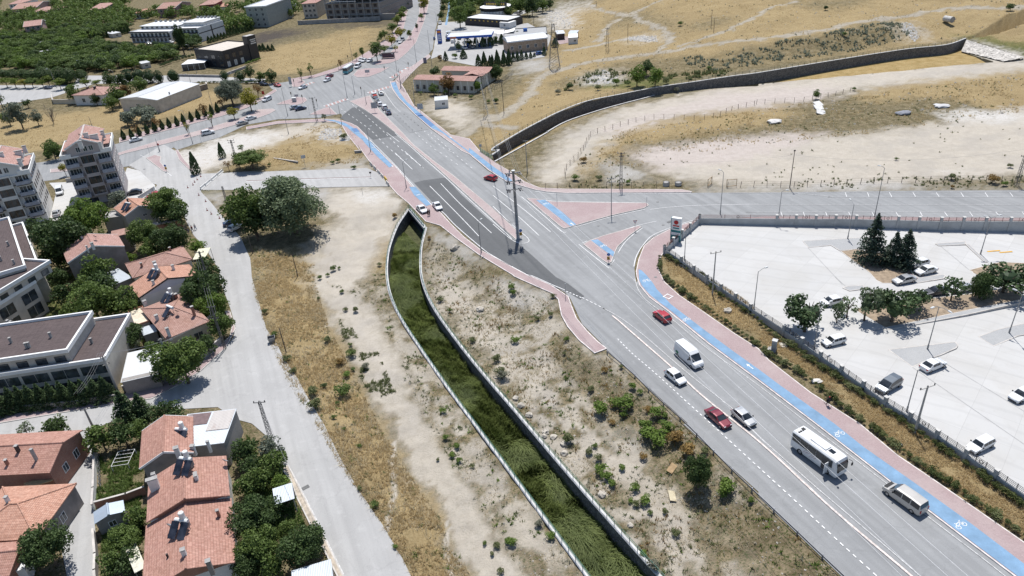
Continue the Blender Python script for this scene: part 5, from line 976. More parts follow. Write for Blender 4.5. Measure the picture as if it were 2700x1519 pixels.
for k in range(9):MB().box(-.45,.45,-.2,-.16,6.6,7.6).build('sign_letter',M_GOLD,h.t,(-6+1.5*k,0,0))
h=House('side_hall','long dark low hall with white roof curving round the cafe',"a2 2090,240 2500,268 2110,190",0,'building');h.z=3.6;h.walls(M_BLK,3.6,0).flat(M_SHEETW,.2,par=M_BLK,ph=.25);
for k in range(8):MB().box(-.5,.5,-.06,-.02,2.6,3.2).build('sign_letter',M_GOLD,h.t,(-h.L*.35+k*h.L*.1,-h.W/2,0))
h=House('roof_cabin','white rooftop cabin beside the cafe',"a3 60,215 155,220 58,190",3.0,'cabin',base=0).walls(M_PLASTW,3.0,.05).flat(M_TRIM,.1);h.window('f',0,1.2,1.2,1.0)
c=onz(px('a2',2140,335),5.5);can=thing('fuel_canopy','white filling station canopy with blue fascia over the pumps','canopy',(c.x,c.y,0),-.12)
MB().box(-11,11,-5,5,5.2,6.0).build('canopy_roof',M_SHEETW,can);M_BLUEF=plain('blue_fascia',(.02,.09,.42),.5)
MB().box(-11.1,11.1,-5.12,-5.0,5.1,6.1).box(-11.1,-10.98,-5,5,5.1,6.1).box(10.98,11.1,-5,5,5.1,6.1).build('fascia',M_BLUEF,can);MB().box(-9.5,-6.5,-5.2,-5.13,5.3,5.9).build('orange_sign',plain('orange_sign',(.75,.22,.03),.5),can)
for q in((-8,-2),(-3,-2),(3,-2),(8,-2)):MB().box(-.25,.25,-.25,.25,0,5.2).build('column',M_TRIM,can,(q[0],q[1],0));MB().box(-.5,.5,-.35,.35,0,1.9).build('fuel_pump',M_BLUEF,can,(q[0]+1.4,q[1],0))
mb=MB();c2=onz(px('a2',2390,300),5.0);can2=thing('wavy_canopy','wavy white fabric canopy joining the station canopy','canopy',(c2.x,c2.y,0),-.12)
for i in range(16):
	f=lambda k:5+.5*math.sin(k/16*7);u0,u1=-9+i*18/16,-9+(i+1)*18/16
	mb.quad((u0,-4,f(i)),(u1,-4,f(i+1)),(u1,4,f(i+1)),(u0,4,f(i)))
mb.build('membrane',M_TRIM,can2)
for q in(-8.5,0,8.5):MB().tube([(q,-3.5,0),(q,-3.5,4.7)],.1,6).build('post',M_MET,can2)
c=onz(px('a2',1850,415),0);tot=thing('price_totem','tall blue price totem at the station entrance','sign',(c.x,c.y,0),-.2);hz=top_of(c,px('a2',1845,285))
MB().box(-1.1,1.1,-.25,.25,0,hz).build('panel',M_BLUEF,tot);MB().box(-.9,.9,-.29,-.26,hz-1.6,hz-.4).build('logo_field',plain('orange_logo',(.7,.25,.05),.5),tot)
for k in range(4):MB().box(-.8,.8,-.29,-.26,hz-2.8-k*.9,hz-2.3-k*.9).build('price_field',M_TRIM,tot)
h=House('white_container','white shipping cabin near the foot of the hillside',"a3 720,425 810,420 725,385",0,'container');h.z=3;h.walls(M_PLASTW,3,0).flat(M_TRIM,.08);h.window('f',.4,1.2,1,.8)
h=House('scrap_yard_shelter','dark open shelter with white roof in the cluttered yard under the hillside',"a3 610,325 690,318 620,295",3,'shelter').walls(M_DARKT,ov=.3).flat(M_SHEETW,.1,.03);h=House('scrap_yard_shelter','second small shelter with patched roof in the cluttered hillside yard',"a3 715,320 800,318 720,295",3,'shelter').walls(M_PLASTD,ov=.3).flat(M_SHEET,.1,.03)
tag(sheet('red_paved_yard',"a3 560,380 640,345 720,350 725,410 640,425",M_PINK),kind='structure')
# ---------------------------------------------------------------- car park wall: pillars, panels, railings
M_WALLG=plain('grey_wall_render',(.40,.41,.41),.9,var=.14,scale=.6);M_RAILD=plain('dark_iron_rail',(.06,.055,.055),.6);M_RAILR=plain('brown_iron_rail',(.16,.06,.055),.6)
def park_wall(label,tops,mat_rail,base_fn,ring0=0):
	P=[onz(p,2.1)for p in tops];P=[Vector((p.x,p.y,0))for p in P];t=thing('car_park_wall',label,'wall',P[0]);O=P[0]
	for i,p in enumerate(P):
		d=(P[min(i+1,len(P)-1)]-P[max(i-1,0)]).normalized();a=math.atan2(d.y,d.x);zb=base_fn(p)
		o=MB().box(-.24,.24,-.24,.24,zb-.3,2.05).build('pillar',M_WALLG,t,p-O,a);MB().box(-.3,.3,-.3,.3,2.05,2.13).build('pillar_cap',plain('cap_concrete',(.52,.51,.49),.85),o)
	for i,(p,q)in enumerate(zip(P[:-1],P[1:])):
		d=q-p;L=d.length;a=math.atan2(d.y,d.x);zb=min(base_fn(p),base_fn(q));MB().box(.24,L-.24,-.12,.12,zb-.3,1.15).build('panel',M_WALLG,t,p-O,a)
		mb=MB()
		for z in(1.25,1.5,1.75,1.98):mb.box(.22,L-.22,-.02,.02,z-.02,z+.02)
		for k in range(1,int(L/.22)):mb.box(k*.22-.008,k*.22+.008,-.008,.008,1.14,1.97)
		for k in(.33,.66):mb.box(L*k-.035,L*k+.035,-.03,.03,1.14,2.12)
		mb.build('railing',mat_rail,t,p-O,a)
		if(i+ring0)%2==0:
			r=MB();pa=[(L/2+.26*math.cos(k*math.pi/6),-.04,1.58+.26*math.sin(k*math.pi/6))for k in range(13)];r.tube(pa,.05,5);r.build('ring_ornament',M_DARKT,t,p-O,a)
	return P
lz=lambda p:0.0
park_wall('grey car park wall with iron railing along the pink pavement and hedge',SIDE_TOP,M_RAILD,lz,1)
park_wall('tall grey car park wall along the horizontal road with ring ornaments',BACK_TOP,M_RAILR,lambda p:float(lot_z(p.x,p.y))-.1)
park_wall('short angled wall at the car park corner beside the teal sign',pts("a7 1640,1075 1725,1000 1810,925 1885,862 1975,780"),M_RAILR,lambda p:float(lot_z(p.x,p.y))-.3)
# kerbed islands in the car park
def lot_island(s,mat=M_GREYP,h=.14):
	ps=clean([(q.x,q.y)for q in(at(p)for p in pts(s))]);cx,cy=sum(p[0]for p in ps)/len(ps),sum(p[1]for p in ps)/len(ps);z=float(lot_z(cx,cy));mb=MB()
	o=MB().prism(inset(ps,.15),-.4,h).build('parking_island',mat,None,(0,0,z));tag(o,kind='structure');q=inset(ps,.17)
	for i in range(len(ps)):
		j=(i+1)%len(ps);mb.quad((*ps[i],h+.01),(*ps[j],h+.01),(*q[j],h+.01),(*q[i],h+.01));mb.quad((*ps[i],-.4),(*ps[j],-.4),(*ps[j],h+.01),(*ps[i],h+.01))
	mb.build('kerb',M_KERB,o);return o
M_BEDSOIL=plain('bare_planting_soil',(.30,.235,.17),.95,var=.25)
lot_island("a8 418,1035 1000,1010 1040,1110 775,1132 690,1080 475,1100");lot_island("a8 778,1133 930,1117 1300,1180 1440,1290 1500,1400 1260,1440 1150,1440 1060,1340",M_BEDSOIL,.1);lot_island("a8 1300,1420 1760,1360 1790,1375 1770,1400 1480,1445")
lot_island("b4 150,395 300,375 900,305 1500,230 2050,175 2480,110 2520,120 2520,255 1800,385 900,545 500,625 420,560 280,470",M_BEDSOIL,.1);lot_island("b4 490,640 620,600 1100,505 1500,430 2000,330 2536,235 2536,262 2000,375 1400,480 820,580 620,625");lot_island("b4 1235,695 1880,630 1905,665 1890,690 1740,755 1690,770 1470,865")
lot_island("b4 2095,570 2300,500 2700,420 2900,440 2536,560 2480,570 2245,665");lot_island("a8 1685,1065 1720,1060 1975,1045 1980,1075 1720,1085");lot_island("b4 800,110 840,95 1000,85 1020,120 870,140");lot_island("a8 1975,1072 2010,1072 2190,1240 2160,1245");lot_island("a8 2010,1310 2300,1240 2700,1260 2700,1400 2100,1440 2040,1330",M_BEDSOIL,.1)
for s in("a8 475,1102 800,1449","a8 1740,1085 2010,1310","b4 730,0 830,90","b4 1690,770 2536,1285","b4 1470,865 2536,1600","a7 1945,895 1720,1110"):
	L=[at(p)for p in pts(s)];mb=MB();a,b=L;n=Vector((-(b-a).y,(b-a).x,0)).normalized()*.06;f=lambda q:(q.x,q.y,float(lot_z(q.x,q.y))+.024);mb.quad(f(a-n),f(b-n),f(b+n),f(a+n));mb.build('drain_joint',plain('joint_grey',(.30,.30,.30),.8),car_park)
def guard_rail(label,s,step=3.98):
	L=[onz(p,0)for p in pts(s)];t=thing('guard_rail',label,'guard rail',L[0]);P=walk(smooth_line(L,4),step);mm=plain('galvanised_rail',(.24,.25,.28),.45,.3,var=.2)
	for p,d in P:MB().box(-.06,.06,-.09,.09,-.4,.72).build('post',mm,t,p-L[0],math.atan2(d.y,d.x))
	for(p,d),(q,_)in zip(P[:-1],P[1:]):
		e=Vector((-d.y,d.x,0))*-.08;b=MB()
		for z in(.48,.62):b.bar(p-L[0]+e+Vector((0,0,z)),q-L[0]+e+Vector((0,0,z)),.05,.13)
		b.bar(p-L[0]+e*.6+Vector((0,0,.55)),q-L[0]+e*.6+Vector((0,0,.55)),.02,.1);b.build('rail_beam',mm,t)
guard_rail('long metal guard rail between the embankment and the main road',"b3 1090,735 1160,795 1290,900 1420,1030 1560,1165 1708,1300 1862,1440 b7 2028,200 2203,380 2388,560 b8 50,750 265,950 490,1170 735,1400 1100,1750 1500,2130")
# garden and compound walls
def plain_wall(label,s,h,mat,th=.25,name='garden_wall',capm=None,lift=None):
	L=[at(p)for p in pts(s)];t=thing(name,label,'wall',L[0])
	for a,b in zip(L[:-1],L[1:]):
		d=b-a;Ln=math.hypot(d.x,d.y);rz=math.atan2(d.y,d.x);z=min(a.z,b.z)-L[0].z;MB().box(-.05,Ln+.05,-th/2,th/2,z-.4,z+h).build('wall_run',mat,t,(a.x-L[0].x,a.y-L[0].y,0),rz);MB().box(-.1,Ln+.1,-th/2-.05,th/2+.05,z+h,z+h+.08).build('coping',capm or M_KERB,t,(a.x-L[0].x,a.y-L[0].y,0),rz)
	return t
plain_wall('low alley wall beside the vegetable garden',"b5 925,280 915,660 905,820",1.2,M_PLASTW,.2);plain_wall('low alley wall beside the dark bushy garden',"b5 915,1060 935,1290 930,1449 960,1800",1.2,M_BLOCK,.2);plain_wall('tall concrete wall under the left brick house',"b5 600,300 520,650",.6,M_CONC)
plain_wall('white villa hedge wall along the left street',"b1 -700,1400 0,1300 690,1235 1120,1170",1.0,M_BEIGE,.2);plain_wall('dark stone garden wall round the corner house',"b1 1190,1100 1390,1060 1680,985 1890,850 2060,690 2120,640",1.3,M_BLOCK,.25);plain_wall('brick garden wall between the shed and the row house',"b5 935,810 1230,730 1400,665",1.4,M_BRICK,.2);plain_wall('curved yard wall behind the wooden gate',"b1 2290,1400 2210,1360 2100,1350",1.2,M_BEIGE,.2)
plain_wall('stone compound wall beside the white warehouse',"a1 1500,985 1510,1010 1800,900 1985,850 1980,830",2.2,plain('rough_brown_stone',(.27,.22,.18),.9,var=.3),.4);plain_wall('pale compound wall in front of the villa',"a1 505,940 515,992 870,990 1100,1005",1.8,M_CREAM,.3);plain_wall('long grey block wall in front of the concrete shell',"a2 495,238 900,218 1280,195",2.4,M_CONC,.3);plain_wall('block retaining wall beside the north road pavement',"a2 1285,190 1425,185",3.5,M_BLOCK,.4);plain_wall('white wall of the apartment forecourt',"a5 1330,640 1480,545",1.0,M_PLASTW,.2)
plain_wall('terrace wall in front of the black restaurant',"a1 1700,730 2110,740 2350,650",1.0,M_CONC,.3);plain_wall('low fallen kerb wall on the dry mound',"a6 260,240 490,290",.5,M_CONC,.3);plain_wall('short wall end beside the west pavement',"a6 1035,195 1100,188",.7,M_CONC,.35);plain_wall('low car park boundary wall below the yard',"a5 640,475 720,465",1.2,M_CONC,.2)
# picket and wire fences
def wire_fence(label,s,step=3.2,h=1.6,mat=None,rails=3,name='wire_fence',lean=0.06):
	L=smooth_line([at(p)for p in pts(s)],4);t=thing(name,label,'fence',L[0]);mat=mat or plain('rusty_post',(.15,.12,.10),.8);P=walk(L,step);me=MB().box(-.05,.05,-.05,.05,-.3,h).mesh('post',mat)
	for p,d in P:
		o=obj('post',me,t,(p.x-L[0].x,p.y-L[0].y,hgt1(p.x,p.y)-L[0].z),math.atan2(d.y,d.x));o.rotation_euler.x=random.gauss(0,lean);o.rotation_euler.y=random.gauss(0,lean)
	for k in range(rails):
		mb=MB()
		for(p,_),(q,_)in zip(P[:-1],P[1:]):mb.bar((p.x-L[0].x,p.y-L[0].y,hgt1(p.x,p.y)-L[0].z+h*(k+1)/rails-.1),(q.x-L[0].x,q.y-L[0].y,hgt1(q.x,q.y)-L[0].z+h*(k+1)/rails-.1),.02)
		mb.build('wire',mat,t)
wire_fence('post and wire fence along the dusty lot beside the horizontal road',"a7 500,535 800,530 1300,525 1900,520");wire_fence('leaning post and wire fence right of the field gate',"a7 2240,525 a8 0,515 300,520 1000,490 1560,475 2100,465 2536,480 3200,480");wire_fence('wire fence curving along the dirt road edge',"a7 690,430 700,350 840,200 920,60 a3 1000,1270 1500,1140 2050,1135 2300,1050 2536,1000 a4 0,995 470,965 900,870")
wire_fence('grey palisade fence round the pump house',"a2 1640,700 1480,800 1580,900 2260,900 2536,740",1.6,1.6,M_MET,3,'palisade_fence',0);wire_fence('grey slatted fence on the slope right of the pump house',"a3 -50,860 60,800 200,700",1.2,1.6,M_MET,4,'palisade_fence',0);wire_fence('garden fence beside the alley plot',"b5 950,300 970,650",1.0,1.2,M_MET,3,'garden_fence',.02);wire_fence('thin orchard fence by the apartment forecourt',"a5 1340,580 1470,560",1.2,1.2,M_MET,3,'yard_fence',0)
gt=A('a7',2050,520);t=thing('field_gate','open wooden field gate standing in the dusty lot fence','gate',gt,.9);mb=MB()
for a,b in(((0,0,0),(0,0,2.2)),((2.6,0,0),(2.6,0,2.0)),((0,0,.2),(2.6,0,.2)),((0,0,2),(2.6,0,1.9)),((0,0,.2),(2.6,0,1.9))):MB().bar(a,b,.1).build('gate_bar',M_WOOD,t)
gt=A('a7',2230,522);t=thing('field_gate','second leaf of the field gate with a tyre leaning on it','gate',gt,.1)
for a,b in(((0,0,0),(0,0,2.2)),((2.6,0,0),(2.6,0,2.0)),((0,0,.2),(2.6,0,.2)),((0,0,2),(2.6,0,1.9))):MB().bar(a,b,.1).build('gate_bar',M_WOOD,t)
# wooden gate of the yard
gt=A('b1',2095,1420);t=thing('wooden_gate','slatted brown wooden gate of the metal-roofed row house yard','gate',gt,.25)
for k in range(12):MB().box(0,.16,-.03,.03,.1,2.0).build('plank',M_WOOD,t,(k*.2,0,0))
# jersey barriers
def barrier(label,t_,x,y,dx,dy,L=2.4,m=None,group='concrete barriers closing the side road'):
	p=A(t_,x,y);q=A(t_,x+dx,y+dy);o=thing('concrete_barrier',label,'barrier',p,math.atan2(q.y-p.y,q.x-p.x),group);m=m or plain('barrier_concrete',(.50,.48,.45),.85);mb=MB();pr=[(-.3,0),(.3,0),(.3,.12),(.12,.4),(.1,.9),(-.1,.9),(-.12,.4),(-.3,.12)]
	for q_ in(-L/2,L/2):mb.poly([(q_,a,b)for a,b in(pr if q_>0 else pr[::-1])])
	for i in range(8):a,b=pr[i],pr[(i+1)%8];mb.quad((-L/2,*a),(L/2,*a),(L/2,*b),(-L/2,*b))
	mb.build('barrier_body',m,o);MB().box(-L/2+.3,-L/2+.7,-.34,.34,.02,.1).build('fork_slot',M_DARKT,o)
for i,(x,y,k)in enumerate(((1192,310,0),(1228,345,0),(1265,385,0),(1297,422,0),(1332,455,1),(1350,495,0))):barrier('%s pavement barrier from the top across the closed road%s'%(nth(i),', painted yellow' if k else ''),'a6',x,y,30,38,2.6,plain('yellow_barrier',(.55,.38,.06),.8)if k else None)
for i,(x,y)in enumerate(((1945,525),(1990,490),(2050,440),(2105,395))):barrier('%s white barrier from the left at the west end of the closed road'%nth(i),'a5',x,y,60,-52,3.6,M_PLASTW)
# ---------------------------------------------------------------- poles, lamps, signs, wires
M_STEEL=plain('pole_steel',(.27,.275,.28),.55,.4,var=.12);M_GALV=plain('pole_galvanised',(.42,.43,.44),.5,.3,var=.1);M_WPOLE=plain('tarred_pole',(.10,.085,.075),.85,var=.25);M_CPOLE=plain('pole_concrete',(.40,.385,.36),.85,var=.15);M_HEAD=plain('lamp_head',(.60,.61,.61),.4);M_INS=plain('insulator',(.05,.045,.05),.4)
def lamp(label,base,top,arm=None,arm2=None,r=.09,mat=None,name='street_lamp'):
	b=A(*base);h=min(16,top_of(b,px(*top)));t=thing(name,label,'street lamp',b);MB().tube([(0,0,-.2),(0,0,.9),(0,0,1.0),(0,0,h)],[r*1.5,r*1.5,r,r*.6],8).build('pole',mat or M_STEEL,t)
	for a in(arm,arm2):
		if a is None:continue
		q=onz(px(*a),b.z+h+.3)-b;d=Vector((q.x,q.y,0));d=d.normalized()*min(2.0,max(.9,d.length));MB().tube([(0,0,h-.1),tuple(d*.5+Vector((0,0,h+.25))),tuple(d+Vector((0,0,h+.35)))],r*.5,6).build('arm',mat or M_STEEL,t)
		o=MB().box(-.12,.55,-.14,.14,-.08,.05).box(.0,.45,-.11,.11,.05,.09).build('lamp_head',M_HEAD,t,tuple(d+Vector((0,0,h+.35))),math.atan2(d.y,d.x))
	return t,b,h
lamp('grey street lamp on the west pavement beside the fresh asphalt patch',('a6',1187,185),('a2',1155,1225),('a2',1180,1208));lamp('grey street lamp beside the barriers of the closed road',('a6',1528,530),('a6',1493,282),('a6',1522,260));lamp('grey street lamp on the pavement below the culvert',('a6',2243,1150),('a6',2205,858),('a6',2236,830))
lamp('street lamp at the dry mound corner',('a2',912,1195),('a2',878,992),('a2',890,985));lamp('street lamp at the left island of the junction',('a2',395,1110),('a2',335,845),('a2',345,838));lamp('tall street lamp in the middle of the junction',('a2',962,935),('a2',917,662),('a2',925,655));lamp('thin lamp beside the junction crossing',('a2',1035,905),('a2',1005,732),('a2',1010,728));lamp('street lamp on the west pavement of the north road',('a2',1625,600),('a2',1597,372),('a2',1575,365))
lamp('street lamp with long arm beside the station entrance',('a2',1826,280),('a2',1810,125),('a2',1770,108));lamp('very tall pole beside the poster stand',('a2',1772,640),('a2',1738,232));lamp('street lamp near the bus shelter island',('a2',1446,742),('a2',1416,522),('a2',1395,515));lamp('lamp on the dry field edge',('a2',1016,590),('a2',978,402),('a2',985,395));lamp('dark pole beside the dusty kiosk yard',('a2',1610,1008),('a2',1597,785));lamp('thick pole at the palisade corner',('a2',1476,842),('a2',1456,662),r=.16);lamp('short pole on the median head',('a2',1146,1000),('a2',1125,858));lamp('lamp on the dusty lot left of the mound',('a2',402,1280),('a2',375,1140),('a2',325,1125))
lamp('white globe lamp in the left road median',('a1',1842,1375),('a1',1737,1062),('a1',1732,1055));lamp('tall lamp behind the cypress row',('a1',2052,1102),('a1',1985,872));lamp('thin pole in the dry field behind the apartments',('a1',882,1210),('a1',855,1112));lamp('lamp behind the mauve apartment block corner',('a1',1525,1449),('a1',1485,1325))
lamp('street lamp behind the car park corner',('a7',2170,775),('a7',2197,378),('a7',2190,362));lamp('lamp with bent head inside the car park wall, left',('a8',185,852),('a8',240,562),('a8',262,550));lamp('lamp standing on the grey car park island',('a8',850,1020),('a8',910,686),('a8',880,643));lamp('tall lamp behind the wall beside the fence tripod',('a8',1108,805),('a8',1195,335),('a8',1185,320));lamp('twin-arm lamp right of the cedars',('a8',2120,1160),('a8',2212,810),('a8',2180,796),('a8',2300,790));lamp('thin lamp at the car park wall near the tall conifer strip',('b3',2492,300),('a8',12,1325),('a8',65,1290))
lamp('twin-arm lamp on the wedge-shaped island',('b4',1612,695),('b4',1755,285),('b4',1670,292),('b4',1820,330));lamp('lamp by the white estate car and the bushy pine',('b4',530,680),('b4',600,292),('b4',690,235));lamp('thin lamp behind the wall beside the concrete crossarm pole',('b4',1415,1285),('b4',1540,890));lamp('twin-arm lamp on the right car park island',('b4',2392,540),('b4',2525,170),('b4',2460,130),('b4',2560,190));lamp('thin post inside the car park beside the teal sign',('a7',1828,1215),('a7',1848,940))
for i,(bx,by,tx,ty)in enumerate(((545,842,475,662),(785,660,755,582),(1295,662,1270,582),(1830,528,1800,432),(1880,702,1850,582),(1105,770,1065,672),(1820,780,1800,712),(2245,770,2235,700))):lamp('%s street pole from the left along the service street'%nth(i),('a1',bx,by),('a1',tx,ty),('a1',tx-18,ty-4),mat=M_CPOLE,name='street_pole')
# power poles with crossarms
def crossarm(t,z,w,rz,mat,n=3,dz=0):
	a=MB().box(-w/2,w/2,-.05,.05,-.05,.05).build('crossarm',mat,t,(0,0,z),rz)
	for k in range(n):
		u=-w/2+.1+k*(w-.2)/max(1,n-1);MB().lathe([(.05,0),(.09,.06),(.05,.12),(.1,.18),(.05,.26)],7).build('insulator',M_INS,a,(u,0,.05))
def pole(label,base,top,mat=M_WPOLE,r=.14,arms=(),name='power_pole',rz=0.0,boxm=False):
	b=A(*base);h=min(20,top_of(b,px(*top)));t=thing(name,label,'pole',b);MB().tube([(0,0,-.2),(0,0,h)],[r,r*.62],8).build('pole',mat,t)
	for dz,w_ in arms:crossarm(t,h-dz,w_,rz,mat)
	return t,b,h
pole('slim power pole with two crossarms on the large triangular island',('a7',1130,795),('a7',1130,425),M_STEEL,.11,((.3,2.0),(1.2,2.0)));pole('power pole beside the dirt track by the far canal',('a7',328,382),('a7',318,68),M_STEEL,.13,((.3,1.6),));pole('tarred pole leaning behind the dusty lot fence',('a8',298,525),('a8',343,168),M_WPOLE,.12,((.2,.5),))
pole('concrete crossarm pole rising from the hedge strip',('b3',2095,168),('a7',2147,1140),M_CPOLE,.16,((.15,2.2),),rz=.2);pole('concrete crossarm pole by the wall, lower right',('b8',1490,85),('b4',1640,1045),M_CPOLE,.18,((.2,2.6),),rz=.3)
pole('thick concrete power pole at the street corner',('b1',1690,1005),('b1',1528,590),M_CPOLE,.26,((.2,1.0),),rz=.4);pole('concrete pole in front of the villa end',('b1',1135,1112),('b1',985,765),M_CPOLE,.24,((.2,.9),(1.6,1.2)),rz=.4);pole('concrete pole with lamp at the street below the hedge',('b5',905,60),('b1',800,1260),M_CPOLE,.2,((.2,1.2),),rz=.4)
for i,(t_,bx,by,tx,ty)in enumerate((('a5',2415,1148,2372,1002),('b2',378,722,303,490),('a6',490,1372,420,1160),('a6',60,1150,10,980),('a3',1287,405,1285,230),('a3',2082,265,2090,95),('a3',2108,312,2113,170),('a3',105,1085,92,782),('a2',2460,1085,2446,782),('a3',390,242,385,150),('a3',985,62,985,12))):
	pole(['dark wooden post at the edge of the road bend','dark wooden post on the grassy bank near the waste bin','slim wooden post on the dry bank below the willow','wooden post at the local road edge under the willow','wooden pole on the hillside above the dirt junction','taller of two wooden poles on the right hillside','shorter of two wooden poles on the right hillside','wooden pole beside the gravel track above the far canal','wooden pole right of the lattice tower by the pump house','thin wooden pole above the station building','twin wooden pole on the top hillside'][i],(t_,bx,by),(t_,tx,ty),M_WPOLE,.11,((.2,.9),)if i in(5,7,8,10)else(),'wooden_pole')
def lattice(label,base,top,w0=.9,w1=.3,arms=(),name='lattice_tower',bays=9,mat=None,th=.05,cap=30):
	b=A(*base);h=min(cap,top_of(b,px(*top)));t=thing(name,label,'pylon',b);mat=mat or plain('dark_lattice_steel',(.13,.13,.135),.6,.3)
	f=lambda z:(w0+(w1-w0)*z/h)/2
	for i,j in((-1,-1),(1,-1),(1,1),(-1,1)):MB().bar((i*f(0),j*f(0),-.2),(i*f(h),j*f(h),h),th).build('leg',mat,t)
	for k in range(bays):
		z0,z1=h*k/bays,h*(k+1)/bays;mb=MB()
		for(i,j),(m_,n)in(((-1,-1),(1,-1)),((1,-1),(1,1)),((1,1),(-1,1)),((-1,1),(-1,-1))):
			mb.bar((i*f(z0),j*f(z0),z0),(m_*f(z1),n*f(z1),z1),th*.6);mb.bar((m_*f(z0),n*f(z0),z0),(i*f(z1),j*f(z1),z1),th*.6)
		mb.build('brace',mat,t)
	for dz,w_ in arms:crossarm(t,h-dz,w_,0,mat)
	return t,b,h
lattice('lattice power pole behind the horizontal road pavement',('a7',1222,542),('a7',1225,192),.7,.35,((.2,1.8),(1.0,1.2)));lattice('lattice pole with lamp on the local road edge',('b6',245,170),('b2',120,1195),.55,.3,((.1,1.8),));lattice('lattice pole with crossarms at the dry mound, left',('a5',2275,330),('a5',2208,72),.6,.3,((.1,2.0),(.8,2.0)));lattice('lattice pole in front of the dark tree',('a5',2158,640),('a5',2130,512),.5,.3);lattice('lattice pole beside the hedge of the corner house',('b1',2152,690),('b1',2025,285),.38,.22,((.1,1.6),(2.5,1.4)));lattice('lattice pole above the dark garden tree at the local road',('b1',2080,300),('a5',1978,1135),.35,.22,((.2,1.8),))
lattice('lattice pole at the right picture edge',('a8',2462,502),('a8',2545,215),.8,.4,((.2,2.0),));_,LB,LH=lattice('twin-topped lattice tower above the pump house slope',('a2',2287,1100),('a2',2267,706),1.3,.7,((.1,2.6),(1.6,2.6)));lattice('slender lattice tower beside the hillside dirt track',('a3',1092,492),('a3',1095,266),1.4,.5,((.2,2.2),));lattice('large wide-footed lattice pylon in front of the stone hall',('a3',588,650),('a3',581,225),4.6,.9,((.5,3.0),(3.5,3.6)),bays=8,th=.13)
lattice('lattice post left of the junction traffic island',('a2',675,1165),('a2',640,935),.6,.3,((.1,2.2),))
# the tall steel pole in the median
PB=A('a7',240,1018);PH=16.6;big=thing('steel_power_pole','tall tapered grey steel power pole in the median end','pole',PB)
MB().tube([(0,0,-.2),(0,0,PH)],[.42,.25],14).build('pole',M_STEEL,big,smooth=True);MB().lathe([(.8,0),(.8,.1),(.55,.16)],14).build('base_plate',M_STEEL,big);MB().lathe([(.42,0),(.42,.12),(.1,.16)],12,(0,0,PH)).build('pole_cap',M_HEAD,big)
for k in range(6):MB().lathe([(.44-.024*k,0),(.52-.024*k,.03),(.52-.024*k,.12),(.42-.024*k,.15)],12,(0,0,1.6+k*2.2)).build('collar',M_STEEL,big)
for k,z in enumerate((PH-.5,PH-2.4,PH-4.3)):
	a=MB().box(-1.6,1.6,-.11,.11,-.1,.1).build('crossarm',M_STEEL,big,(0,0,z),.15)
	for u in(-1.4,-1.0,1.0,1.4):o=MB().tube([(u,-.05,0),(u*1.1,-.4,-.12),(u*1.2,-.85,-.25)],[.07,.17,.12],7).build('insulator',M_INS,a);MB().tube([(u,.05,0),(u*1.1,.4,-.12),(u*1.2,.85,-.25)],[.07,.17,.12],7).build('insulator',M_INS,a)
MB().box(-.5,-.2,-.25,.25,PH-2.2,PH-1.1).build('switch_box',plain('lilac_box',(.45,.42,.5),.6),big,(-.9,0,0))
def wire(label,a,b,sag=.8,r=.018,mat=None,n=14):
	a=Vector(a);b=Vector(b);P=[a.lerp(b,i/n)+Vector((0,0,-4*sag*(i/n)*(1-i/n)))-a for i in range(n+1)]
	o=MB().tube(P,r,4).build('power_line',mat or plain('cable',(.30,.30,.31),.5,.3),None,a);return tag(o,label,'cable','overhead power lines')
NB_='overhead power line from the steel pole to the lattice tower by the pump house'
for k,(z,u)in enumerate(((PH-.6,-1.5),(PH-.6,1.5),(PH-2.5,-1.5),(PH-2.5,1.5),(PH-4.4,-1.5),(PH-4.4,1.5))):wire(NB_,PB+Vector((u,.4,z)),LB+Vector((u*.8,0,LH-.2-.9*(k//2))),1.0,.022)
e0=onz(px('b8',1870,1449),15);dd=(e0-Vector((PB.x,PB.y,15))).normalized()*70
for k,(z,u)in enumerate(((PH-.6,-1.5),(PH-.6,1.5),(PH-2.5,-1.5),(PH-2.5,1.5))):wire('overhead power line above the main road lanes',PB+Vector((u,-.4,z)),e0+dd+Vector((u*1.2,u*1.0,z-15)),2.0,.02,plain('bright_cable',(.75,.75,.76),.5,0))
tp,tb,th_=pole('concrete end pole beyond the lower right road',('s',3300,2250),('s',3330,1900),M_CPOLE,.25,((.3,3.0),))
K0=A('b1',1690,1005);K1=A('b1',1135,1112);K2=A('b5',905,60);K3=A('b1',2152,690)
for a,b,ha_,hb_,lb in((K0,K1,8.6,8.6,'low wire between the two concrete poles beside the villa'),(K1,K2,8.6,7.6,'low wire from the villa pole down to the street pole'),(K0,K3,8.4,7.8,'low wire from the corner pole to the hedge lattice pole'),(K3,A('a5',1978,1449),7.8,7.8,'low wire over the corner hedges')):
	for u in(-.4,0,.4):wire(lb,a+Vector((u,u*.4,ha_)),b+Vector((u,u*.4,hb_)),.5,.015)
W2=A('b6',245,170);wire('low wire from the roadside lattice pole along the gardens',W2+Vector((0,0,8)),A('b6',780,1350)+Vector((0,0,7)),.6,.02);wire('low wire crossing the dusty lot above the fence',A('a7',1222,542)+Vector((0,0,8)),A('a8',298,525)+Vector((0,0,8.5)),1.2,.015);wire('low wire crossing the right end of the dusty lot',A('a8',298,525)+Vector((0,0,8.5)),A('a8',2462,502)+Vector((0,0,9)),2.0,.015)
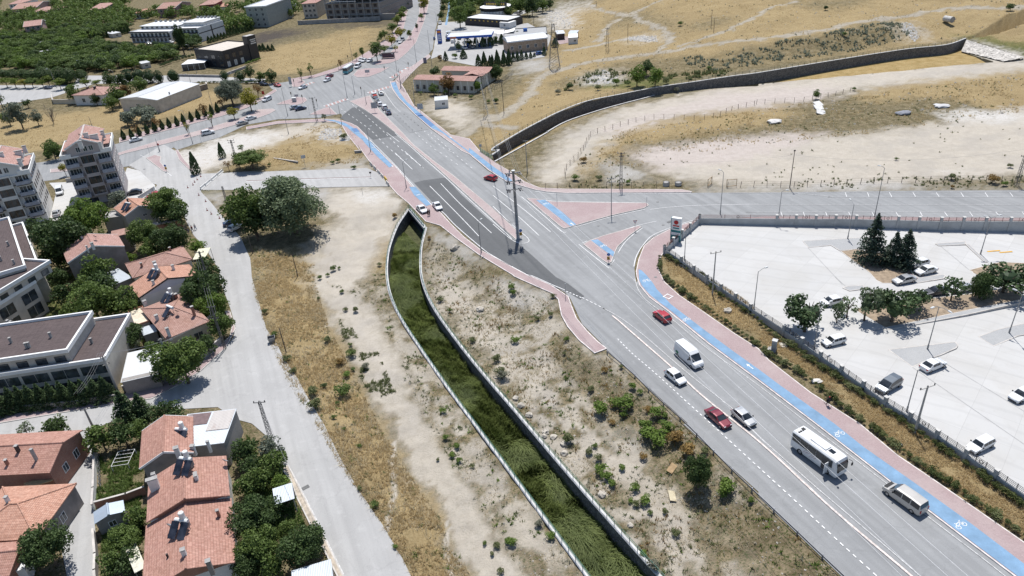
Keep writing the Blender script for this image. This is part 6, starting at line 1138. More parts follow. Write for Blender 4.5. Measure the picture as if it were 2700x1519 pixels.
# ---------------------------------------------------------------- traffic lights and signs
def light(label,t_,x,y,ty):
	b=A(t_,x,y);h=max(2.6,min(5,top_of(b,px(t_,x-3,ty))));t=thing('traffic_light',label,'traffic light',b);MB().tube([(0,0,0),(0,0,h)],.06,7).build('post',M_STEEL,t);o=MB().box(-.16,.16,-.14,.12,h-.95,h).build('signal_head',M_DARKT,t)
	for k,c in enumerate(((.25,.02,.02),(.25,.14,.01),(.02,.18,.06))):MB().tube([(0,-.14,h-.17-k*.3),(0,-.17,h-.17-k*.3)],.1,8).build('lens',plain('lens_%d'%k,c,.3),o)
for i,(x,y,ty,lb)in enumerate(((437,955,880,'on the left island near the cabinet'),(542,978,905,'at the right end of the left island'),(682,1030,945,'beside the red striped crossing, left'),(1102,908,830,'at the head of the median'),(1552,665,595,'beside the poster stand pavement'),(462,832,758,'on the small island beside the red car'),(882,672,610,'at the dry field corner'),(1322,690,652,'at the tip of the bus shelter island'),(976,600,528,'near the parked white cars'),(1427,805,712,'at the start of the cycle lane'))):light('traffic light '+lb,'a2',x,y,ty)
def board(label,t_,x,y,ty,w_,h_,col,rz=0.0,name='road_sign',ch=None):
	b=A(t_,x,y);h=max(1.8,min(7,top_of(b,px(t_,x,ty))));t=thing(name,label,'sign',b,rz);MB().tube([(0,.05,-.1),(0,.05,h)],.05,6).build('post',M_GALV,t);MB().box(-w_/2,w_/2,-.03,.02,h-h_,h).build('panel',col,t)
	if ch:MB().box(-w_/2+.12,w_/2-.12,-.045,-.032,h-h_+.12,h-.12).build('sign_face',ch,t)
M_SB=plain('sign_blue',(.03,.12,.40),.5);M_SG=plain('sign_grey_back',(.40,.42,.44),.5,.3);M_SR=plain('sign_red',(.45,.03,.03),.5);M_SY=plain('sign_yellow',(.65,.36,.03),.5)
board('grey backed direction board on the median beside queuing cars','a2',1230,1080,978,2.2,2.2,M_SG);board('grey backed direction board at the cycle lane bend','a2',1668,1100,990,2.0,2.0,M_SG);board('pale board on the bus shelter island','a2',1158,715,668,2.0,1.2,M_SG);board('pale board beside the red car at the small island','a2',428,830,735,1.2,3.2,M_SG);board('small board on the left junction island','a2',482,945,905,1.6,.9,M_SG);board('poster stand on the station pavement','a2',1707,602,550,1.6,2.6,M_TRIM,0,'poster_stand',plain('poster_print',(.25,.22,.28),.6))
board('small board beside the far canal railing','a6',2238,175,110,.8,.8,M_SG);board('flaking board on the dry mound','a6',562,325,215,1.3,1.0,M_SG,.3);board('red warning board at the left roadside','a2',165,920,870,1.0,1.4,M_SR);board('dark sign beside the west pavement, thin post','b3',695,205,65,.25,.3,M_SG,1.0);board('small sign at the closed road median','a6',1190,430,383,.6,.5,M_DARKT)
for lb,t_,x,y,ty in(('blue keep-right disc with yellow chevrons on the small triangular island','a7',1103,1247,1170),('blue disc with yellow chevrons at the foot of the steel pole','a7',268,1012,935),('blue disc with yellow chevrons on the local road island','a5',1595,375,318)):
	b=A(t_,x,y);t=thing('keep_right_sign',lb,'sign',b);MB().tube([(0,.05,0),(0,.05,2.3)],.05,6).build('post',M_GALV,t);o=MB().tube([(0,-.02,2.05),(0,.02,2.05)],.36,16).build('blue_disc',M_SB,t);MB().bar((.14,-.03,2.2),(-.12,-.03,1.92),.06,.03).build('white_arrow',M_TRIM,o);p=MB().box(-.3,.3,-.03,.03,.85,1.62).build('chevron_panel',M_SY,t)
	for k in range(3):
		for sg in(-1,1):MB().bar((0,-.05,1.5-k*.25),(sg*.26,-.05,1.3-k*.25),.09,.03).build('black_chevron',M_DARKT,p)
b=A('a7',1356,942);t=thing('yield_sign','white and red give-way triangle on the small island tip','sign',b);MB().tube([(0,.05,0),(0,.05,2.7)],.045,6).build('post',M_GALV,t);o=MB().poly([(-.5,-.02,2.75),(0,-.02,1.9),(.5,-.02,2.75)]).poly([(.5,.01,2.75),(0,.01,1.9),(-.5,.01,2.75)]).build('red_rim',M_SR,t);MB().poly([(-.36,-.03,2.67),(0,-.03,2.06),(.36,-.03,2.67)]).build('white_face',M_TRIM,o)
b=A('a5',1530,180);t=thing('stop_sign','red octagonal stop sign on the left road median','sign',b);MB().tube([(0,.05,0),(0,.05,2.8)],.05,6).build('post',M_GALV,t);MB().poly([(.42*math.cos(math.pi/8+k*math.pi/4),-.02,2.5+.42*math.sin(math.pi/8+k*math.pi/4))for k in range(8)][::-1]).build('octagon',M_SR,t)
for t_,x,y,ty,lb in(('a7',613,690,585,'thin grey post on the large island near the cycle lane'),('a7',1467,695,620,'thin grey post at the large island tip'),('a2',605,1095,1010,'thin post left on the crossing island'),('a2',805,1090,1025,'thin post right on the crossing island'),('a2',338,990,935,'thin post at the left island tip'),('a5',1433,208,130,'thin post on the local road island head'),('a5',1925,90,30,'thin post at the dusty lot road edge'),('a2',1582,655,622,'thin post beside the poster stand'),('a6',1110,590,540,'stub post beside the closed road')):
	b=A(t_,x,y);h=max(1.5,min(4,top_of(b,px(t_,x,ty))));t=thing('sign_post',lb,'post',b);MB().tube([(0,0,-.1),(0,0,h)],.045,6).build('post',M_GALV,t);MB().box(-.1,.1,-.03,.03,h-.05,h+.08).build('bracket',M_GALV,t)
b=A('a7',1742,1030);h=top_of(b,px('a7',1752,815));t=thing('entrance_totem','teal and white totem sign at the angled car park wall','sign',b,-.55);M_TEAL=plain('teal_panel',(.03,.19,.20),.4);MB().box(-1.1,1.1,-.35,.35,0,h).build('tower',M_TEAL,t);MB().box(-.95,1.16,-.40,.40,h*.5,h+.1).build('white_face',M_TRIM,t);MB().box(-.9,1.1,-.42,-.402,h*.28,h*.40).build('lower_plate',M_TRIM,t)
for k in range(2):MB().box(-.6,.8,-.43,-.41,h*.56+k*.55,h*.56+k*.55+.3).build('text_line',M_SR if k else M_TEAL,t)
MB().tube([(.1,-.41,h*.84),(.1,-.44,h*.84)],.5,14).build('round_emblem',M_SR,t)
# bus shelter
b=A('a2',1355,560);t=thing('bus_shelter','dark bus shelter on the pavement island under trees','shelter',b,-.1);MB().box(-3.2,3.2,-.9,.9,2.6,2.75).build('roof',M_DARKT,t);MB().box(-3.1,3.1,.7,.75,.3,2.5).build('back_panel',plain('poster_panel',(.16,.10,.13),.3),t);MB().box(-2.6,2.6,.2,.6,.4,.48).build('bench',M_WOOD,t)
for q in(-3,3):MB().box(-.05,.05,-.05,.05,0,2.6).build('post',M_STEEL,t,(q,.7,0));MB().box(-.05,.05,-.05,.05,0,2.6).build('post',M_STEEL,t,(q,-.7,0))
# ---------------------------------------------------------------- vehicles
def paint(name,c,metal=.0):
	k='paint_'+name
	if k in MATS:return MATS[k]
	m=N(k);g=m.coord('Object');a=m.noise(1.3,3,g);m.b.inputs['Coat Weight'].default_value=.5;m.b.inputs['Coat Roughness'].default_value=.08
	MATS[k]=m.out(m.mix(m.ramp(a,.3,.7),c,tuple(x*.9 for x in c)),.35,metal,.5);return MATS[k]
PAINT={'white':paint('white',(.66,.67,.68)),'silver':paint('silver',(.42,.43,.44),.5),'red':paint('red',(.36,.012,.02)),'maroon':paint('maroon',(.17,.015,.03),.2),'dark':paint('dark',(.025,.028,.035),.2),'navy':paint('navy',(.02,.035,.08),.2),'grey':paint('grey',(.16,.18,.20),.5),'blue':paint('blue',(.03,.10,.30),.2),'beige':paint('beige',(.48,.46,.43),.3)}
M_CARG=glass_mat('car_glass',(.012,.015,.018),.06,.7);M_TYRE=plain('tyre_rubber',(.018,.018,.018),.85);M_RIM=plain('wheel_rim',(.38,.38,.39),.35,.6);M_HL=plain('headlight_glass',(.62,.64,.66),.15);M_TL=plain('taillight_red',(.35,.012,.012),.25);M_BUMP=plain('black_plastic',(.022,.022,.024),.6);M_PLATE=plain('number_plate',(.65,.65,.65),.5)
KIND={'hatch':(4.0,1.72,1.47,[(0,.58,.58),(.012,.88,.88),(.04,.93,1.0),(.15,.95,1.42),(.3,.96,1.47),(.56,.95,1.45),(.745,.93,.93),(.95,.76,.76),(.99,.62,.62),(1,.42,.42)],[(.17,.36),(.38,.585)],(.18,.81)),'sedan':(4.5,1.76,1.45,[(0,.60,.60),(.012,.90,.90),(.13,.96,.96),(.285,.97,1.40),(.4,.97,1.45),(.57,.96,1.43),(.735,.94,.94),(.95,.75,.75),(.99,.62,.62),(1,.42,.42)],[(.27,.42),(.44,.60)],(.18,.82)),'estate':(4.1,1.62,1.44,[(0,.58,.58),(.01,.90,.92),(.03,.92,1.0),(.08,.93,1.40),(.3,.94,1.44),(.6,.93,1.40),(.73,.92,.92),(.95,.78,.78),(.99,.7,.7),(1,.42,.42)],[(.08,.22),(.24,.41),(.43,.61)],(.17,.82)),'suv':(4.55,1.85,1.70,[(0,.65,.65),(.012,1.0,1.02),(.03,1.02,1.12),(.1,1.04,1.64),(.3,1.05,1.70),(.58,1.04,1.67),(.74,1.03,1.03),(.95,.92,.92),(.99,.75,.75),(1,.45,.45)],[(.11,.22),(.24,.41),(.43,.61)],(.18,.82)),'mpv':(4.7,1.83,1.72,[(0,.6,.6),(.01,.98,1.0),(.03,1.0,1.1),(.09,1.02,1.66),(.3,1.02,1.72),(.6,1.0,1.64),(.80,.97,.97),(.95,.80,.80),(.99,.66,.66),(1,.42,.42)],[(.10,.24),(.26,.44),(.46,.65)],(.17,.81)),'minibus':(5.3,1.90,1.97,[(0,.6,.6),(.006,1.1,1.15),(.015,1.12,1.25),(.05,1.12,1.9),(.3,1.12,1.97),(.66,1.1,1.93),(.83,1.07,1.07),(.95,.92,.92),(.99,.75,.75),(1,.42,.42)],[(.05,.26),(.28,.48),(.50,.70)],(.19,.83)),'van':(5.9,2.06,2.6,[(0,.6,.6),(.004,1.3,1.5),(.008,1.32,2.3),(.03,1.35,2.56),(.3,1.35,2.6),(.66,1.35,2.55),(.74,1.3,2.25),(.875,1.18,1.18),(.965,1.02,1.02),(.99,.8,.8),(1,.45,.45)],[(.70,.79)],(.2,.83)),'pickup':(5.1,1.85,1.75,[(0,.6,.6),(.01,1.02,1.02),(.36,1.03,1.03),(.385,1.04,1.66),(.46,1.05,1.75),(.6,1.04,1.72),(.74,1.03,1.03),(.95,.92,.92),(.99,.75,.75),(1,.45,.45)],[(.40,.50),(.52,.63)],(.2,.83)),}
_cm={}
def wheel_meshes(r,w_):
	k=('w',r)
	if k not in _cm:
		t=MB();pr=[(-w_/2,r*.6),(-w_/2,r*.93),(-w_*.35,r),(w_*.35,r),(w_/2,r*.93),(w_/2,r*.6)];n=16
		for i in range(n):
			a0,a1=2*math.pi*i/n,2*math.pi*(i+1)/n
			for(y0,r0),(y1,r1)in zip(pr[:-1],pr[1:]):t.quad((r0*math.cos(a0),y0,r0*math.sin(a0)),(r0*math.cos(a1),y0,r0*math.sin(a1)),(r1*math.cos(a1),y1,r1*math.sin(a1)),(r1*math.cos(a0),y1,r1*math.sin(a0)))
		d=MB()
		for y in(-w_*.42,w_*.42):d.poly([(r*.62*math.cos(2*math.pi*i/n),y,r*.62*math.sin(2*math.pi*i/n))for i in range(n)])
		_cm[k]=(t.mesh('tyre',M_TYRE),d.mesh('rim',M_RIM))
	return _cm[k]
def car_parts(kind):
	if kind in _cm:return _cm[kind]
	L,Wd,H_,ST,SW,ax=KIND[kind];w2=Wd/2;R=[]
	for x,zb,zt in ST:
		e=1-.14*(max(0,.06-x)/.06)**1.5-.22*(max(0,x-.88)/.12)**2;X=(x-.5)*L;cab=zt-zb>.03;tw=.985-.21*min(1,(zt-zb)/(H_-.95))if cab else .93;zlo=.24 if .03<x<.97 else .34
		R.append((X,[(w2*.90*e,zlo),(w2*.99*e,.45 if zb>.5 else zlo+.04),(w2*e,max(zlo+.06,zb*.75)),(w2*.975*e,zb),(w2*tw*e,zt-.0 if cab else zb+.0),(w2*tw*e*.72,zt+.025)]))
	mb=MB();n=12
	for X,p in R:mb.v+=[(X,y,z)for y,z in p]+[(X,-y,z)for y,z in p[::-1]]
	for i in range(len(R)-1):
		for j in range(n):a=i*n+j;b=i*n+(j+1)%n;mb.f.append((a,a+n,b+n,b));mb.m.append(0)
	mb.f.append(tuple(range(n)));mb.m.append(0);e=(len(R)-1)*n;mb.f.append(tuple(range(e,e+n))[::-1]);mb.m.append(0)
	V=mb.v
	def interp(x):
		X=(x-.5)*L
		for(xa,pa),(xb,pb)in zip(R[:-1],R[1:]):
			if xa<=X<=xb:t=(X-xa)/(xb-xa+1e-9);return X,[(a[0]+(b[0]-a[0])*t,a[1]+(b[1]-a[1])*t)for a,b in zip(pa,pb)]
	glass=[]
	for sg in(-1,1):
		for x0,x1 in SW:
			g=MB();(xa,pa),(xb,pb)=interp(x0),interp(x1);q=[]
			for X,p,fr in((xa,pa,.08),(xb,pb,.08),(xb,pb,.9),(xa,pa,.9)):y=p[3][0]+(p[4][0]-p[3][0])*fr;z=p[3][1]+(p[4][1]-p[3][1])*fr;q.append((X,sg*(y+.012),z))
			g.quad(*(q if sg<0 else q[::-1]));glass.append(('side_window',g.mesh('side_window',M_CARG)))
	cab=[i for i,(x,zb,zt)in enumerate(ST)if zt-zb>.3];f0=cab[-1];r0=cab[0]
	def sloped(i0,i1,nm,f=.06):
		(xa,pa),(xb,pb)=R[i0],R[i1];g=MB();q=[]
		for t,in((f,),(1-f,)):
			X=xa+(xb-xa)*t;y=pa[4][0]+(pb[4][0]-pa[4][0])*t;z=pa[4][1]+(pb[4][1]-pa[4][1])*t;q.append((X,y*.9,z))
		up=.035;nx=.02 if xb>xa else-.02
		g.quad((q[0][0]+nx,-q[0][1],q[0][2]+up),(q[1][0]+nx,-q[1][1],q[1][2]+up),(q[1][0]+nx,q[1][1],q[1][2]+up),(q[0][0]+nx,q[0][1],q[0][2]+up));return(nm,g.mesh(nm,M_CARG))
	glass.append(sloped(f0,f0+1,'windscreen'))
	if kind!='van':glass.append(sloped(r0,r0-1,'rear_window'))
	rw=.31 if kind in('hatch','sedan','estate')else .34
	ex=[]
	for sg in(-1,1):
		ex.append(('headlight',MB().box(L/2-.32,L/2-.06,sg*w2*.62-.16,sg*w2*.62+.16,.58 if H_<1.6 else .72,.72 if H_<1.6 else .9).mesh('headlight',M_HL)));ex.append(('taillight',MB().box(-L/2-.012,-L/2+.10,sg*w2*.78-.12,sg*w2*.78+.1,.68,.9 if H_<1.6 else 1.15).mesh('taillight',M_TL)));ex.append(('mirror',MB().box(L*.19,L*.19+.12,sg*(w2+.08)-.09,sg*(w2+.08)+.09,.95 if H_<1.9 else 1.2,1.1 if H_<1.9 else 1.45).mesh('mirror',M_BUMP)))
	ex.append(('bumper',MB().box(L/2-.12,L/2+.02,-w2*.72,w2*.72,.3,.5).mesh('bumper',M_BUMP)));ex.append(('number_plate',MB().box(-L/2-.02,-L/2,-.26,.26,.5,.62).mesh('number_plate',M_PLATE)))
	_cm[kind]=(mb,glass,ex,rw,L,w2,ax);return _cm[kind]
_bm={}
def car(label,kind,col,t_,x,y,dx,dy,name=None,sc=1.0):
	mb,glass,ex,rw,L,w2,ax=car_parts(kind);p=A(t_,x,y);q=A(t_,x+dx,y+dy);rz=math.atan2(q.y-p.y,q.x-p.x)
	z=lot_z(p.x,p.y)+.012 if pip(np.array([p.x]),np.array([p.y]),LOT)[0]else p.z+.045
	t=thing(name or{'van':'delivery_van','minibus':'passenger_van','pickup':'pickup_truck'}.get(kind,'car'),label,'van' if kind in('van','minibus')else 'truck' if kind=='pickup' else 'car',(p.x,p.y,float(z)),rz);t.scale=(sc,)*3
	if(kind,col)not in _bm:_bm[(kind,col)]=mb.mesh('body',PAINT[col],False)
	b=obj('body',_bm[(kind,col)],t)
	for nm,me in glass+ex:obj(nm,me,b if nm in('number_plate',)else t)
	ty,ri=wheel_meshes(rw,.2)
	for fx in ax:
		for sg in(-1,1):o=obj('wheel',ty,t,((fx-.5)*L,sg*(w2-.085),rw));obj('rim',ri,o)
	return t
UL=(-155,-120);DR=(155,120)
car('shiny red hatchback driving away in the lane beside the blue cycle lane','hatch','red','b3',1612,402,*UL);tv=car('white high-roof delivery van with a green oval badge','van','white','b3',1868,800,160,135)
for sg in(-1,1):MB().tube([(-1.9,sg*1.0,1.75),(-1.9,sg*1.045,1.75)],.42,18).build('oval_badge',plain('green_badge',(.02,.16,.07),.5),tv).scale=(1,1,.55)
car('white hatchback following the lane divider beside the delivery van','hatch','white','b3',1742,985,155,125);car('dark red sedan driving towards the camera in the left lane','sedan','maroon','b3',2148,1380,155,135);car('silver hatchback beside the dark red sedan','hatch','silver','b3',2392,1372,150,125)
pv=car('silver-white passenger van with black bonnet beside the blue cycle lane','minibus','beige','b8',1385,740,-280,-200);MB().quad((1.85,-.75,1.045),(2.5,-.66,.96),(2.5,.66,.96),(1.85,.75,1.045)).build('bonnet',M_BUMP,pv);MB().box(1.85,2.5,-.68,.68,.93,1.03).build('bonnet_edge',M_BUMP,pv)
car('red hatchback turning onto the main road near the cycle lane','hatch','red','a6',2332,452,-110,-25);car('white sedan parked on the pavement behind the culvert railing','sedan','white','a6',1678,752,95,85);car('white saloon stopped at the kerb next to the man standing','sedan','white','a6',1826,722,62,80)
QU=(-52,-78)
car('silver car at the front of the right queue lane','sedan','silver','a2',1286,905,*QU);pk=car('white pickup with red load at the front of the left queue lane','pickup','white','a2',1225,930,*QU);MB().box(-2.4,-.8,-.75,.75,.9,1.25).build('load',plain('red_load',(.4,.05,.04),.7),pk)
for i,(c,x,y,k)in enumerate((('grey',1253,978,'sedan'),('white',1276,1010,'hatch'),('white',1320,1042,'suv'),('navy',1357,1088,'sedan'))):car(['dark grey car behind the white pickup in the queue','white hatchback in the middle of the queue beside the direction board','white crossover second from the end of the queue','dark blue sedan at the end of the queue on the darker patch'][i],k,c,'a2',x,y,*QU)
pc=car('white patrol car with blue stripe turning in the junction','sedan','white','a2',540,848,-70,25);MB().box(-.5,.6,-.885,.885,.55,.72).build('blue_stripe',PAINT['blue'],pc);MB().box(-.15,.15,-.5,.5,1.47,1.58).build('light_bar',PAINT['blue'],pc)
for lb,k,c,t_,x,y,dx,dy in(('white hatchback crossing the middle of the junction','hatch','white','a2',773,778,-70,30),('dark red car just behind the white hatchback in the junction','sedan','maroon','a2',795,742,-70,30),('bright red car beside the hedge left of the junction','sedan','red','a2',298,826,75,20),('white minivan beside the yellow tree at the left road','mpv','white','a2',198,965,-70,30),('dark blue car entering from the left road by the crossing island','sedan','navy','a2',520,1050,90,-20),('silver car half hidden behind the dark blue car','sedan','silver','a2',470,1040,90,-20),('parked dark car under the hedge at the service street corner','hatch','navy','a2',165,815,60,5),('white sedan on the upper lanes of the left road, leftmost','sedan','white','a1',1302,1350,120,-30),('white off-roader on the lower lanes of the left road','suv','white','a1',1990,1285,115,-25),('silver sedan, rear of two on the left road','sedan','silver','a1',2318,1192,115,-32),('white sedan, front of two on the left road','sedan','white','a1',2398,1145,115,-35),('white car parked left at the field corner by the signal','hatch','white','a2',1124,592,-60,30),('white car parked right at the field corner by the signal','hatch','white','a2',1178,592,-60,30),('white van waiting behind the shuttle bus','minibus','white','a2',1066,648,-50,35),('white saloon left of the waiting white van','sedan','white','a2',998,638,-50,30),('white car parked under the yellow roadside tree, nearer','sedan','white','a2',1472,412,-35,40),('white car parked under the yellow roadside tree, farther','hatch','white','a2',1492,388,-35,40),('white car parked at the kerb beside the top blue cycle track','suv','white','a2',1850,232,-10,50),('white car under the station trees, left','hatch','white','a2',2085,470,60,20),('silver car under the station trees, right','hatch','silver','a2',2150,460,60,20),('white car beside the tanker at the station','hatch','white','a2',1976,408,40,-30),('dark car at the pumps under the canopy','suv','dark','a2',2035,375,20,-40),('dark van behind the canopy columns','mpv','dark','a2',2110,368,20,-40),('blue car in front of the stone hall row of conifers','hatch','blue','a3',445,522,60,-15),('white van on the access road above the station','minibus','white','a3',255,135,70,-25),('blue car on the access road above the station','suv','blue','a3',402,98,55,-18),('dark pickup parked behind the station roof','pickup','dark','a3',256,208,50,15),('white car parked beside the rooftop cabin','hatch','white','a3',158,156,50,0),('white passenger van in the yard between the apartment blocks','minibus','white','a5',578,580,-8,90),('silver sedan beside the white apartment block wall','sedan','silver','a5',547,790,20,-80),('black sedan parked in the apartment forecourt','sedan','dark','a5',1285,588,-110,20),('red car half hidden by the garden tree behind the forecourt wall','hatch','red','a5',1475,618,-90,20),('white car under the tree in front of the mauve block','sedan','white','a5',968,748,-90,-15),('dark blue car in the shade of the big dark tree','sedan','navy','a5',2222,880,90,-20),('white car at the shade edge by the local road','hatch','white','a5',2252,925,70,-40),('silver hatchback under the mauve block overhang','hatch','silver','a5',815,700,20,-60),('white estate car parked inside the car park wall near the bushy pine','estate','white','b4',712,640,-180,45),('white sedan beside the wedge-shaped parking island','sedan','white','b4',1660,870,180,-70),('grey minivan facing the car park wall','mpv','grey','b4',1235,1062,-130,75),('white sedan at the right picture edge in the car park','sedan','white','b4',2510,1155,-150,70),('white estate car in the lower right of the car park','estate','white','b8',2110,225,-150,75),('white hatchback parked upper beside the cedars','hatch','white','a8',1530,1272,-150,40),('white sedan parked lower beside the cedars','sedan','white','a8',1592,1340,-170,40),('silver sedan partly hidden by the pine crowns','sedan','silver','a8',1385,1430,-150,30),('black sedan behind the large pine','sedan','dark','b4',1690,165,-150,20),('silver sedan next to the black sedan behind the sparse pine','sedan','silver','b4',1930,135,-130,25),('white car hidden behind the thin pines','hatch','white','b4',690,262,-120,25),('dark car parked under the round plaza trees','sedan','navy','a1',462,850,80,0),('red car parked beside the black restaurant','hatch','red','a1',2222,628,60,-20),('white car in front of the school wing, left','sedan','white','a1',1425,425,40,5),('white car in front of the school wing, right','hatch','white','a1',1640,412,40,5),('dark car at the edge of the plaza behind topiary','suv','grey','a1',735,745,30,-10),('white car among the roadside trees at the right of the dry field','hatch','white','a2',1098,585,-40,20)):
	car(lb,k,c,t_,x,y,dx,dy)
def coach():
	p=A('b8',560,342);q=A('b8',907,597);t=thing('coach','white midi coach with black window band and roof hatches on the main road','bus',(p.x,p.y,.045),math.atan2(q.y-p.y,q.x-p.x));L,w2,h=7.6,1.13,3.05;wh=PAINT['white']
	R=[(-L/2,.93,.5,2.7,2.7),(-L/2+.12,1,.36,2.95,3.0),(-L/2+.5,1,.34,3.0,h),(L/2-.9,1,.34,3.0,h),(L/2-.35,1,.34,2.9,2.95),(L/2-.08,.97,.36,2.2,2.25),(L/2,.93,.42,1.1,1.1)];mb=MB();n=8
	for X,e,zl,zs,zt in R:ring=[(w2*.96*e,zl),(w2*e,zl+.3),(w2*.985*e,zs-.12),(w2*.82*e,zt)];mb.v+=[(X,y,z)for y,z in ring]+[(X,-y,z)for y,z in ring[::-1]]
	for i in range(len(R)-1):
		for j in range(n):a=i*n+j;b=i*n+(j+1)%n;mb.f.append((a,a+n,b+n,b));mb.m.append(0)
	mb.f+=[tuple(range(n)),tuple(range((len(R)-1)*n,len(R)*n))[::-1]];mb.m+=[0,0];body=mb.build('body',wh,t)
	for sg in(-1,1):
		for k in range(5):x0=-L/2+.25+k*1.32;MB().box(x0,x0+1.27,sg*(w2+.006)-.012,sg*(w2+.006)+.012,1.55,2.72).build('side_window',M_CARG,t)
		MB().box(L/2-.16,L/2+.03,sg*.78-.2,sg*.78+.2,.6,.82).build('headlight',M_HL,t);MB().tube([(L/2-.1,sg*1.05,2.6),(L/2+.35,sg*1.3,2.45),(L/2+.38,sg*1.3,2.1)],.035,6).box(L/2+.3,L/2+.42,sg*1.3-.12,sg*1.3+.12,1.75,2.2).build('mirror',M_BUMP,t);MB().box(-L/2-.02,-L/2+.05,sg*.85-.12,sg*.85+.12,.8,1.3).build('taillight',M_TL,t)
		mb=MB()
		for k in range(6):mb.bar((-1.6+k*.35,sg*(w2+.012),.75+.1*(k%3)),(-1.2+k*.35,sg*(w2+.012),1.4-.1*(k%2)),.04,.02)
		mb.build('side_graphic',plain('graphic_red',(.35,.12,.1),.5),body)
	MB().quad((L/2-.32,-.98,2.86),(L/2-.055,-1.03,2.2),(L/2-.055,1.03,2.2),(L/2-.32,.98,2.86)).quad((L/2-.05,-1.03,2.2),(L/2+.015,-1.0,1.2),(L/2+.015,1.0,1.2),(L/2-.05,1.03,2.2)).build('windscreen',M_CARG,t)
	MB().box(-.5+1.9,.45+1.9,-w2-.02,-w2+.02,.45,2.4).build('door',plain('door_dark',(.05,.05,.055),.3),t);MB().box(2.42,2.5,-w2-.75,-w2-.02,.5,2.3).build('open_door_leaf',wh,t)
	MB().box(-1.2,1.3,-.55,.55,h-.01,h+.16).build('air_conditioner',wh,t);MB().box(1.5,2.3,-.3,.3,h-.005,h+.06).build('roof_hatch',M_CARG,t);MB().box(-3.4,-2.9,.1,.6,h-.01,h+.03).build('roof_vent',M_BUMP,t)
	for k in range(3):MB().lathe([(.16,0),(.16,.05),(.05,.06)],10,(-3.0+.42*k*.0+.0,-.65+.35*k,h)).build('fan',M_BUMP,t)
	ty,ri=wheel_meshes(.45,.26)
	for X in(-L/2+1.7,L/2-1.45):
		for sg in(-1,1):o=obj('wheel',ty,t,(X,sg*(w2-.11),.45));obj('rim',ri,o)
coach()
def shuttle():
	p=A('a2',975,692);q=A('a2',905,738);t=thing('shuttle_bus','white and teal shuttle bus waiting at the left signal','bus',(p.x,p.y,.045),math.atan2(q.y-p.y,q.x-p.x));L,w2,h=7.2,1.1,2.9
	MB().box(-L/2,L/2,-w2,w2,.35,1.35).build('lower_body',paint('teal',(.05,.30,.36)),t);MB().box(-L/2,L/2-.1,-w2+.03,w2-.03,1.35,h-.3).build('window_band',M_CARG,t);MB().box(-L/2-.01,L/2-.08,-w2,w2,h-.3,h).build('roof',PAINT['white'],t)
	for k in range(5):
		for sg in(-1,1):MB().box(-.06,.06,-.02,.02,1.35,h-.3).build('pillar',PAINT['white'],t,(-L/2+.3+k*1.6,sg*(w2-.02),0))
	ty,ri=wheel_meshes(.42,.25)
	for X in(-2.2,2.1):
		for sg in(-1,1):o=obj('wheel',ty,t,(X,sg*(w2-.1),.42));obj('rim',ri,o)
shuttle()
def tanker():
	p=A('a2',1930,375);q=A('a2',1945,300);t=thing('tanker_truck','silver tanker truck standing at the filling station','truck',p,math.atan2(q.y-p.y,q.x-p.x));MB().tube([(-6,0,2.2),(-5.8,0,2.2),(2.8,0,2.2),(3,0,2.2)],[1.0,1.2,1.2,1.0],16).build('tank',plain('tank_steel',(.5,.51,.52),.3,.6),t,smooth=True);MB().box(3.3,5.5,-1.2,1.2,.6,3.2).build('cab',PAINT['white'],t);MB().box(5.45,5.52,-1.05,1.05,1.9,2.9).build('windscreen',M_CARG,t);MB().box(-6,5,-.5,.5,.6,1.0).build('chassis',M_BUMP,t);MB().box(-5,2,-.3,.3,3.38,3.46).build('walkway',M_BUMP,t)
	ty,ri=wheel_meshes(.5,.3)
	for X in(-5,-3.8,1.5,4.5):
		for sg in(-1,1):o=obj('wheel',ty,t,(X,sg*1.05,.5));obj('rim',ri,o)
tanker()
def small_truck():
	p=A('a2',1795,380);q=A('a2',1780,440);t=thing('motor_tricycle','small cargo tricycle entering the station','tricycle',p,math.atan2(q.y-p.y,q.x-p.x));MB().box(-1.2,.3,-.55,.55,.5,1.0).build('cargo_box',PAINT['grey'],t);MB().box(.3,1.0,-.4,.4,.4,1.6).build('cab',PAINT['blue'],t);ty,ri=wheel_meshes(.31,.2)
	for X,Y in((-.8,-.5),(-.8,.5),(1.0,0)):o=obj('wheel',ty,t,(X,Y,.31));obj('rim',ri,o)
small_truck()
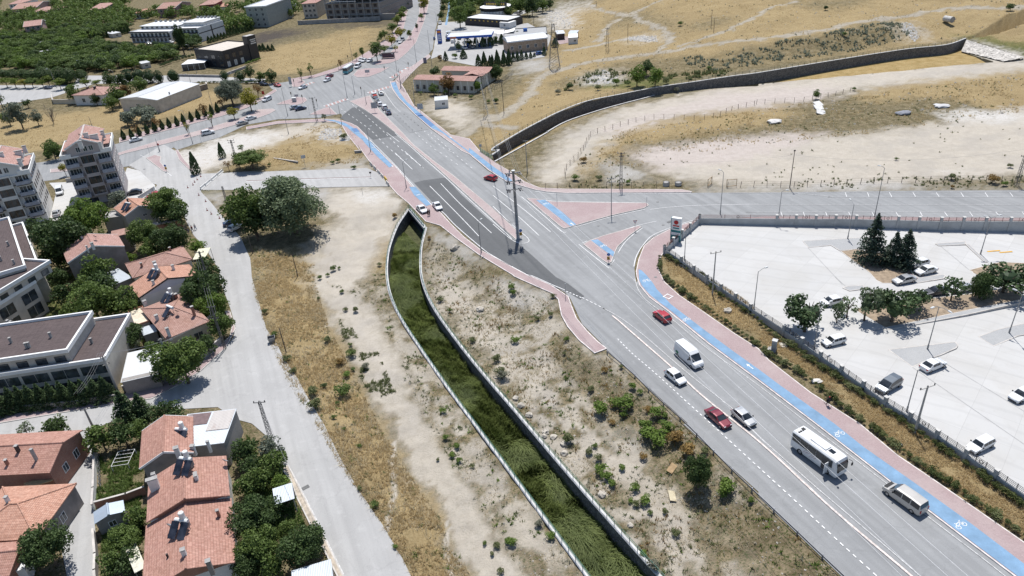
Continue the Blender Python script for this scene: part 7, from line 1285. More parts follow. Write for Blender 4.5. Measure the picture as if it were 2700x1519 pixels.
# ---------------------------------------------------------------- foliage
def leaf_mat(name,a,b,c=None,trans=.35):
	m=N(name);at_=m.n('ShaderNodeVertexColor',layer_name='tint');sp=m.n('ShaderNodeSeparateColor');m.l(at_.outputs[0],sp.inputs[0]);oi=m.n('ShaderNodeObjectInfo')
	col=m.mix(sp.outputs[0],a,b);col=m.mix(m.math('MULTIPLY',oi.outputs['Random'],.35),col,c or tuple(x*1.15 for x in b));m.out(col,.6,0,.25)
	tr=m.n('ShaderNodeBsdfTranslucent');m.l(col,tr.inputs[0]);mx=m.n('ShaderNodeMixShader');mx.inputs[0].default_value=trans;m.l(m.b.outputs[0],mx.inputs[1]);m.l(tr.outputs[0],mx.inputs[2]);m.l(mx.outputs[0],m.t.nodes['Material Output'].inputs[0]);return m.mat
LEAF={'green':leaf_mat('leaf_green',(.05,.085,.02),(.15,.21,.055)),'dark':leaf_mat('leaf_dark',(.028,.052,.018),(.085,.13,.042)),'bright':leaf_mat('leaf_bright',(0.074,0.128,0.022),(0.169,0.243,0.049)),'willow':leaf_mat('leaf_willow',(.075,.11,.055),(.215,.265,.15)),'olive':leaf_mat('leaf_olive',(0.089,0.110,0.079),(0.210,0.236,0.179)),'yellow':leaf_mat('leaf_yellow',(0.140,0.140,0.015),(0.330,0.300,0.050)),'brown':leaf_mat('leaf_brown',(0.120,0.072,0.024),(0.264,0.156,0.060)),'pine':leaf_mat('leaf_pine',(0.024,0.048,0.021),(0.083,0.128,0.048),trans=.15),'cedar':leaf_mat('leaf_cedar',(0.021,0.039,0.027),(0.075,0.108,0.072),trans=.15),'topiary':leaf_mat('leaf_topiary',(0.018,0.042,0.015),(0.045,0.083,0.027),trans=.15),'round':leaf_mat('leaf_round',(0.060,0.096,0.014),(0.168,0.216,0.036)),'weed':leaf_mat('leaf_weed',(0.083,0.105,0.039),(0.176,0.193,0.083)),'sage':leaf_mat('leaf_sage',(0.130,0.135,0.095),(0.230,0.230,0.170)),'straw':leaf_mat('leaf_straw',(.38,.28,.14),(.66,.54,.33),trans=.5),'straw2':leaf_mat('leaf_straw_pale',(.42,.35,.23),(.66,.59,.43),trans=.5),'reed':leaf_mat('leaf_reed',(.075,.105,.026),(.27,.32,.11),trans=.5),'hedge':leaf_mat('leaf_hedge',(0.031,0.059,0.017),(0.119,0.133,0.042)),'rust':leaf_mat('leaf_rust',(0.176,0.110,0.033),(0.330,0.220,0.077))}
M_BARK=plain('bark',(.12,.09,.065),.9,var=.3);M_BARKG=plain('bark_grey',(.22,.19,.16),.9,var=.3)
def quads_mesh(name,C,Nn,S,mat,tint,asp=1.0,tri=False):
	"""leaf faces: centres, normals, half sizes"""
	n=len(C);rs=np.random.RandomState(n);r=rs.randn(n,3);U=np.cross(Nn,r);U/=np.linalg.norm(U,axis=1)[:,None]+1e-9;V=np.cross(Nn,U);S=S[:,None];A_=U*S*asp;B_=V*S
	if tri:P=np.stack([C-A_-B_,C+A_-B_,C+B_*1.2],1);k=3
	else:P=np.stack([C-A_,C-B_*.8,C+A_,C+B_*.8],1);k=4
	return raw_mesh(name,P.reshape(-1,3),k,mat,np.repeat(tint,k))
def raw_mesh(name,V,k,mat,tint):
	me=bpy.data.meshes.new(name);nv=len(V);nf=nv//k;me.vertices.add(nv);me.vertices.foreach_set('co',V.astype(np.float32).ravel());me.loops.add(nv);me.polygons.add(nf);me.loops.foreach_set('vertex_index',np.arange(nv,dtype=np.int32));me.polygons.foreach_set('loop_start',np.arange(0,nv,k,dtype=np.int32));me.update(calc_edges=True)
	a=me.color_attributes.new('tint','FLOAT_COLOR','POINT');t=np.clip(tint,0,1);a.data.foreach_set('color',np.stack([t,t,t,np.ones(nv)],1).astype(np.float32).ravel());me.materials.append(mat);return me
def unit(v):return v/(np.linalg.norm(v,axis=1)[:,None]+1e-9)
def lobed(seed,nl,per,R=(1,1,1),lr=.42,leaf=.075,zc=0.0,droop=0.0,low=-.7):
	"""leaf centres on many uneven lobes filling an ellipsoid of radius 1"""
	rs=np.random.RandomState(seed);d=unit(rs.randn(nl,3));d[:,2]=np.maximum(d[:,2],low);rad=.35+.4*rs.rand(nl)**.6;LC=d*rad[:,None]*np.array(R);lrad=lr*(.65+.6*rs.rand(nl));C=[];Nn=[];T=[]
	for c,q in zip(LC,lrad):
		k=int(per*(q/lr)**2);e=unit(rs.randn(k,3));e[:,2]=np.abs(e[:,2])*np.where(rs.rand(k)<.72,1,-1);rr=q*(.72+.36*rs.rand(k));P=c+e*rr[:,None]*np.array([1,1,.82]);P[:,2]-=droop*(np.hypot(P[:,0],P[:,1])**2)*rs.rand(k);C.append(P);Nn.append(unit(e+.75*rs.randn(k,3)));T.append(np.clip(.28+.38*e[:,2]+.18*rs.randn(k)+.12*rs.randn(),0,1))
	C=np.concatenate(C);return C,np.concatenate(Nn),leaf*(.6+.8*rs.rand(len(C))),np.concatenate(T)
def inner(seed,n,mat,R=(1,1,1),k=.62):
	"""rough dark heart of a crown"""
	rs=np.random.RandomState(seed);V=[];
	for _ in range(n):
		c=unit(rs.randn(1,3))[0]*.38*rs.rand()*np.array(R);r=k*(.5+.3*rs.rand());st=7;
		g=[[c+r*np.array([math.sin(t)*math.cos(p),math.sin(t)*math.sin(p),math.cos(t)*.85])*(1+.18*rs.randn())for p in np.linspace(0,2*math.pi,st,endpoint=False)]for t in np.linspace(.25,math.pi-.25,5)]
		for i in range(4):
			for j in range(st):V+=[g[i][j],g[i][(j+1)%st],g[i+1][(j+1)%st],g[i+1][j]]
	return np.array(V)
CROWN={}
def crown(kind,var,matk,seed=0):
	key=(kind,var,matk)
	if key in CROWN:return CROWN[key]
	rs=np.random.RandomState(var*31+len(kind));mat=LEAF[matk]
	if kind=='bushy':C,Nn,S,T=lobed(var+10,17,85);
	elif kind=='big':C,Nn,S,T=lobed(var+20,46,150,lr=.3,leaf=.042)
	elif kind=='willow':C,Nn,S,T=lobed(var+30,90,210,(1,1,.95),lr=.26,leaf=.028,droop=.25)
	elif kind=='shrub':C,Nn,S,T=lobed(var+40,10,60,(1,1,.75),lr=.42,leaf=.09,low=-.15)
	elif kind=='sparse':C,Nn,S,T=lobed(var+50,11,38,lr=.33,leaf=.085)
	elif kind=='pine':
		C,Nn,S,T=lobed(var+60,24,60,(1,1,.8),lr=.27,leaf=.06);C[:,2]+=.0
	elif kind=='dome':
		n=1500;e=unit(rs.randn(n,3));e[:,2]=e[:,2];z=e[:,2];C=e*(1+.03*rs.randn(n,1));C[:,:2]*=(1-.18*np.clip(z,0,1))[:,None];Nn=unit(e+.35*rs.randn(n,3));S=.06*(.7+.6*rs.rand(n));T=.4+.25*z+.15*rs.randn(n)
	elif kind=='cone':
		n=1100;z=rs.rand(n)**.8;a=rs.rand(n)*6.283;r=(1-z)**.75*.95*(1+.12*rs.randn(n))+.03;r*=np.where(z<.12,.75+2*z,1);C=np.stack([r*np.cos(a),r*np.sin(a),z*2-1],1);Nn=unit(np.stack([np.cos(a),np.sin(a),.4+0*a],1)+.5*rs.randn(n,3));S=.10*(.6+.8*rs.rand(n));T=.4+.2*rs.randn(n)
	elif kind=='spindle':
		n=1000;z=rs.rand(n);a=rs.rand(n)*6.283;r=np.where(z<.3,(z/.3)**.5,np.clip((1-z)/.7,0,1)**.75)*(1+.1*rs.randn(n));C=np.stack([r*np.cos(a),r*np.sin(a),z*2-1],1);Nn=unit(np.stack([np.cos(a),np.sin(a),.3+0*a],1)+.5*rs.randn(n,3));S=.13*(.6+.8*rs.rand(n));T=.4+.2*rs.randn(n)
	elif kind=='cedar':
		C=[];Nn=[];T=[];S=[]
		for i in range(30):
			z=i/29;L=(1-z)**.85*(1.05+.25*rs.randn()*(1-z))+.05;nb=6 if z<.8 else 4
			for b in range(nb):
				a=rs.rand()*6.283;k=int(10+34*L);u=rs.rand(k)**.7*L;w_=(.06+.22*u)*rs.randn(k)*.7
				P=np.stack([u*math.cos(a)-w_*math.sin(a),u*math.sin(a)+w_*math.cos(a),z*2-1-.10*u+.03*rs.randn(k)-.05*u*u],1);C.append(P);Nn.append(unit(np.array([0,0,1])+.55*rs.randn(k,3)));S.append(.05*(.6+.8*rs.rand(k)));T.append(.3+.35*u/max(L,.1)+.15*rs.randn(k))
		C=np.concatenate(C);Nn=np.concatenate(Nn);S=np.concatenate(S);T=np.concatenate(T)
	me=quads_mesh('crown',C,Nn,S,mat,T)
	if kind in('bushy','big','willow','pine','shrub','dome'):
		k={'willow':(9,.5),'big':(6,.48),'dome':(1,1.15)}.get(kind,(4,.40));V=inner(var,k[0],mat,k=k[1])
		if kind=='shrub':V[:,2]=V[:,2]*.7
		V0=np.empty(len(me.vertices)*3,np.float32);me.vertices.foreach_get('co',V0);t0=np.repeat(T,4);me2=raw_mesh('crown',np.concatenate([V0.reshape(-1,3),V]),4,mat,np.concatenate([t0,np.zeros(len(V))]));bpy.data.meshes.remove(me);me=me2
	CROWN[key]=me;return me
TRUNK={}
def trunk(kind,var):
	key=(kind,var%3)
	if key in TRUNK:return TRUNK[key]
	rs=random.Random(var);mb=MB()
	if kind=='straight':mb.tube([(0,0,-.05),(0,0,.5),(0,0,1)],[.035,.022,.006],6)
	else:
		mb.tube([(0,0,-.05),(rs.uniform(-.03,.03),rs.uniform(-.03,.03),.25),(rs.uniform(-.05,.05),rs.uniform(-.05,.05),.55),(0,0,.85)],[.05,.036,.026,.008],7)
		for k in range(5):a=rs.uniform(0,6.28);z=rs.uniform(.25,.45);mb.tube([(0,0,z),(.16*math.cos(a),.16*math.sin(a),z+.18),(.30*math.cos(a),.30*math.sin(a),z+.36)],[.024,.016,.005],5)
	TRUNK[key]=mb.mesh('trunk',M_BARK if kind!='grey' else M_BARKG);return TRUNK[key]
_tv=[0]
def tree(label,p,h,r,kind='bushy',mat='green',group=None,name='tree',cut=.25,cat='tree',rz=None):
	"""p ground point, h height, r crown radius; cut: clear stem fraction"""
	_tv[0]+=1;v=_tv[0]%3;t=thing(name,label,cat,p,random.uniform(0,6.28)if rz is None else rz,group);zc=h*(cut+1)/2;rzv=h*(1-cut)/2
	obj('trunk',trunk('straight' if kind in('cone','cedar','dome','spindle')else 'branchy',_tv[0]),t,None,None,(h*.9 if kind!='dome' else h,h*.9,h*.97)if kind in('cone','cedar','spindle')else(max(r*1.3,h*.5),)*2+(h*.92,))
	obj('crown',crown(kind,v,mat),t,(0,0,zc),random.uniform(0,6.28),(r,r,rzv));return t
def tpx(label,t_,bx,by,ty,rpx,kind='bushy',mat='green',cut=.2,group=None,name='tree',tx=None,hmax=30,hmin=1.0):
	"""tree from picture: foot, height of the tip, crown radius in tile pixels"""
	p=A(t_,bx,by);h=max(hmin,min(hmax,top_of(p,px(t_,bx if tx is None else tx,ty))));r=1.12*rpx*SC/scale_at(p+Vector((0,0,h/2)));return tree(label,p,h,r,kind,mat,group,name,cut)
def cpx(label,t_,cx,cy,rpx,kind='bushy',mat='green',cut=.12,name='tree',group=None,tall=1.25):
	"""crown seen at centre (cx,cy) with radius rpx: foot is found from the crown centre"""
	p=A(t_,cx,cy);r=1.1*rpx*SC/scale_at(p);h=r*2*tall/(1-cut)*.82
	for _ in range(5):
		q=onz(px(t_,cx,cy),p.z+h*(1+cut)/2);p=Vector((q.x,q.y,hgt1(q.x,q.y)))
	return tree(label,p,h,r,kind,mat,group,name,cut)
tpx('huge round willow beside the pale dirt clearing','a6',480,960,375,330,'willow','willow',.0,name='willow_tree',hmax=19);cpx('large dark broadleaf left of the willow','a5',2390,720,190,'big','green');cpx('dark broadleaf over the parked blue car','a5',2240,740,120,'bushy','green');cpx('dark tree squeezed between the willow and the parked cars','a6',60,850,130,'bushy','dark')
tpx('broad dark tree at the front of the dry mound','a5',2425,345,165,150,'big','green',.2);tpx('dense conifer at the road corner of the dry mound','a5',1880,395,185,48,'cone','pine',.02,name='conifer',tx=1842);tpx('small conifer left on the dusty lot','a5',2128,240,95,35,'cone','pine',.05,name='conifer',tx=2102);tpx('small leafy tree right of the lattice pole on the mound','a5',2320,200,105,38,'sparse','green',.3);tpx('small thin tree below the lattice pole on the mound','a5',2190,365,255,38,'sparse','brown',.3);cpx('dark bushy tree left behind the lattice pole','a5',2270,260,60,'bushy','green');tpx('lone young pine on the crossing island','a2',748,1160,1080,26,'sparse','pine',.2)
# left background
for i,(x,y,r)in enumerate(((1200,1130,85),(1330,1060,100),(1440,1080,90),(1400,1140,70),(1240,1150,60))):cpx(['silvery shrub at the left of the field clump','largest silvery shrub in the middle of the field clump','silvery shrub at the right of the field clump','low silvery shrub at the front of the field clump','small silvery shrub between the others of the field clump'][i],'a1',x,y,r,'shrub','olive',.0,'silver_shrub',tall=.95)
tpx('tall airy willow behind the yellow tree','a1',2235,1010,745,140,'willow','olive',.12,name='willow_tree',hmax=14);tpx('bright yellow-green tree beside the junction','a1',2405,1065,855,85,'bushy','yellow',.15);tpx('brownish tree beside the airy willow','a1',2135,1040,915,65,'sparse','brown',.2);tpx('reddish small tree right of the yellow tree','a2',120,940,800,50,'sparse','brown',.3);tpx('yellow-green median tree nearest the junction','a1',2242,1140,1025,62,'bushy','yellow',.3);tpx('thin yellow-green median tree in the middle of the left road','a1',2032,1212,1062,35,'sparse','round',.3);tpx('thin median tree beside the globe lamp','a1',1802,1290,1165,32,'sparse','yellow',.3)
for i,(x,y)in enumerate(((1190,1335),(1268,1325),(1340,1300),(1415,1282),(1485,1258),(1558,1238),(1625,1222),(1700,1205),(1762,1182),(1835,1162),(1900,1140),(1965,1112),(2030,1098),(2085,1078))):tpx('%s small cypress from the left along the left road'%nth(i),'a1',x,y,y-98,20,'spindle','topiary',.0,'cypresses along the left road','cypress')
for i,(x,y,ty,m)in enumerate(((1510,1250,1120,'brown'),(1310,1300,1180,'brown'),(1960,1130,985,'brown'))):tpx('%s brown roadside tree from the left behind the cypress row'%nth(i),'a1',x,y,ty,45,'sparse',m,.25)
for i,(x,y,r,ty)in enumerate(((1240,790,52,662),(1340,785,52,665),(1442,790,52,662),(1532,792,38,670),(1672,795,48,668),(2152,768,36,675),(2302,775,46,672))):tpx('%s clipped dome tree from the left in front of the restaurant street'%nth(i),'a1',x,y,ty,r,'dome','topiary',.0,'clipped trees along the service street','clipped_tree')
for i,(x,y,r,ty)in enumerate(((40,752,60,665),(140,755,60,662),(232,760,52,660),(330,775,70,665),(440,770,80,640),(600,800,75,640),(680,798,70,650),(790,775,55,665))):tpx('%s large dark clipped tree from the left behind the plaza'%nth(i),'a1',x,y,ty,r,'dome','dark',.0,'dark trees behind the plaza','clipped_tree')
for i,(x,y,ty,m)in enumerate(((75,838,742,'round'),(158,842,748,'round'),(245,842,760,'yellow'),(322,838,742,'green'),(418,838,762,'round'),(478,825,725,'round'),(585,858,748,'round'),(835,850,752,'round'),(930,825,768,'round'))):tpx('%s round-headed plaza tree from the left'%nth(i),'a1',x,y,ty,52,'bushy',m,.4,'round-headed trees on the plaza','plaza_tree')
tpx('tall dark poplar in front of the school wings','a1',1762,520,212,50,'big','dark',.05,name='poplar_tree');tpx('tall slim tree at the far left edge','a1',35,1040,835,55,'sparse','willow',.1);cpx('bushy tree at the far left edge beside the bare tree','a1',160,1090,95,'bushy','olive');cpx('dark round bush at the far left edge','a1',70,1125,65,'shrub','green',.0,'bush');cpx('grey-green bush in the dry field corner','a1',340,1120,55,'bushy','olive');cpx('dark bush on the plaza edge','a1',255,980,45,'shrub','dark',.0,'bush');cpx('leafy tree behind the apartment block roof','a5',490,150,75,'bushy','green');tpx('slim dark cypress left of that leafy tree','a5',468,240,130,24,'spindle','topiary',.0,name='cypress');tpx('slim dark cypress right of that leafy tree','a5',556,220,130,22,'spindle','topiary',.0,name='cypress');tpx('small bright yellow tree on the street between the blocks','a5',635,415,295,35,'bushy','yellow',.35);cpx('tangled shrub behind the mauve block','a5',660,130,50,'bushy','rust')
for i,(x,y,r,m)in enumerate(((690,890,70,'green'),(910,945,45,'dark'),(1110,910,80,'green'),(1200,870,50,'brown'),(1320,820,70,'green'),(1040,760,60,'dark'),(1160,770,55,'dark'),(1050,980,60,'green'))):cpx('%s garden shrub from the left around the villa and warehouse'%nth(i),'a1',x,y,r,'bushy',m,.05,'garden_tree','garden trees round the villa')
# a leafless tree
def bare(label,t_,bx,by,ty,w_):
	p=A(t_,bx,by);h=top_of(p,px(t_,bx,ty));t=thing('bare_tree',label,'tree',p);rs=random.Random(4)
	MB().tube([(0,0,-.1),(.1,0,h*.3),(.05,.1,h*.6)],[.16,.12,.07],6).build('trunk',M_BARKG,t)
	for k in range(16):
		a=rs.uniform(0,6.28);z=rs.uniform(.08,.5)*h;q=rs.uniform(.4,1)*w_;e=(q*math.cos(a),q*math.sin(a),z+rs.uniform(.25,.5)*h);mb=MB().tube([(0,0,z*.6),(e[0]*.5,e[1]*.5,(z+e[2])/2),e],[.07,.045,.015],5)
		for j in range(4):b=a+rs.uniform(-.9,.9);mb.tube([(e[0]*.6,e[1]*.6,z+(e[2]-z)*.6),(e[0]*.6+.9*math.cos(b),e[1]*.6+.9*math.sin(b),e[2]+rs.uniform(0,1))],[.03,.01],4)
		mb.build('branch',M_BARKG,t)
bare('leafless grey tree in the dry field at the left','a1',515,1185,990,3.2);bare('leafless brown bushy tree in front of the pump house wall','a2',1935,885,720,2.0);tpx('rusty brown tree in front of the pump house','a2',1930,890,705,75,'bushy','brown',.1)
# roadside trees of the north road
for i,(bx,by,ty,r,m,k)in enumerate(((1252,590,400,62,'green','bushy'),(1320,520,430,45,'green','bushy'),(1392,455,330,48,'yellow','bushy'),(1270,435,340,28,'green','sparse'),(1325,385,285,30,'green','bushy'),(1295,400,300,26,'green','bushy'),(1395,320,225,50,'green','bushy'),(1478,385,260,48,'yellow','bushy'),(1445,240,150,48,'round','bushy'),(1480,205,110,40,'round','bushy'),(1500,150,60,40,'green','bushy'),(1525,80,5,36,'green','bushy'),(1112,555,452,24,'green','bushy'),(1052,582,495,26,'green','sparse'),(530,778,628,26,'green','sparse'),(620,735,598,34,'green','sparse'),(905,660,565,26,'brown','sparse'),(1425,500,420,30,'yellow','sparse'))):tpx('%s roadside tree counted from the dry field corner along the north pavement'%nth(i),'a2',bx,by,ty,r,k,m,.25,'trees along the north road pavement','roadside_tree')
for i,(bx,by,ty,r,m)in enumerate(((1700,130,-20,48,'yellow'),(1675,205,125,26,'green'),(1632,300,222,16,'dark'),(1565,378,285,24,'round'),(1690,60,-60,40,'yellow'))):tpx('%s tree from the front in the north road median%s'%(['third','second','small dark','nearest','farthest'][i],', yellowish' if m=='yellow' else ''),'a2',bx,by,ty,r,'bushy',m,.3,'median trees of the north road','median_tree')
for i,(bx,by,ty,r)in enumerate(((1862,200,110,34),(1882,130,45,34),(1885,70,-20,34))):tpx('%s dark tree from the front beside the top cycle track'%nth(i),'a2',bx,by,ty,r,'bushy','dark',.2,'trees beside the top cycle track','roadside_tree')
for i,(cx,cy,r,m)in enumerate(((20,690,50,'dark'),(125,735,40,'green'),(222,725,52,'dark'),(2080,40,60,'dark'),(2030,150,75,'green'),(2130,110,50,'green'),(2280,40,45,'dark'),(2240,20,40,'green'),(2490,110,40,'green'),(2380,30,50,'dark'),(1990,20,50,'green'),(2160,10,40,'dark'),(2450,20,50,'dark'))):cpx('%s park tree behind the station counted from the left'%nth(i-3)if i>2 else '%s tree from the left at the service street corner by the junction'%nth(i),'a2',cx,cy,r,'bushy',m,.1,'park_tree','park trees' if i>2 else 'service street corner trees')
for i,(cx,cy,r)in enumerate(((60,60,60),(140,110,40),(250,40,70),(370,50,65),(470,50,50),(540,40,40),(330,100,30),(430,30,50))):cpx('%s dark tree from the left on the park edge above the access road'%nth(i),'a3',cx,cy,r,'bushy','dark' if i%2 else 'green',.1,'park_tree','dark park edge trees')
for i,(bx,by,ty,r,k,m)in enumerate(((1905,578,490,24,'cone','pine'),(1850,578,525,24,'bushy','brown'),(2075,560,470,36,'cone','pine'),(1998,560,505,34,'shrub','green'),(2195,445,345,30,'cone','pine'),(2262,448,350,34,'cone','pine'),(2335,440,330,36,'cone','pine'),(2440,420,325,34,'cone','pine'),(2118,450,375,42,'bushy','dark'),(2028,490,400,32,'bushy','pine'),(2385,430,345,30,'bushy','dark'),(2290,430,350,30,'bushy','dark'))):tpx('%s ornamental tree of the station garden%s'%(nth(i),', reddish' if m=='brown' else ''),'a2',bx,by,ty,r,k,m,.05,'station garden trees','garden_tree')
for i,(t_,bx,by,ty,r)in enumerate((('a2',2220,640,522,36),('a2',2276,640,495,32),('a2',2330,635,530,26),('a2',2352,630,522,24),('a2',2400,630,478,32),('a2',2460,625,500,30),('a2',2512,620,470,30),('a3',45,605,488,30),('a3',105,598,478,24),('a3',150,590,485,24),('a3',195,585,495,22),('a3',235,580,488,22),('a3',275,570,478,22),('a3',318,562,495,20),('a3',360,555,492,18),('a3',395,545,500,15),('a3',490,528,440,22))):tpx('%s conifer from the left in the row before the stone hall'%nth(i),t_,bx,by,ty,r,'cone','pine',.0,'conifer row before the stone hall','conifer')
for i,(t_,cx,cy,r,k,m,lb)in enumerate((('a2',1785,680,62,'shrub','dark','dark round bush at the pump house corner'),('a2',2370,690,60,'bushy','dark','dark tree beside the pump house right end'),('a2',1660,885,22,'shrub','green','first small bush before the pump house'),('a2',1785,850,45,'bushy','green','second bushy shrub before the pump house'),('a2',1905,880,30,'shrub','bright','pale shrub before the pump house'),('a2',1990,905,24,'shrub','green','small round shrub before the pump house'),('a2',2145,925,26,'shrub','green','shrub at the palisade corner of the pump house'),('a2',2380,965,24,'shrub','dark','lone dark shrub right of the lattice tower'),('a2',2310,965,20,'shrub','green','small shrub left of the wooden pole'),('a3',725,820,42,'shrub','dark','dark round bush on the slope above the far canal'),('a3',1375,720,75,'bushy','bright','green bush clump beside the chalk heap'),('a3',1550,735,68,'bushy','bright','rounded green tree standing in the gully'),('a3',1470,640,60,'bushy','dark','dark scrub in the gully behind the green bushes'),('a3',1180,780,40,'shrub','bright','green scrub in front of the chalk heap, left'),('a3',1290,790,36,'shrub','green','green scrub in front of the chalk heap, right'),('a3',1660,770,40,'shrub','weed','pale scrub right of the gully tree'),('a3',1760,790,32,'shrub','sage','grey scrub on the retaining wall edge'),('a3',1000,830,36,'shrub','weed','dull scrub below the chalk heap'),('a3',1950,690,34,'shrub','weed','dull scrub on the rocky scarp'),('a3',2060,640,26,'shrub','green','green scrub on the rocky scarp'),('a3',620,870,34,'shrub','sage','grey scrub left of the dark round bush'),('a4',830,310,26,'shrub','green','green scrub on the upper scarp'),('a3',225,340,34,'bushy','dark','dark conifer on the station roof terrace'),('a3',592,400,34,'cone','pine','dark conifer behind the large pylon'),('a3',30,690,55,'bushy','green','tree at the left foot of the gravel track'),('a3',25,960,30,'shrub','green','small shrub at the wooden pole foot'),('a3',1790,218,28,'shrub','green','lone green bush on the dry hillside'),('a4',2370,225,45,'shrub','dark','dark green scrub patch at the top right'),('a4',555,900,36,'bushy','green','small leafy bush beside the dirt road and rubble'),('a4',915,845,22,'shrub','green','tiny bush on the dirt road edge'),('a8',1315,248,20,'shrub','green','lone weed clump in the dusty lot'),('a4',640,75,26,'shrub','dark','dark scrub on the top mound'),('a2',2200,820,45,'big','bright','tall clipped green shrub at the pump house front corner'))):cpx(lb,t_,cx,cy,r,k,m,.0 if k=='shrub' else .08,'bush' if k=='shrub' else 'tree',tall=1.0 if k=='shrub' else 1.25)
# car park trees
for lb,bx,by,tx,ty,r in(('tallest cedar at the left of the car park trio',1060,1225,1195,785,135),('middle cedar of the car park trio',1265,1262,1335,955,105),('slender cedar at the right of the car park trio',1375,1275,1452,935,125)):tpx(lb,'a8',bx,by,ty,r,'cedar','cedar',.06,name='cedar_tree',tx=tx)
for lb,t_,bx,by,ty,r,k,m in(('bushy multi-stem pine next to the car park wall','b4',440,525,165,190,'pine','pine'),('thin pale pine right of the bushy pine','b4',842,390,150,85,'sparse','willow'),('small dark pine between the bushy and pale pines','b4',745,440,235,60,'sparse','pine'),('slender pine left of the large dark pine','b4',1010,420,45,110,'pine','willow'),('large dark pine in the middle of the planting strip','b4',1270,430,85,165,'pine','pine'),('dark pine at the right of the middle pair','b4',1480,320,65,110,'pine','pine'),('sparse twisted pine beside the silver sedan','b4',1835,240,-20,105,'sparse','pine'),('dense upright dark tree near the right edge','b4',2110,220,-60,90,'big','dark'),('rounded pine at the right end of the planting strip','b4',2330,170,-180,190,'pine','pine')):tpx(lb,t_,bx,by,ty,r*1.25,k,m,.0,name='pine_tree',hmax=13)
# gardens of the left quarter
G=(('b1',880,230,190,'big','green'),('b1',1190,250,140,'bushy','green'),('b1',610,170,100,'bushy','dark'),('b1',680,330,90,'bushy','green'),('b1',1235,560,125,'big','dark'),('b1',1265,335,70,'bushy','bright'),('b1',1930,130,190,'big','dark'),('b1',2010,270,140,'big','bright'),('b1',2110,470,110,'bushy','green'),('b1',1450,740,110,'bushy','green'),('b1',1720,790,210,'big','green'),('b1',1580,900,110,'bushy','dark'),('b1',1960,650,90,'bushy','dark'),('b1',800,120,110,'bushy','green'),('b1',1080,300,100,'bushy','green'),('b1',1620,1310,130,'bushy','dark'),('b1',540,1400,110,'sparse','green'),('b1',960,90,120,'bushy','dark'),('a5',810,810,180,'big','bright'),('a5',600,1010,220,'big','dark'),('a5',460,960,130,'bushy','dark'),('a5',1360,960,140,'big','green'),('a5',1620,1010,150,'big','dark'),('a5',1580,690,160,'big','green'),('a5',1660,800,110,'bushy','dark'),('a5',940,1310,140,'bushy','green'),('a5',1150,650,90,'bushy','olive'),('a5',1860,1090,85,'shrub','bright'),('a5',1960,1320,130,'bushy','dark'),('a5',700,900,120,'bushy','green'),('a5',530,1200,120,'bushy','dark'),('a5',1240,1200,60,'bushy','bright'),('a5',560,1400,90,'bushy','dark'),('a5',1440,1110,100,'bushy','green'),('a5',330,910,80,'bushy','dark'),('a5',880,1400,90,'bushy','green'),('b5',235,40,75,'sparse','willow'),('b5',535,50,120,'bushy','dark'),('b5',960,130,130,'bushy','green'),('b5',430,1150,220,'big','dark'),('b5',1180,1110,150,'big','green'),('b5',1060,1340,120,'bushy','green'),('b5',1300,880,110,'bushy','green'),('b5',1170,90,130,'bushy','dark'),('b5',1330,60,100,'bushy','green'),('b5',1230,1300,120,'bushy','dark'),('b6',-20,250,130,'bushy','dark'),('b6',220,240,120,'bushy','olive'),('b6',250,370,120,'bushy','green'),('b6',120,520,120,'bushy','green'),('b6',40,900,200,'big','dark'),('b6',110,1150,190,'big','green'),('b6',520,1150,200,'big','dark'),('b6',640,1060,110,'bushy','dark'),('b6',220,800,110,'bushy','dark'),('b6',260,1340,130,'bushy','green'),('b6',0,600,110,'bushy','green'),('b6',330,560,80,'bushy','bright'),('b6',390,1000,90,'bushy','green'),('b6',0,1350,140,'big','dark'),('b6',60,400,110,'bushy','dark'))
WHERE={'b1':'in the gardens between villa and corner house','a5':'among the older houses below the apartment blocks','b5':'beside the alley of the row houses','b6':'between the row houses and the local road'};HUE={'green':'mid green','dark':'dark green','bright':'bright green','olive':'grey-green','willow':'pale green'};cnt={}
for t_,cx,cy,r,k,m in G:
	key=(t_,m);cnt[key]=cnt.get(key,0)+1;cpx('%s %s garden tree from the top %s'%(nth(cnt[key]-1),HUE[m],WHERE[t_]),t_,cx,cy,r,k,m,.1,'garden_tree','garden trees '+WHERE[t_],1.15)
for i,(x,y)in enumerate(((-60,1310),(60,1298),(160,1262),(250,1252),(340,1242),(440,1230),(545,1218),(650,1205),(760,1195),(850,1185),(950,1170),(1045,1155))):tpx('%s hedge conifer from the left before the brown-roofed villa'%nth(i),'b1',x,y+12,y-205,84,'cedar','pine',.0,'conifer hedge of the villa','hedge_conifer')
tpx('feathery cedar on the street corner, left one','b1',1245,1385,1095,130,'cedar','pine',.08,name='cedar_tree',tx=1180);tpx('feathery cedar on the street corner, right one','b1',1385,1345,1115,105,'cedar','pine',.08,name='cedar_tree',tx=1345)
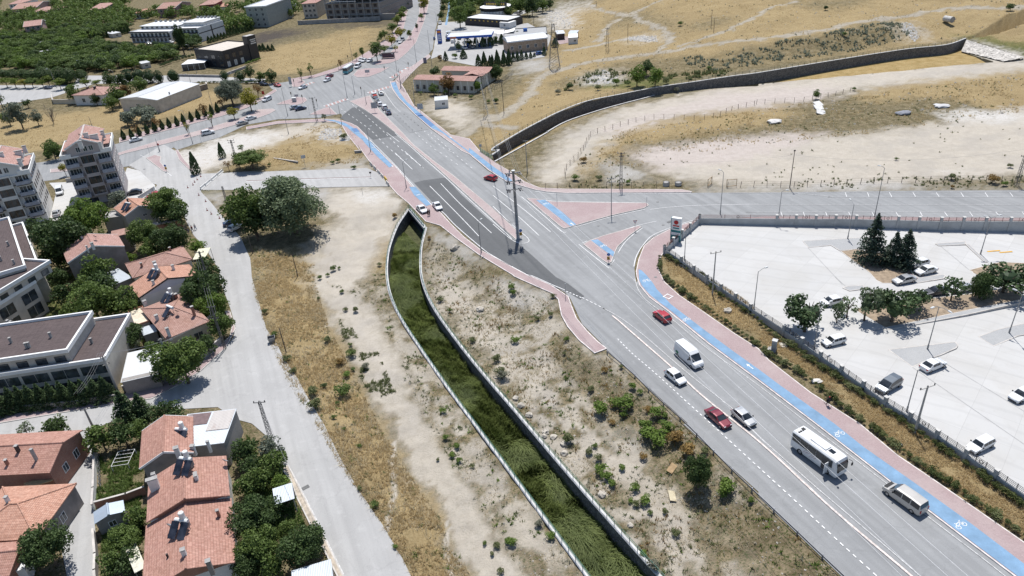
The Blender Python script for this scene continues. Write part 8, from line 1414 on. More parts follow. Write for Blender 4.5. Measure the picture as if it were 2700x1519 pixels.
# embankment trees and bushes
tpx('dark round oak alone on the embankment below the guard rail','b7',1945,620,300,135,'big','dark',.06,name='oak_tree')
BUSH=(('b3',1040,1255,85,'bright'),('b3',1165,1195,70,'bright'),('b3',1285,1205,95,'bright'),('b3',1340,1040,42,'bright'),('b3',1410,1095,36,'bright'),('b3',1565,1295,75,'bright'),('b3',1250,1315,40,'bright'),('b3',1475,1262,45,'rust'),('b3',1670,1410,70,'bright'),('b3',1450,1420,70,'bright'),('b3',1070,885,38,'rust'),('b3',180,95,40,'bright'),('b3',188,145,35,'bright'),('b3',205,600,45,'bright'),('b3',700,585,32,'bright'),('b3',1220,855,26,'weed'),('b3',680,725,24,'weed'),('b3',930,1060,40,'weed'),('b3',1645,1320,40,'bright'),('b3',1145,1385,35,'rust'),('b3',570,180,30,'weed'),('b3',555,355,30,'weed'),('b3',60,900,60,'weed'),('b3',430,390,30,'weed'),('b7',1470,70,85,'bright'),('b7',1590,110,110,'bright'),('b7',1740,100,85,'rust'),('b7',1850,230,80,'rust'),('b7',1040,415,75,'bright'),('b7',1090,480,55,'bright'),('b7',1145,560,45,'bright'),('b7',1358,600,55,'bright'),('b7',1465,725,62,'bright'),('b7',1240,412,40,'bright'),('b7',1000,312,45,'weed'),('b7',925,260,45,'weed'),('b7',2250,600,95,'bright'),('b7',2190,660,55,'bright'),('b7',2220,530,55,'weed'),('b7',2470,725,36,'bright'),('b7',545,1060,52,'bright'),('b7',180,1110,55,'bright'),('b7',1430,1230,42,'bright'),('b7',1505,840,32,'green'),('b7',1320,730,32,'bright'),('b7',1640,830,36,'weed'),('b7',1740,1030,50,'weed'),('b7',2015,240,45,'weed'),('b7',1545,1340,70,'sage'),('b7',1430,300,45,'rust'),('b7',970,200,30,'green'),('b7',710,130,60,'weed'),('b7',40,1150,40,'weed'),('b7',1370,760,45,'weed'),('b7',440,950,45,'sage'),('b2',1000,722,55,'green'),('b2',1012,880,26,'green'),('b2',950,930,42,'bright'),('b2',910,1080,85,'green'),('b2',740,1030,34,'dark'),('b2',640,1090,60,'weed'),('b2',1882,1272,40,'bright'),('b2',888,812,48,'rust'),('b2',650,1220,70,'weed'),('b2',390,770,48,'weed'),('b2',440,890,40,'weed'),('b2',1130,850,42,'sage'),('b2',990,645,22,'green'),('b2',760,590,38,'weed'),('b2',270,550,40,'green'),('b2',945,310,30,'weed'),('b2',905,135,26,'green'),('b2',690,205,22,'weed'),('b2',1850,205,42,'weed'),('b2',1940,320,28,'green'),('b2',1035,310,34,'weed'),('b2',870,1200,26,'green'),('b2',830,1340,28,'green'),('b2',170,330,34,'weed'),('b2',2150,600,40,'weed'),('b2',2440,940,60,'sage'),('b2',2390,780,50,'weed'),('b6',1222,765,48,'green'),('b6',1425,1162,30,'bright'),('b6',1955,290,36,'bright'),('b6',2035,335,36,'bright'),('b6',1900,125,36,'bright'),('b6',1085,205,28,'green'),('b6',930,40,24,'green'),('b6',1085,610,30,'weed'),('b6',2015,205,36,'bright'),('b6',2160,395,32,'weed'),('b6',2270,1130,26,'green'),('b6',2400,1150,32,'weed'),('b6',2500,1100,40,'bright'),('b6',1830,335,20,'weed'),('b6',2350,1235,26,'weed'),('b6',2430,1400,40,'weed'),('a6',830,1295,36,'green'),('a6',695,1380,28,'green'),('a6',775,1355,24,'green'),('a6',880,1290,20,'green'),('a6',870,262,26,'green'),('a6',820,280,24,'green'),('a6',1025,325,26,'green'),('a6',930,35,40,'weed'),('a6',1270,1255,26,'weed'),('a6',1740,1000,22,'rust'),('a6',1410,790,32,'rust'),('a6',215,300,20,'green'),('a7',780,425,40,'bright'),('a7',1285,470,28,'bright'),('a7',1010,425,36,'weed'),('a7',860,250,40,'rust'),('a8',1845,415,40,'weed'),('a8',2240,430,60,'rust'),('a8',2350,480,34,'bright'),('a8',1850,515,22,'rust'),('a8',2410,310,30,'weed'))
PLACE={'b3':'on the embankment beside the upper guard rail','b7':'between the reed canal and the lower guard rail','b2':'on the bank left of the reed canal','b6':'on the lower left bank by the local road','a6':'on the dry ground around the culvert','a7':'at the dirt lot fence','a8':'along the right end of the dusty lot'};HUE2={'bright':'bright green','rust':'rust-coloured','weed':'dull green','sage':'grey','green':'mid green','dark':'dark green'};cnt={}
for t_,cx,cy,r,m in BUSH:
	key=(t_,m);cnt[key]=cnt.get(key,0)+1;cpx('%s %s shrub %s'%(nth(cnt[key]-1),HUE2[m],PLACE[t_]),t_,cx,cy,r,'shrub',m,.0,'shrub','shrubs '+PLACE[t_],.9)
def fill(polys,step,seed,reject=()):
	rs=np.random.RandomState(seed);out=[]
	for s in polys:
		P=[(q.x,q.y)for q in(at(p)for p in pts(s))];a=np.array(P);x0,y0=a.min(0);x1,y1=a.max(0)
		X,Y=np.meshgrid(np.arange(x0,x1,step),np.arange(y0,y1,step));X=(X+rs.uniform(-.42,.42,X.shape)*step).ravel();Y=(Y+rs.uniform(-.42,.42,Y.shape)*step).ravel();k=pip(X,Y,P)
		for x,y in zip(X[k],Y[k]):out.append((x,y))
	return out
ORCH=fill(["a1 0,560 400,560 800,520 1280,500 1700,500 1740,560 1660,570 1450,650 1180,690 840,700 600,690 300,680 0,660","a1 0,360 500,350 790,420 1270,500 800,520 400,560 0,560","a1 470,300 800,260 1240,250 1230,300 880,390 790,410 500,350","a1 1750,330 1900,430 1860,480 1760,480"],5.9,5)
ORCH.sort(key=lambda p:p[1]);ohuts=[(o.location.x,o.location.y)for o in COL.objects if o.parent is None and o.name.startswith(('garden_hut','far_house'))]
ORCH=[p for p in ORCH if all(math.hypot(p[0]-a,p[1]-b)>5.5 for a,b in ohuts)]
for p in ORCH[:295]:
	r=random.uniform(3.2,4.7);tree('leafy green fruit tree of the dense orchard beyond the plaza',Vector((p[0],p[1],0)),random.uniform(4.5,6.8),r,'bushy',random.choice(('green','green','green','dark','bright')),'orchard trees','orchard_tree',.05)
def mass(name,label,P,r0,r1,mats,nleaf=220,seed=2):
	rs=np.random.RandomState(seed);C=[];Nn=[];S=[];T=[]
	bc,bn,bs,bt=lobed(77,12,nleaf//9)
	for x,y in P:
		r=rs.uniform(r0,r1);a=rs.rand()*6.28;R=np.array([[math.cos(a),-math.sin(a),0],[math.sin(a),math.cos(a),0],[0,0,1]]);z=r*.95;C.append((bc@R.T)*np.array([r,r,r*.95])+np.array([x,y,z]));Nn.append(bn@R.T);S.append(bs*r*1.5);T.append(bt+rs.uniform(-.2,.25))
	return tag(obj(name,quads_mesh(name,np.concatenate(C),np.concatenate(Nn),np.concatenate(S),LEAF[mats],np.concatenate(T))),label,'trees',kind='stuff')
FAR=ORCH[295:]+fill(["a1 350,150 800,120 1200,60 1250,240 800,250 400,290 0,340 0,180 100,140","a1 500,60 800,20 900,0 1250,-30 1250,60 800,110 520,110","a1 2020,250 2300,200 2536,120 2536,220 2300,320 2090,340","a2 0,60 300,110 500,70 740,60 760,120 700,110 450,160 380,200 200,230 0,250","a1 1250,150 1700,130 1900,110 2300,100 2400,120 2100,200 1700,190 1250,210","a1 -900,300 0,330 0,700 -900,760","a1 -900,0 0,0 0,180 -900,200","a2 120,0 520,10 500,60 200,80","a2 660,0 750,0 755,60 680,60","a2 1950,-40 2536,-40 2536,80 2200,60 2130,170 1945,190","a3 0,-30 560,-40 560,20 200,130 60,60 0,60"],7.6,9)
FAR=[p for p in FAR if all(math.hypot(p[0]-a,p[1]-b)>7 for a,b in ohuts)]
mass('woodland','mass of orchard and garden trees at the top left',FAR[:900],3.0,5.0,'green')
HZ=fill(["v -900,-150 1010,-120 1010,-30 -900,-40","v 1120,-120 1420,-120 1420,-30 1150,-20"],16,11);mass('woodland','far trees beyond the top edge',HZ[:420],4,7,'dark',120)
# conifer hedges behind the plaza and school
def hedge_row(label,s,step,h,r,mat='dark',kind='cone',name='hedge'):
	L=smooth_line([at(p)for p in pts(s)],4);P=walk(L,step);t=thing(name,label,'hedge',L[0])
	for p,d in P:q_=random.uniform(.45,1.25)if mat=='hedge' else 1;obj('hedge_plant',crown(kind,random.randint(0,2),random.choice((mat,mat,'weed'))if mat=='hedge' else mat),t,(p.x-L[0].x,p.y-L[0].y,(hgt1(p.x,p.y)-L[0].z)+h/2),random.uniform(0,6),(r*q_*random.uniform(.85,1.2),r*q_*random.uniform(.85,1.2),h/2*q_*random.uniform(.8,1.2)))
	return t
hedge_row('clipped dark hedge in front of the school yard',"a1 800,425 1000,440 1270,455",2.2,3.2,1.5,'topiary','dome');hedge_row('conifer hedge running up to the white wing',"a1 880,385 1050,355 1240,315",2.4,4.2,1.4,'dark');hedge_row('hedge right of the school yard entrance',"a1 1480,445 1680,470 1720,480",2.2,3.0,1.4,'topiary','dome');hedge_row('conifer hedge right of the tall white wing',"a1 2090,300 2250,310 2400,270",2.6,4,1.5,'dark');hedge_row('low conifer hedge on the path right of the school',"a1 2000,410 2200,350 2420,285",2.6,3.5,1.4,'dark');hedge_row('conifer hedge beside the restaurant yard',"a2 10,480 150,490 280,480",2.2,3.0,1.2,'pine');hedge_row('low leafy hedge along the restaurant wall',"a2 0,620 60,600 130,575",1.6,1.6,1.0,'bright','shrub');hedge_row('low hedge between street and junction',"a2 10,800 150,790 280,790",1.8,1.4,1.1,'dark','shrub');hedge_row('low hedge along the service street',"a1 1900,795 2200,792 2480,795",2.0,1.0,.9,'dark','shrub');hedge_row('hedge in front of the glass pavilion',"a1 1540,640 1650,600 1850,545",2.2,1.8,1.2,'dark','shrub');hedge_row('conifer hedge beside the restaurant car park',"a1 2380,500 2536,470",2.0,3.2,1.2,'pine')
# oleander rows beside the car park wall
hedge_row('low flowering hedge along the pink pavement edge',"a7 1590,1200 1600,1330 1680,1430 b3 1780,130 2000,290 2300,500 2470,620 b4 130,770 400,930 700,1170 980,1390 b8 1150,90 1500,360 2000,700 2536,1080 3000,1400",1.1,1.1,.75,'hedge','shrub');hedge_row('low flowering hedge at the foot of the car park wall',"a7 1660,1200 1900,1330 2100,1449 b3 2100,150 2300,270 2500,400 b4 60,500 200,610 400,740 700,940 1000,1150 1300,1350 b8 1550,120 1900,350 2536,800 3000,1130",1.1,1.2,.75,'hedge','shrub')
# ---------------------------------------------------------------- grass, reeds, weeds and stones: nobody could count them
def scatter(s_list,n,seed,mask=None):
	rs=np.random.RandomState(seed);out=[]
	for s,wgt in s_list:
		P=[(q.x,q.y)for q in(at(p)for p in pts(s))];a=np.array(P);x0,y0=a.min(0);x1,y1=a.max(0);k=int(n*wgt);X=rs.uniform(x0,x1,k*4);Y=rs.uniform(y0,y1,k*4);m=pip(X,Y,P)&(fbm(X/3.7+seed,Y/3.7)>(.40 if mask is None else mask))&~pip(X,Y,C1)&~pip(X,Y,C2);out.append(np.stack([X[m][:k],Y[m][:k]],1))
	return np.concatenate(out)
def tufts(name,label,XY,h0,h1,mat,blades=5,wd=.035,lean=.45,seed=1,cat='grass',zf=None):
	rs=np.random.RandomState(seed);n=len(XY);Zg=hgt(XY[:,0],XY[:,1])-.08 if zf is None else zf;m=n*blades;ii=np.repeat(np.arange(n),blades);B=np.c_[XY[ii],Zg[ii]];B[:,:2]+=rs.randn(m,2)*.10;h=rs.uniform(h0,h1,n)[ii]*rs.uniform(.6,1.15,m);a=rs.rand(m)*6.283;ln=np.abs(rs.randn(m))*lean
	d=np.stack([np.cos(a),np.sin(a),0*a],1);pz=np.stack([-np.sin(a),np.cos(a),0*a],1)*(wd*(.7+.6*rs.rand(m)))[:,None];T_=B+d*(h*ln)[:,None];T_[:,2]+=h
	V=np.stack([B-pz,B+pz,T_],1).reshape(-1,3);tt=np.repeat(np.clip(rs.rand(n)[ii]*.6+rs.rand(m)*.4,0,1),3);return tag(obj(name,raw_mesh(name,V,3,LEAF[mat],tt)),label,cat,kind='stuff')
BANK="v 640,620 720,640 790,640 790,700 830,830 900,960 960,1080 1030,1190 1110,1310 1180,1449 1230,1560 1110,1560 1035,1449 955,1310 855,1170 785,1050 735,980 675,850 635,720"
SLOPE="v 1080,600 1150,640 1220,680 1380,760 1420,830 1480,900 1530,900 1700,1060 1900,1240 2110,1449 2250,1580 1800,1580 1660,1449 1510,1280 1310,1045 1140,840 1070,720 1062,640"
tufts('dry_grass','tall golden dry grass on the bank left of the canal',scatter([(BANK,1)],15000,1,.36),.3,.7,'straw',5,.045,.6,1);tufts('dry_grass','pale bleached grass tips on the bank left of the canal',scatter([(BANK,1)],7000,31,.42),.3,.75,'straw2',4,.04,.7,31)
tufts('dry_grass','pale dry stubble on the slope between canal and main road',scatter([(SLOPE,1)],7000,2,.46),.2,.5,'straw2',4,.045,.55,2);tufts('brown_grass','rusty dry tufts on the slope between canal and main road',scatter([(SLOPE,1)],2600,12,.54),.3,.7,'rust',5,.05,.5,12)
PATHS="v 790,700 930,760 1000,880 1020,960 1100,1110 1200,1270 1320,1449 1420,1600 1560,1600 1470,1449 1355,1300 1270,1190 1190,1080 1120,980 1050,880 1000,810 975,740 965,660 930,700 860,720"
tufts('dry_grass','thin dry stubble along the left canal path',scatter([(PATHS,1)],7000,3,.47),.12,.35,'straw2',4,.04,.6,3)
STRIP=["a7 1640,1190 1700,1180 2150,1449 b3 2350,180 2536,330 2536,560 2200,430 1900,260 1700,30","b4 0,480 240,600 400,760 700,900 900,1040 1200,1200 1400,1400 1550,1449 1150,1449 900,1240 600,1020 300,800 0,600","b8 1130,0 1500,0 2000,340 2536,720 3000,1080 3000,1350 2536,1090 2000,720 1400,300"]
tufts('dry_grass','dry grass between pavement and car park wall',scatter([(s,.34)for s in STRIP],9000,4,.3),.25,.55,'straw',5,.045,.5,4)
HILLS="v 1230,385 1180,350 1260,270 1380,160 1420,60 1500,10 2576,-30 2800,-40 2800,150 2430,92 2200,125 1900,158 1700,190 1560,225 1380,310"
tufts('dry_grass','dry grass cover of the hillside',scatter([(HILLS,1)],5000,5,.54),.3,.8,'straw',4,.10,.5,5);tufts('hill_scrub','grey-green scrub dotted over the hillside',scatter([(HILLS,1)],700,6,.6),.3,.8,'sage',9,.12,.8,6,'scrub')
tufts('hill_scrub','green scrub above the long retaining wall',scatter([("a3 600,900 900,800 1300,780 1900,770 2300,700 2300,650 1900,690 1500,740 1100,640 900,700",1)],420,51,.45),.5,1.5,'weed',12,.16,.8,51,'scrub');tufts('hill_scrub','brown scrub on the rocky scarp',scatter([("a3 1600,560 2100,540 2536,450 a4 0,430 700,310 1300,190 1500,290 1350,390 700,530 0,620 a3 2100,700",1)],900,52,.45),.4,1.1,'olive',10,.16,.8,52,'scrub')
LOTG="v 1430,440 1480,380 1560,330 1760,300 2000,262 2576,185 2800,170 2800,280 2576,280 2200,335 1900,365 1640,400 1580,440"
tufts('dry_grass','sparse dry tufts on the dusty lots right of the far canal',scatter([(LOTG,1)],4000,7,.5),.25,.7,'straw',4,.08,.6,7);tufts('lot_scrub','low grey-green weeds on the dusty lots',scatter([(LOTG,.8),("v 1430,440 1560,440 1760,470 1420,475",.1),("v 2000,450 2576,440 2576,470 2000,478",.3),("v 1640,400 1900,360 2200,335 2576,275 2576,430 1900,470 1680,450",.1)],700,8,.5),.25,.6,'weed',9,.09,.7,8,'scrub')
FIELDS=["v 640,135 720,110 790,100 900,70 960,68 950,105 860,165 700,192 650,192","v 0,290 150,285 330,262 560,222 610,232 540,268 300,330 180,352 100,380 0,400","v 570,415 600,385 700,360 780,320 850,305 890,330 920,385 900,410 700,430"]
tufts('dry_grass','dry grass of the fields round the junction',scatter([(s,.33)for s in FIELDS],4500,9,.48),.2,.5,'straw',4,.10,.5,9)
tufts('weeds','small green weeds over the canal banks',scatter([(BANK,.3),(SLOPE,.5),(PATHS,.6),("b2 880,400 1000,480 1080,600 1040,700 930,640",.06),("b2 1080,720 1260,720 1330,900 1420,1100 1200,1180 1080,950",.15)],2600,10,.5),.15,.45,'weed',9,.06,.9,10,'weeds');tufts('weeds','grey sage weeds over the canal banks',scatter([(BANK,.25),(SLOPE,.6),(PATHS,.3)],1500,11,.5),.15,.4,'sage',9,.06,.9,11,'weeds')
GARD=["b1 430,0 2000,0 2150,600 1880,850 1400,1000 960,500 430,400","b5 930,150 1400,0 1340,900 920,800","b6 0,100 350,480 560,950 0,1449","b5 1000,1000 1360,900 1340,1449 950,1449","a5 400,900 1000,900 1250,1300 1900,1400 600,1449"]
tufts('garden_plants','low green garden growth between the houses',scatter([(s,.2)for s in GARD],6000,13,.4),.2,.6,'green',8,.08,.8,13,'plants')
tufts('weeds','fresh green weeds dotted over the canal banks',scatter([(BANK,.4),(SLOPE,.6),(PATHS,.4)],900,41,.54),.2,.5,'bright',11,.08,.9,41,'weeds')
# reeds, swept along the stream
def reeds():
	rs=np.random.RandomState(5);n=46000;k=rs.uniform(3.2,len(BED)-1.001,n);i=k.astype(int);f=(k-i)[:,None];L=np.array([[a.x,a.y,a.z]for a,b in BED]);R=np.array([[b.x,b.y,b.z]for a,b in BED]);u=rs.uniform(.03,.97,n)[:,None];A0=L[i]*(1-f)+L[i+1]*f;A1=R[i]*(1-f)+R[i+1]*f;B=A0*(1-u)+A1*u;B[:,2]-=3.1
	dr=unit((L[i+1]-L[i]));hh=np.clip((k-2.5)/3,.25,1)*(.4+2.2*fbm(k*.8,u[:,0]*5))*rs.uniform(.7,1.2,n);lay=np.clip((fbm(B[:,0]/5+7,B[:,1]/5)-.42)*5,0,1);an=rs.randn(n)*.75;d=np.stack([dr[:,0]*np.cos(an)-dr[:,1]*np.sin(an),dr[:,0]*np.sin(an)+dr[:,1]*np.cos(an),0*an],1);pz=np.stack([-d[:,1],d[:,0],0*an],1)*rs.uniform(.025,.06,n)[:,None]
	M_=B+d*(hh*(.15+.5*lay))[:,None];M_[:,2]+=hh*.75;T_=M_+d*(hh*(.3+.7*lay))[:,None];T_[:,2]+=hh*(.35-.55*lay)
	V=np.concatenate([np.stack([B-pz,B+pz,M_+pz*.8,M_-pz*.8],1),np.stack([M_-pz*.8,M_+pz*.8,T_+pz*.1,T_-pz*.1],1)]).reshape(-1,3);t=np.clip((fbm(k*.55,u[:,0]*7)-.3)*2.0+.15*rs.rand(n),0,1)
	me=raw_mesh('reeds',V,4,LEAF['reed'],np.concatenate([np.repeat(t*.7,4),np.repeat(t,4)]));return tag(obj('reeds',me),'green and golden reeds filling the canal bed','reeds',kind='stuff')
reeds()
# stones
def stones(name,label,XY,r0,r1,mat,seed):
	rs=np.random.RandomState(seed);n=len(XY);Zg=hgt(XY[:,0],XY[:,1]);O=np.array([[1,0,0],[0,1,0],[-1,0,0],[0,-1,0],[0,0,.8],[0,0,-.5]],float);F=np.array([[0,1,4],[1,2,4],[2,3,4],[3,0,4]]);r=rs.uniform(r0,r1,n)*rs.rand(n)**1.5+r0*.5;P=O[None]*r[:,None,None]*rs.uniform(.6,1.3,(n,6,3));P[:,:,0]+=XY[:,0,None];P[:,:,1]+=XY[:,1,None];P[:,:,2]+=(Zg-.03)[:,None];V=P[:,F].reshape(-1,3);return tag(obj(name,raw_mesh(name,V,3,mat,rs.rand(n*12)*0+.5)),label,'stones',kind='stuff')
M_ROCK=plain('pale_stone',(.46,.42,.36),.95,var=.3,scale=3)
stones('stones','pale stones strewn over the canal banks',scatter([(SLOPE,.6),(PATHS,.4)],5000,21,.44),.05,.22,M_ROCK,21);stones('rubble','pale rubble on the hillside and lots',scatter([(HILLS,.6),(LOTG,.4)],3500,22,.5),.12,.45,M_ROCK,22)
CH=["a2 740,1230 900,1225 920,1280 860,1330 680,1340","a2 890,1310 1000,1290 980,1340 890,1350","a3 900,720 1060,670 1200,720 1160,800 880,800","a3 1300,350 1560,340 1570,400 1300,390","a4 1350,230 1460,220 1540,340 1490,400 1380,300","a3 480,120 600,80 740,170 760,260 620,300 540,250"]
stones('rubble','heaps of white rubble on the mound and slopes',scatter([(s,.17)for s in CH],3000,23,.1),.15,.6,plain('white_rubble',(.60,.58,.55),.9,var=.2),23)
# ---------------------------------------------------------------- single small things
def boulder(label,t_,x,y,r,mat=M_ROCK,sq=(1,1,.7)):
	p=A(t_,x,y);rs=random.Random(int(x*7+y));bm=bmesh.new();bmesh.ops.create_icosphere(bm,subdivisions=2,radius=r)
	for v in bm.verts:v.co*=rs.uniform(.75,1.2);v.co.x*=sq[0];v.co.y*=sq[1];v.co.z*=sq[2]
	me=bpy.data.meshes.new('boulder');bm.to_mesh(me);bm.free();me.materials.append(mat);o=obj('boulder',me,None,p+Vector((0,0,r*.2)));return tag(o,label,'rock')
for i,(t_,x,y,r)in enumerate((('b7',505,75,.6),('b7',580,125,.55),('b7',490,115,.45),('b7',680,280,.6),('b7',670,190,.45),('b7',1035,675,.6),('b7',1310,965,.4),('b3',265,1235,.6),('b3',345,1325,.6),('b3',215,1165,.55),('a6',1990,1105,1.1),('b3',2240,330,.8),('b2',2235,315,.8))):boulder('%s pale boulder counted along the right canal bank'%nth(i),t_,x,y,r)
boulder('white rubble slab on the hedge strip','b4',552,1000,.7,plain('white_slab',(.62,.60,.56),.9),(1.3,.8,.4));boulder('flat pale stone by the utility cabinet','b4',245,655,.8,M_ROCK,(1.2,.9,.25))
for i,(t_,x,y,s)in enumerate((('b7',1705,425,1),('b7',1708,690,1))):
	p=A(t_,x,y);o=thing('discarded_board',['leaning tan board dumped left of the oak','pale wooden board lying below the oak'][i],'board',p,.9+i*.6);MB().box(-.9,.9,-.45,.45,.1,.18).build('panel',M_WOOD if not i else plain('pale_wood',(.55,.48,.34),.8),o).rotation_euler=(.25,0,0);MB().box(-.8,-.7,-.4,.4,0,.12).build('batten',M_WOOD,o)
def pipe(label,t_,x,y,r,L,rz,tilt=math.pi/2):
	p=A(t_,x,y);t=thing('concrete_pipe',label,'pipe',p,rz);mb=MB();n=18
	for k in range(n):
		a0,a1=2*math.pi*k/n,2*math.pi*(k+1)/n;q=lambda a,rr,z:(rr*math.cos(a),rr*math.sin(a),z)
		mb.quad(q(a0,r,0),q(a1,r,0),q(a1,r,L),q(a0,r,L));mb.quad(q(a1,r*.82,0),q(a0,r*.82,0),q(a0,r*.82,L),q(a1,r*.82,L));mb.quad(q(a0,r,L),q(a1,r,L),q(a1,r*.82,L),q(a0,r*.82,L));mb.quad(q(a0,r*.82,0),q(a1,r*.82,0),q(a1,r,0),q(a0,r,0))
	o=mb.build('ring',plain('pipe_concrete',(.50,.49,.47),.85),t,(0,0,r if tilt else 0));o.rotation_euler=(tilt,0,0);MB().lathe([(r*1.05,0),(r*1.05,.12),(r*.84,.12)],18,(0,0,L-.12)).build('collar',M_CONC,o)
pipe('concrete manhole ring left behind the dusty lot fence','a7',1652,505,.8,1.0,0,0);pipe('concrete manhole ring right behind the dusty lot fence','a7',1768,500,.85,.8,0,0);pipe('big white concrete pipe lying on the hillside','a4',1772,205,1.2,4.0,.3)
for i,(x,y,rz,w_)in enumerate(((565,1000,.3,2.6),(570,1035,.1,3.0),(590,1080,-.2,2.8))):p=A('a4',x,y);t=thing('white_slab','%s broken white slab from the top in the dumped pile'%nth(i),'debris',p,rz);MB().box(-w_/2,w_/2,-1.2,1.2,.3,.5).build('slab',plain('white_panel',(.66,.65,.63),.8),t).rotation_euler=(.35,.15*i,0);MB().box(-w_/2,w_/2,-.1,.1,0,.35).build('rib',M_PLASTW,t)
for i,(t_,x,y)in enumerate((('a4',155,1170),('a4',1380,1090),('a4',1740,1022))):boulder(['pile of white rubble on the lot left of the slabs','dark blue rubble pile on the lot','light rubble pile near the white dirt track'][i],t_,x,y,1.8,plain('rub_%d'%i,((.6,.58,.56),(.22,.23,.26),(.5,.5,.5))[i],.9),(1.3,1,.35))
# waste container
p=A('b2',247,625);t=thing('waste_container','grey steel waste container on the road edge','waste bin',p,.3);mb=MB();mb.v+=[(-.45,-.4,.15),(.45,-.4,.15),(.45,.4,.15),(-.45,.4,.15),(-.65,-.5,1.15),(.65,-.5,1.15),(.65,.5,1.15),(-.65,.5,1.15)];mb.f+=[(0,3,2,1),(0,1,5,4),(1,2,6,5),(2,3,7,6),(3,0,4,7)];mb.m+=[0]*5;mb.build('bin_body',M_MET,t);MB().box(-.68,.68,-.53,-.47,1.12,1.2).box(-.68,.68,.47,.53,1.12,1.2).box(-.68,-.62,-.47,.47,1.12,1.2).box(.62,.68,-.47,.47,1.12,1.2).build('rim',M_STEEL,t);MB().box(-.6,.6,-.45,.45,.7,.72).build('rubbish',M_DARKT,t)
for q in((-.4,-.35),(.4,-.35),(.4,.35),(-.4,.35)):MB().tube([(q[0],q[1]-.03,.08),(q[0],q[1]+.03,.08)],.08,8).build('wheel',M_TYRE,t)
# utility cabinet
p=A('b4',140,700);t=thing('utility_cabinet','grey utility cabinet on a stepped plinth by the hedge','cabinet',p,-.6);MB().box(-.9,.5,-.7,.5,0,.15).build('step',M_CONC,t);MB().box(-.6,.5,-.5,.5,.15,.32).build('plinth',M_CONC,t);MB().box(-.3,.45,-.35,.4,.32,2.0).build('box',M_GALV,t);MB().box(-.36,.51,-.41,.46,2.0,2.08).build('lid',M_CAP,t)
p=A('a2',460,975);t=thing('signal_cabinet','white signal cabinet on the left junction island','cabinet',p);MB().box(-.8,.8,-.4,.4,.1,1.7).build('box',M_GALV,t);MB().box(-.85,.85,-.45,.45,1.7,1.78).build('lid',M_TRIM,t)
p=A('b8',1352,200);t=thing('tyre','old tyre dumped in the hedge strip','tyre',p);obj('tread',wheel_meshes(.34,.22)[0],t,(0,0,.12)).rotation_euler=(math.pi/2,0,0);obj('rim',wheel_meshes(.34,.22)[1],t,(0,0,.12)).rotation_euler=(math.pi/2,0,0)
for i,(x,y)in enumerate(((2245,1132),(2362,1142))):p=A('a8',x,y);t=thing('speed_bump','%s yellow rubber bump on the car park lane'%('left','right')[i],'speed bump',p);MB().box(-1.3,1.3,-.2,.2,0,.06).build('base',M_SY,t);MB().box(-1.2,1.2,-.12,.12,.06,.09).build('ridge',M_SY,t)
# cones and bollards at the road works
mc=MB().box(-.24,.24,-.24,.24,0,.05).mesh('cone_base',M_BUMP);mk=MB().lathe([(.19,.05),(.03,.8)],10).mesh('cone_body',plain('cone_red',(.5,.06,.03),.6));mw=MB().lathe([(.135,.32),(.10,.5)],10).mesh('cone_band',M_TRIM)
for i,(x,y)in enumerate(((1860,475),(1885,452),(1918,422),(1900,600),(1966,660),(1980,745),(2020,780),(2098,820),(1795,528),(1845,502))):p=A('a5',x,y);t=thing('traffic_cone','%s red traffic cone counted along the trench beside the local road'%nth(i),'traffic cone',p,0,'traffic cones at the trench');obj('cone_base',mc,t);o=obj('cone_body',mk,t);obj('cone_band',mw,o)
# bottle-shaped bollard pots at the bend are too small; pallets behind the left brick houses
p=A('b5',375,560,2.5);t=thing('timber_stack','stack of tan timber between the brick houses','timber',(p.x,p.y,2.6),.35)
for k in range(6):MB().box(-1.8,1.8,-.1,.1,0,.12).build('plank',plain('tan_timber',(.55,.42,.22),.8),t,(random.uniform(-.2,.2),-.5+k*.22,.02*(k%2)))
p=A('b5',1200,370);t=thing('greenhouse','white tubular greenhouse frame in the vegetable plot','greenhouse',p,.1)
for k in range(5):MB().bar((-1.2,-1.6+k*.8,1.1),(1.2,-1.6+k*.8,1.1),.05).build('crossbar',M_TRIM,t)
for q in((-1.2,-1.6),(1.2,-1.6),(1.2,1.6),(-1.2,1.6)):MB().bar((q[0],q[1],0),(q[0],q[1],1.1),.05).build('leg',M_TRIM,t)
for q in(-1.2,1.2):MB().bar((q,-1.6,1.1),(q,1.6,1.1),.05).build('rail',M_TRIM,t)
# yard details
h=House('porch_canopy','cream awning along the left side of the nearest row house',"b5 1285,1420 1395,1360 1310,1060",2.6,'awning').flat(plain('cream_canvas',(.60,.58,.48),.8),.06,.03);h.wx,h.wy=h.L/2,h.W/2
for q in(-1,1):MB().box(-.05,.05,-.05,.05,-.1,2.6).build('post',M_MET,h.t,(q*(h.L/2-.1),-h.W/2+.1,0))
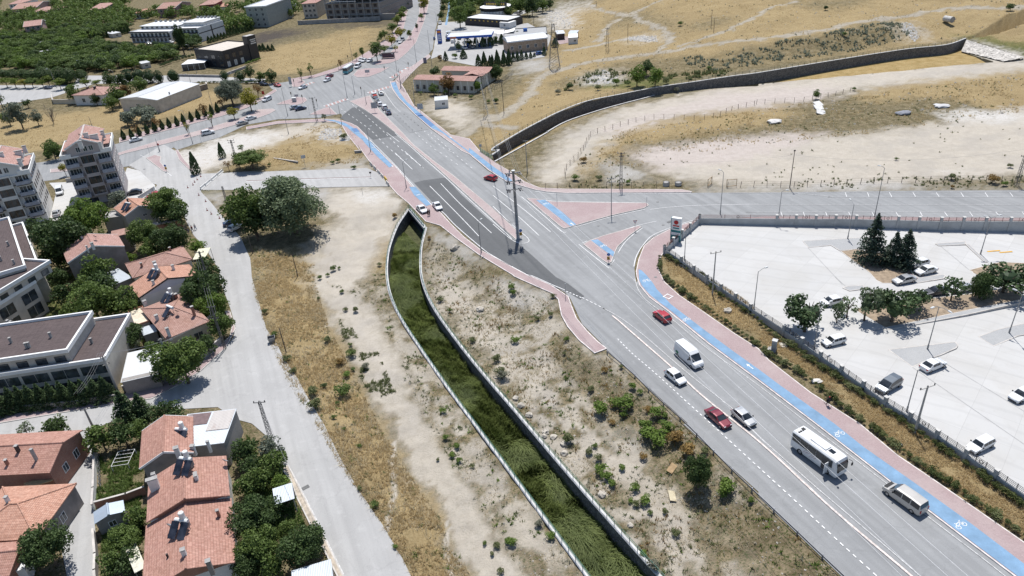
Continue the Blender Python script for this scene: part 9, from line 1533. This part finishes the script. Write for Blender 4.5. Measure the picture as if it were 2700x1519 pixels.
# ---------------------------------------------------------------- people (small in the picture)
_pm={}
def body_mesh(name,J,E_,Rad,mat,levels=1):
	key=(name,str(J))
	if key in _pm:m2=_pm[key].copy();m2.materials.clear();m2.materials.append(mat);return m2
	me=bpy.data.meshes.new(name);me.from_pydata(J,E_,[]);o=bpy.data.objects.new(name,me);COL.objects.link(o);s=o.modifiers.new('s','SKIN');lay=me.skin_vertices[0].data
	for i,r in enumerate(Rad):lay[i].radius=(r,r)
	lay[0].use_root=True;u=o.modifiers.new('u','SUBSURF');u.levels=levels;u.render_levels=levels
	dg=bpy.context.evaluated_depsgraph_get();m2=bpy.data.meshes.new_from_object(o.evaluated_get(dg));bpy.data.objects.remove(o);m2.materials.clear();m2.materials.append(mat);m2.polygons.foreach_set('use_smooth',[True]*len(m2.polygons));_pm[key]=m2;return m2
def person(label,t_,x,y,rz,top,legs,pose='stand',hair=(.02,.015,.01),z=.0):
	p=A(t_,x,y);t=thing('person',label,'person',p+Vector((0,0,z)),rz);st=.16 if pose=='walk' else .05;M_SKIN=plain('skin',(.42,.26,.19),.6,var=.05)
	J=[(0,0,.95),(0,0,1.15),(0,.01,1.38),(0,.0,1.5),(0,.02,1.62),(0,.02,1.72),(.19,0,1.40),(.24,.03,1.14),(.22,.14 if pose=='walk' else .08,.93),(.215,.18,.84),(-.19,0,1.40),(-.24,-.03,1.14),(-.22,.05,.92),(-.215,.07,.83),(.1,0,.90),(.1,st+.02,.50),(.1,st*1.2,.10),(.1,st*1.2+.14,.05),(-.1,0,.90),(-.1,-st+.06,.50),(-.1,-st*1.6,.10),(-.1,-st*1.6+.14,.05)]
	E_=[(0,1),(1,2),(2,3),(3,4),(4,5),(2,6),(6,7),(7,8),(8,9),(2,10),(10,11),(11,12),(12,13),(0,14),(14,15),(15,16),(16,17),(0,18),(18,19),(19,20),(20,21)];Rad=[.13,.125,.14,.055,.085,.075,.065,.05,.038,.04,.065,.05,.038,.04,.09,.065,.045,.04,.09,.065,.045,.04]
	obj('body',body_mesh('body',J,E_,Rad,M_SKIN),t)
	sh=[J[0],J[1],J[2],J[6],J[7],J[10],J[11]];obj('shirt',body_mesh('shirt',sh,[(0,1),(1,2),(2,3),(3,4),(2,5),(5,6)],[.15,.145,.155,.08,.065,.08,.065],top),t)
	tr=[J[0],J[14],J[15],J[16],J[18],J[19],J[20]];obj('trousers',body_mesh('trousers',tr,[(0,1),(1,2),(2,3),(0,4),(4,5),(5,6)],[.145,.105,.085,.07,.105,.085,.07],legs),t)
	bm=bmesh.new();bmesh.ops.create_icosphere(bm,subdivisions=2,radius=.112);me=bpy.data.meshes.new('hair');bm.to_mesh(me);bm.free();me.materials.append(plain('hair',hair,.7));obj('hair',me,t,(0,-.015,1.70));return t
CL={'navy':plain('cloth_navy',(.02,.03,.07),.8),'black':plain('cloth_black',(.015,.015,.018),.8),'white':plain('cloth_white',(.6,.6,.6),.8),'red':plain('cloth_red',(.35,.05,.05),.8),'grey':plain('cloth_grey',(.2,.2,.22),.8),'blue':plain('cloth_blue',(.08,.14,.3),.8)}
person('man in dark clothes standing beside the white saloon at the kerb','a6',1738,800,2.4,CL['black'],CL['black'],z=.17);person('second man in grey standing close behind the man at the kerb','a6',1752,795,.6,CL['grey'],CL['black'],z=.17)
person('walker in a red top on the local road, middle of three','a5',1842,945,2.8,CL['red'],CL['navy'],'walk');person('walker in a white top on the local road, rightmost','a5',1872,930,2.8,CL['white'],CL['blue'],'walk');person('walker in dark clothes by the road edge, leftmost','a5',1768,955,2.6,CL['grey'],CL['navy'],'walk');person('short figure between the road walkers','a5',1806,962,2.6,CL['blue'],CL['grey']).scale=(.75,)*3
person('dark-clothed pedestrian crossing near the far pavement post','a6',2515,410,.5,CL['white'],CL['blue'],'walk',z=.15)
# cyclist on the pink pavement
p=A('b4',655,1235);q=A('b4',700,1275);rz=math.atan2(q.y-p.y,q.x-p.x);bk=thing('bicycle','black bicycle ridden along the pink pavement','bicycle',p+Vector((0,0,.16)),rz)
for X in(-.52,.52):
	pa=[(X+.33*math.cos(k*math.pi/9),0,.34+.33*math.sin(k*math.pi/9))for k in range(19)];MB().tube(pa,.02,5,caps=False).build('wheel',M_TYRE,bk)
MB().bar((-.52,0,.34),(-.1,0,.32),.03).bar((-.1,0,.32),(-.2,0,.85),.03).bar((-.1,0,.32),(.38,0,.8),.03).bar((-.18,0,.75),(.38,0,.85),.03).bar((.38,0,.85),(.52,0,.34),.03).bar((-.52,0,.34),(-.18,0,.75),.02).build('frame',M_DARKT,bk);MB().box(-.32,-.08,-.07,.07,.85,.91).build('saddle',M_DARKT,bk);MB().bar((.36,-.28,1.0),(.36,.28,1.0),.03).bar((.38,0,.85),(.36,0,1.0),.03).build('handlebar',M_DARKT,bk)
t=thing('person','cyclist in black with a red cap on the pink pavement','person',p+Vector((0,0,.16)),rz);J=[(-.2,0,.95),(-.08,0,1.18),(.05,0,1.38),(.1,0,1.48),(.14,0,1.58),(.15,0,1.68),(.08,.19,1.38),(.2,.24,1.18),(.34,.24,1.02),(.08,-.19,1.38),(.2,-.24,1.18),(.34,-.24,1.02),(-.15,.1,.9),(.2,.12,.78),(.0,.12,.38),(.14,.12,.33),(-.15,-.1,.9),(.15,-.12,.66),(-.12,-.12,.22),(.02,-.12,.18)];E_=[(0,1),(1,2),(2,3),(3,4),(4,5),(2,6),(6,7),(7,8),(2,9),(9,10),(10,11),(0,12),(12,13),(13,14),(14,15),(0,16),(16,17),(17,18),(18,19)]
obj('body',body_mesh('body',J,E_,[.15,.15,.16,.06,.09,.08,.08,.06,.045,.08,.06,.045,.11,.08,.06,.045,.11,.08,.06,.045],CL['black']),t);bm=bmesh.new();bmesh.ops.create_icosphere(bm,subdivisions=2,radius=.12);me=bpy.data.meshes.new('cap');bm.to_mesh(me);bm.free();me.materials.append(CL['red']);obj('cap',me,t,(.15,0,1.69))
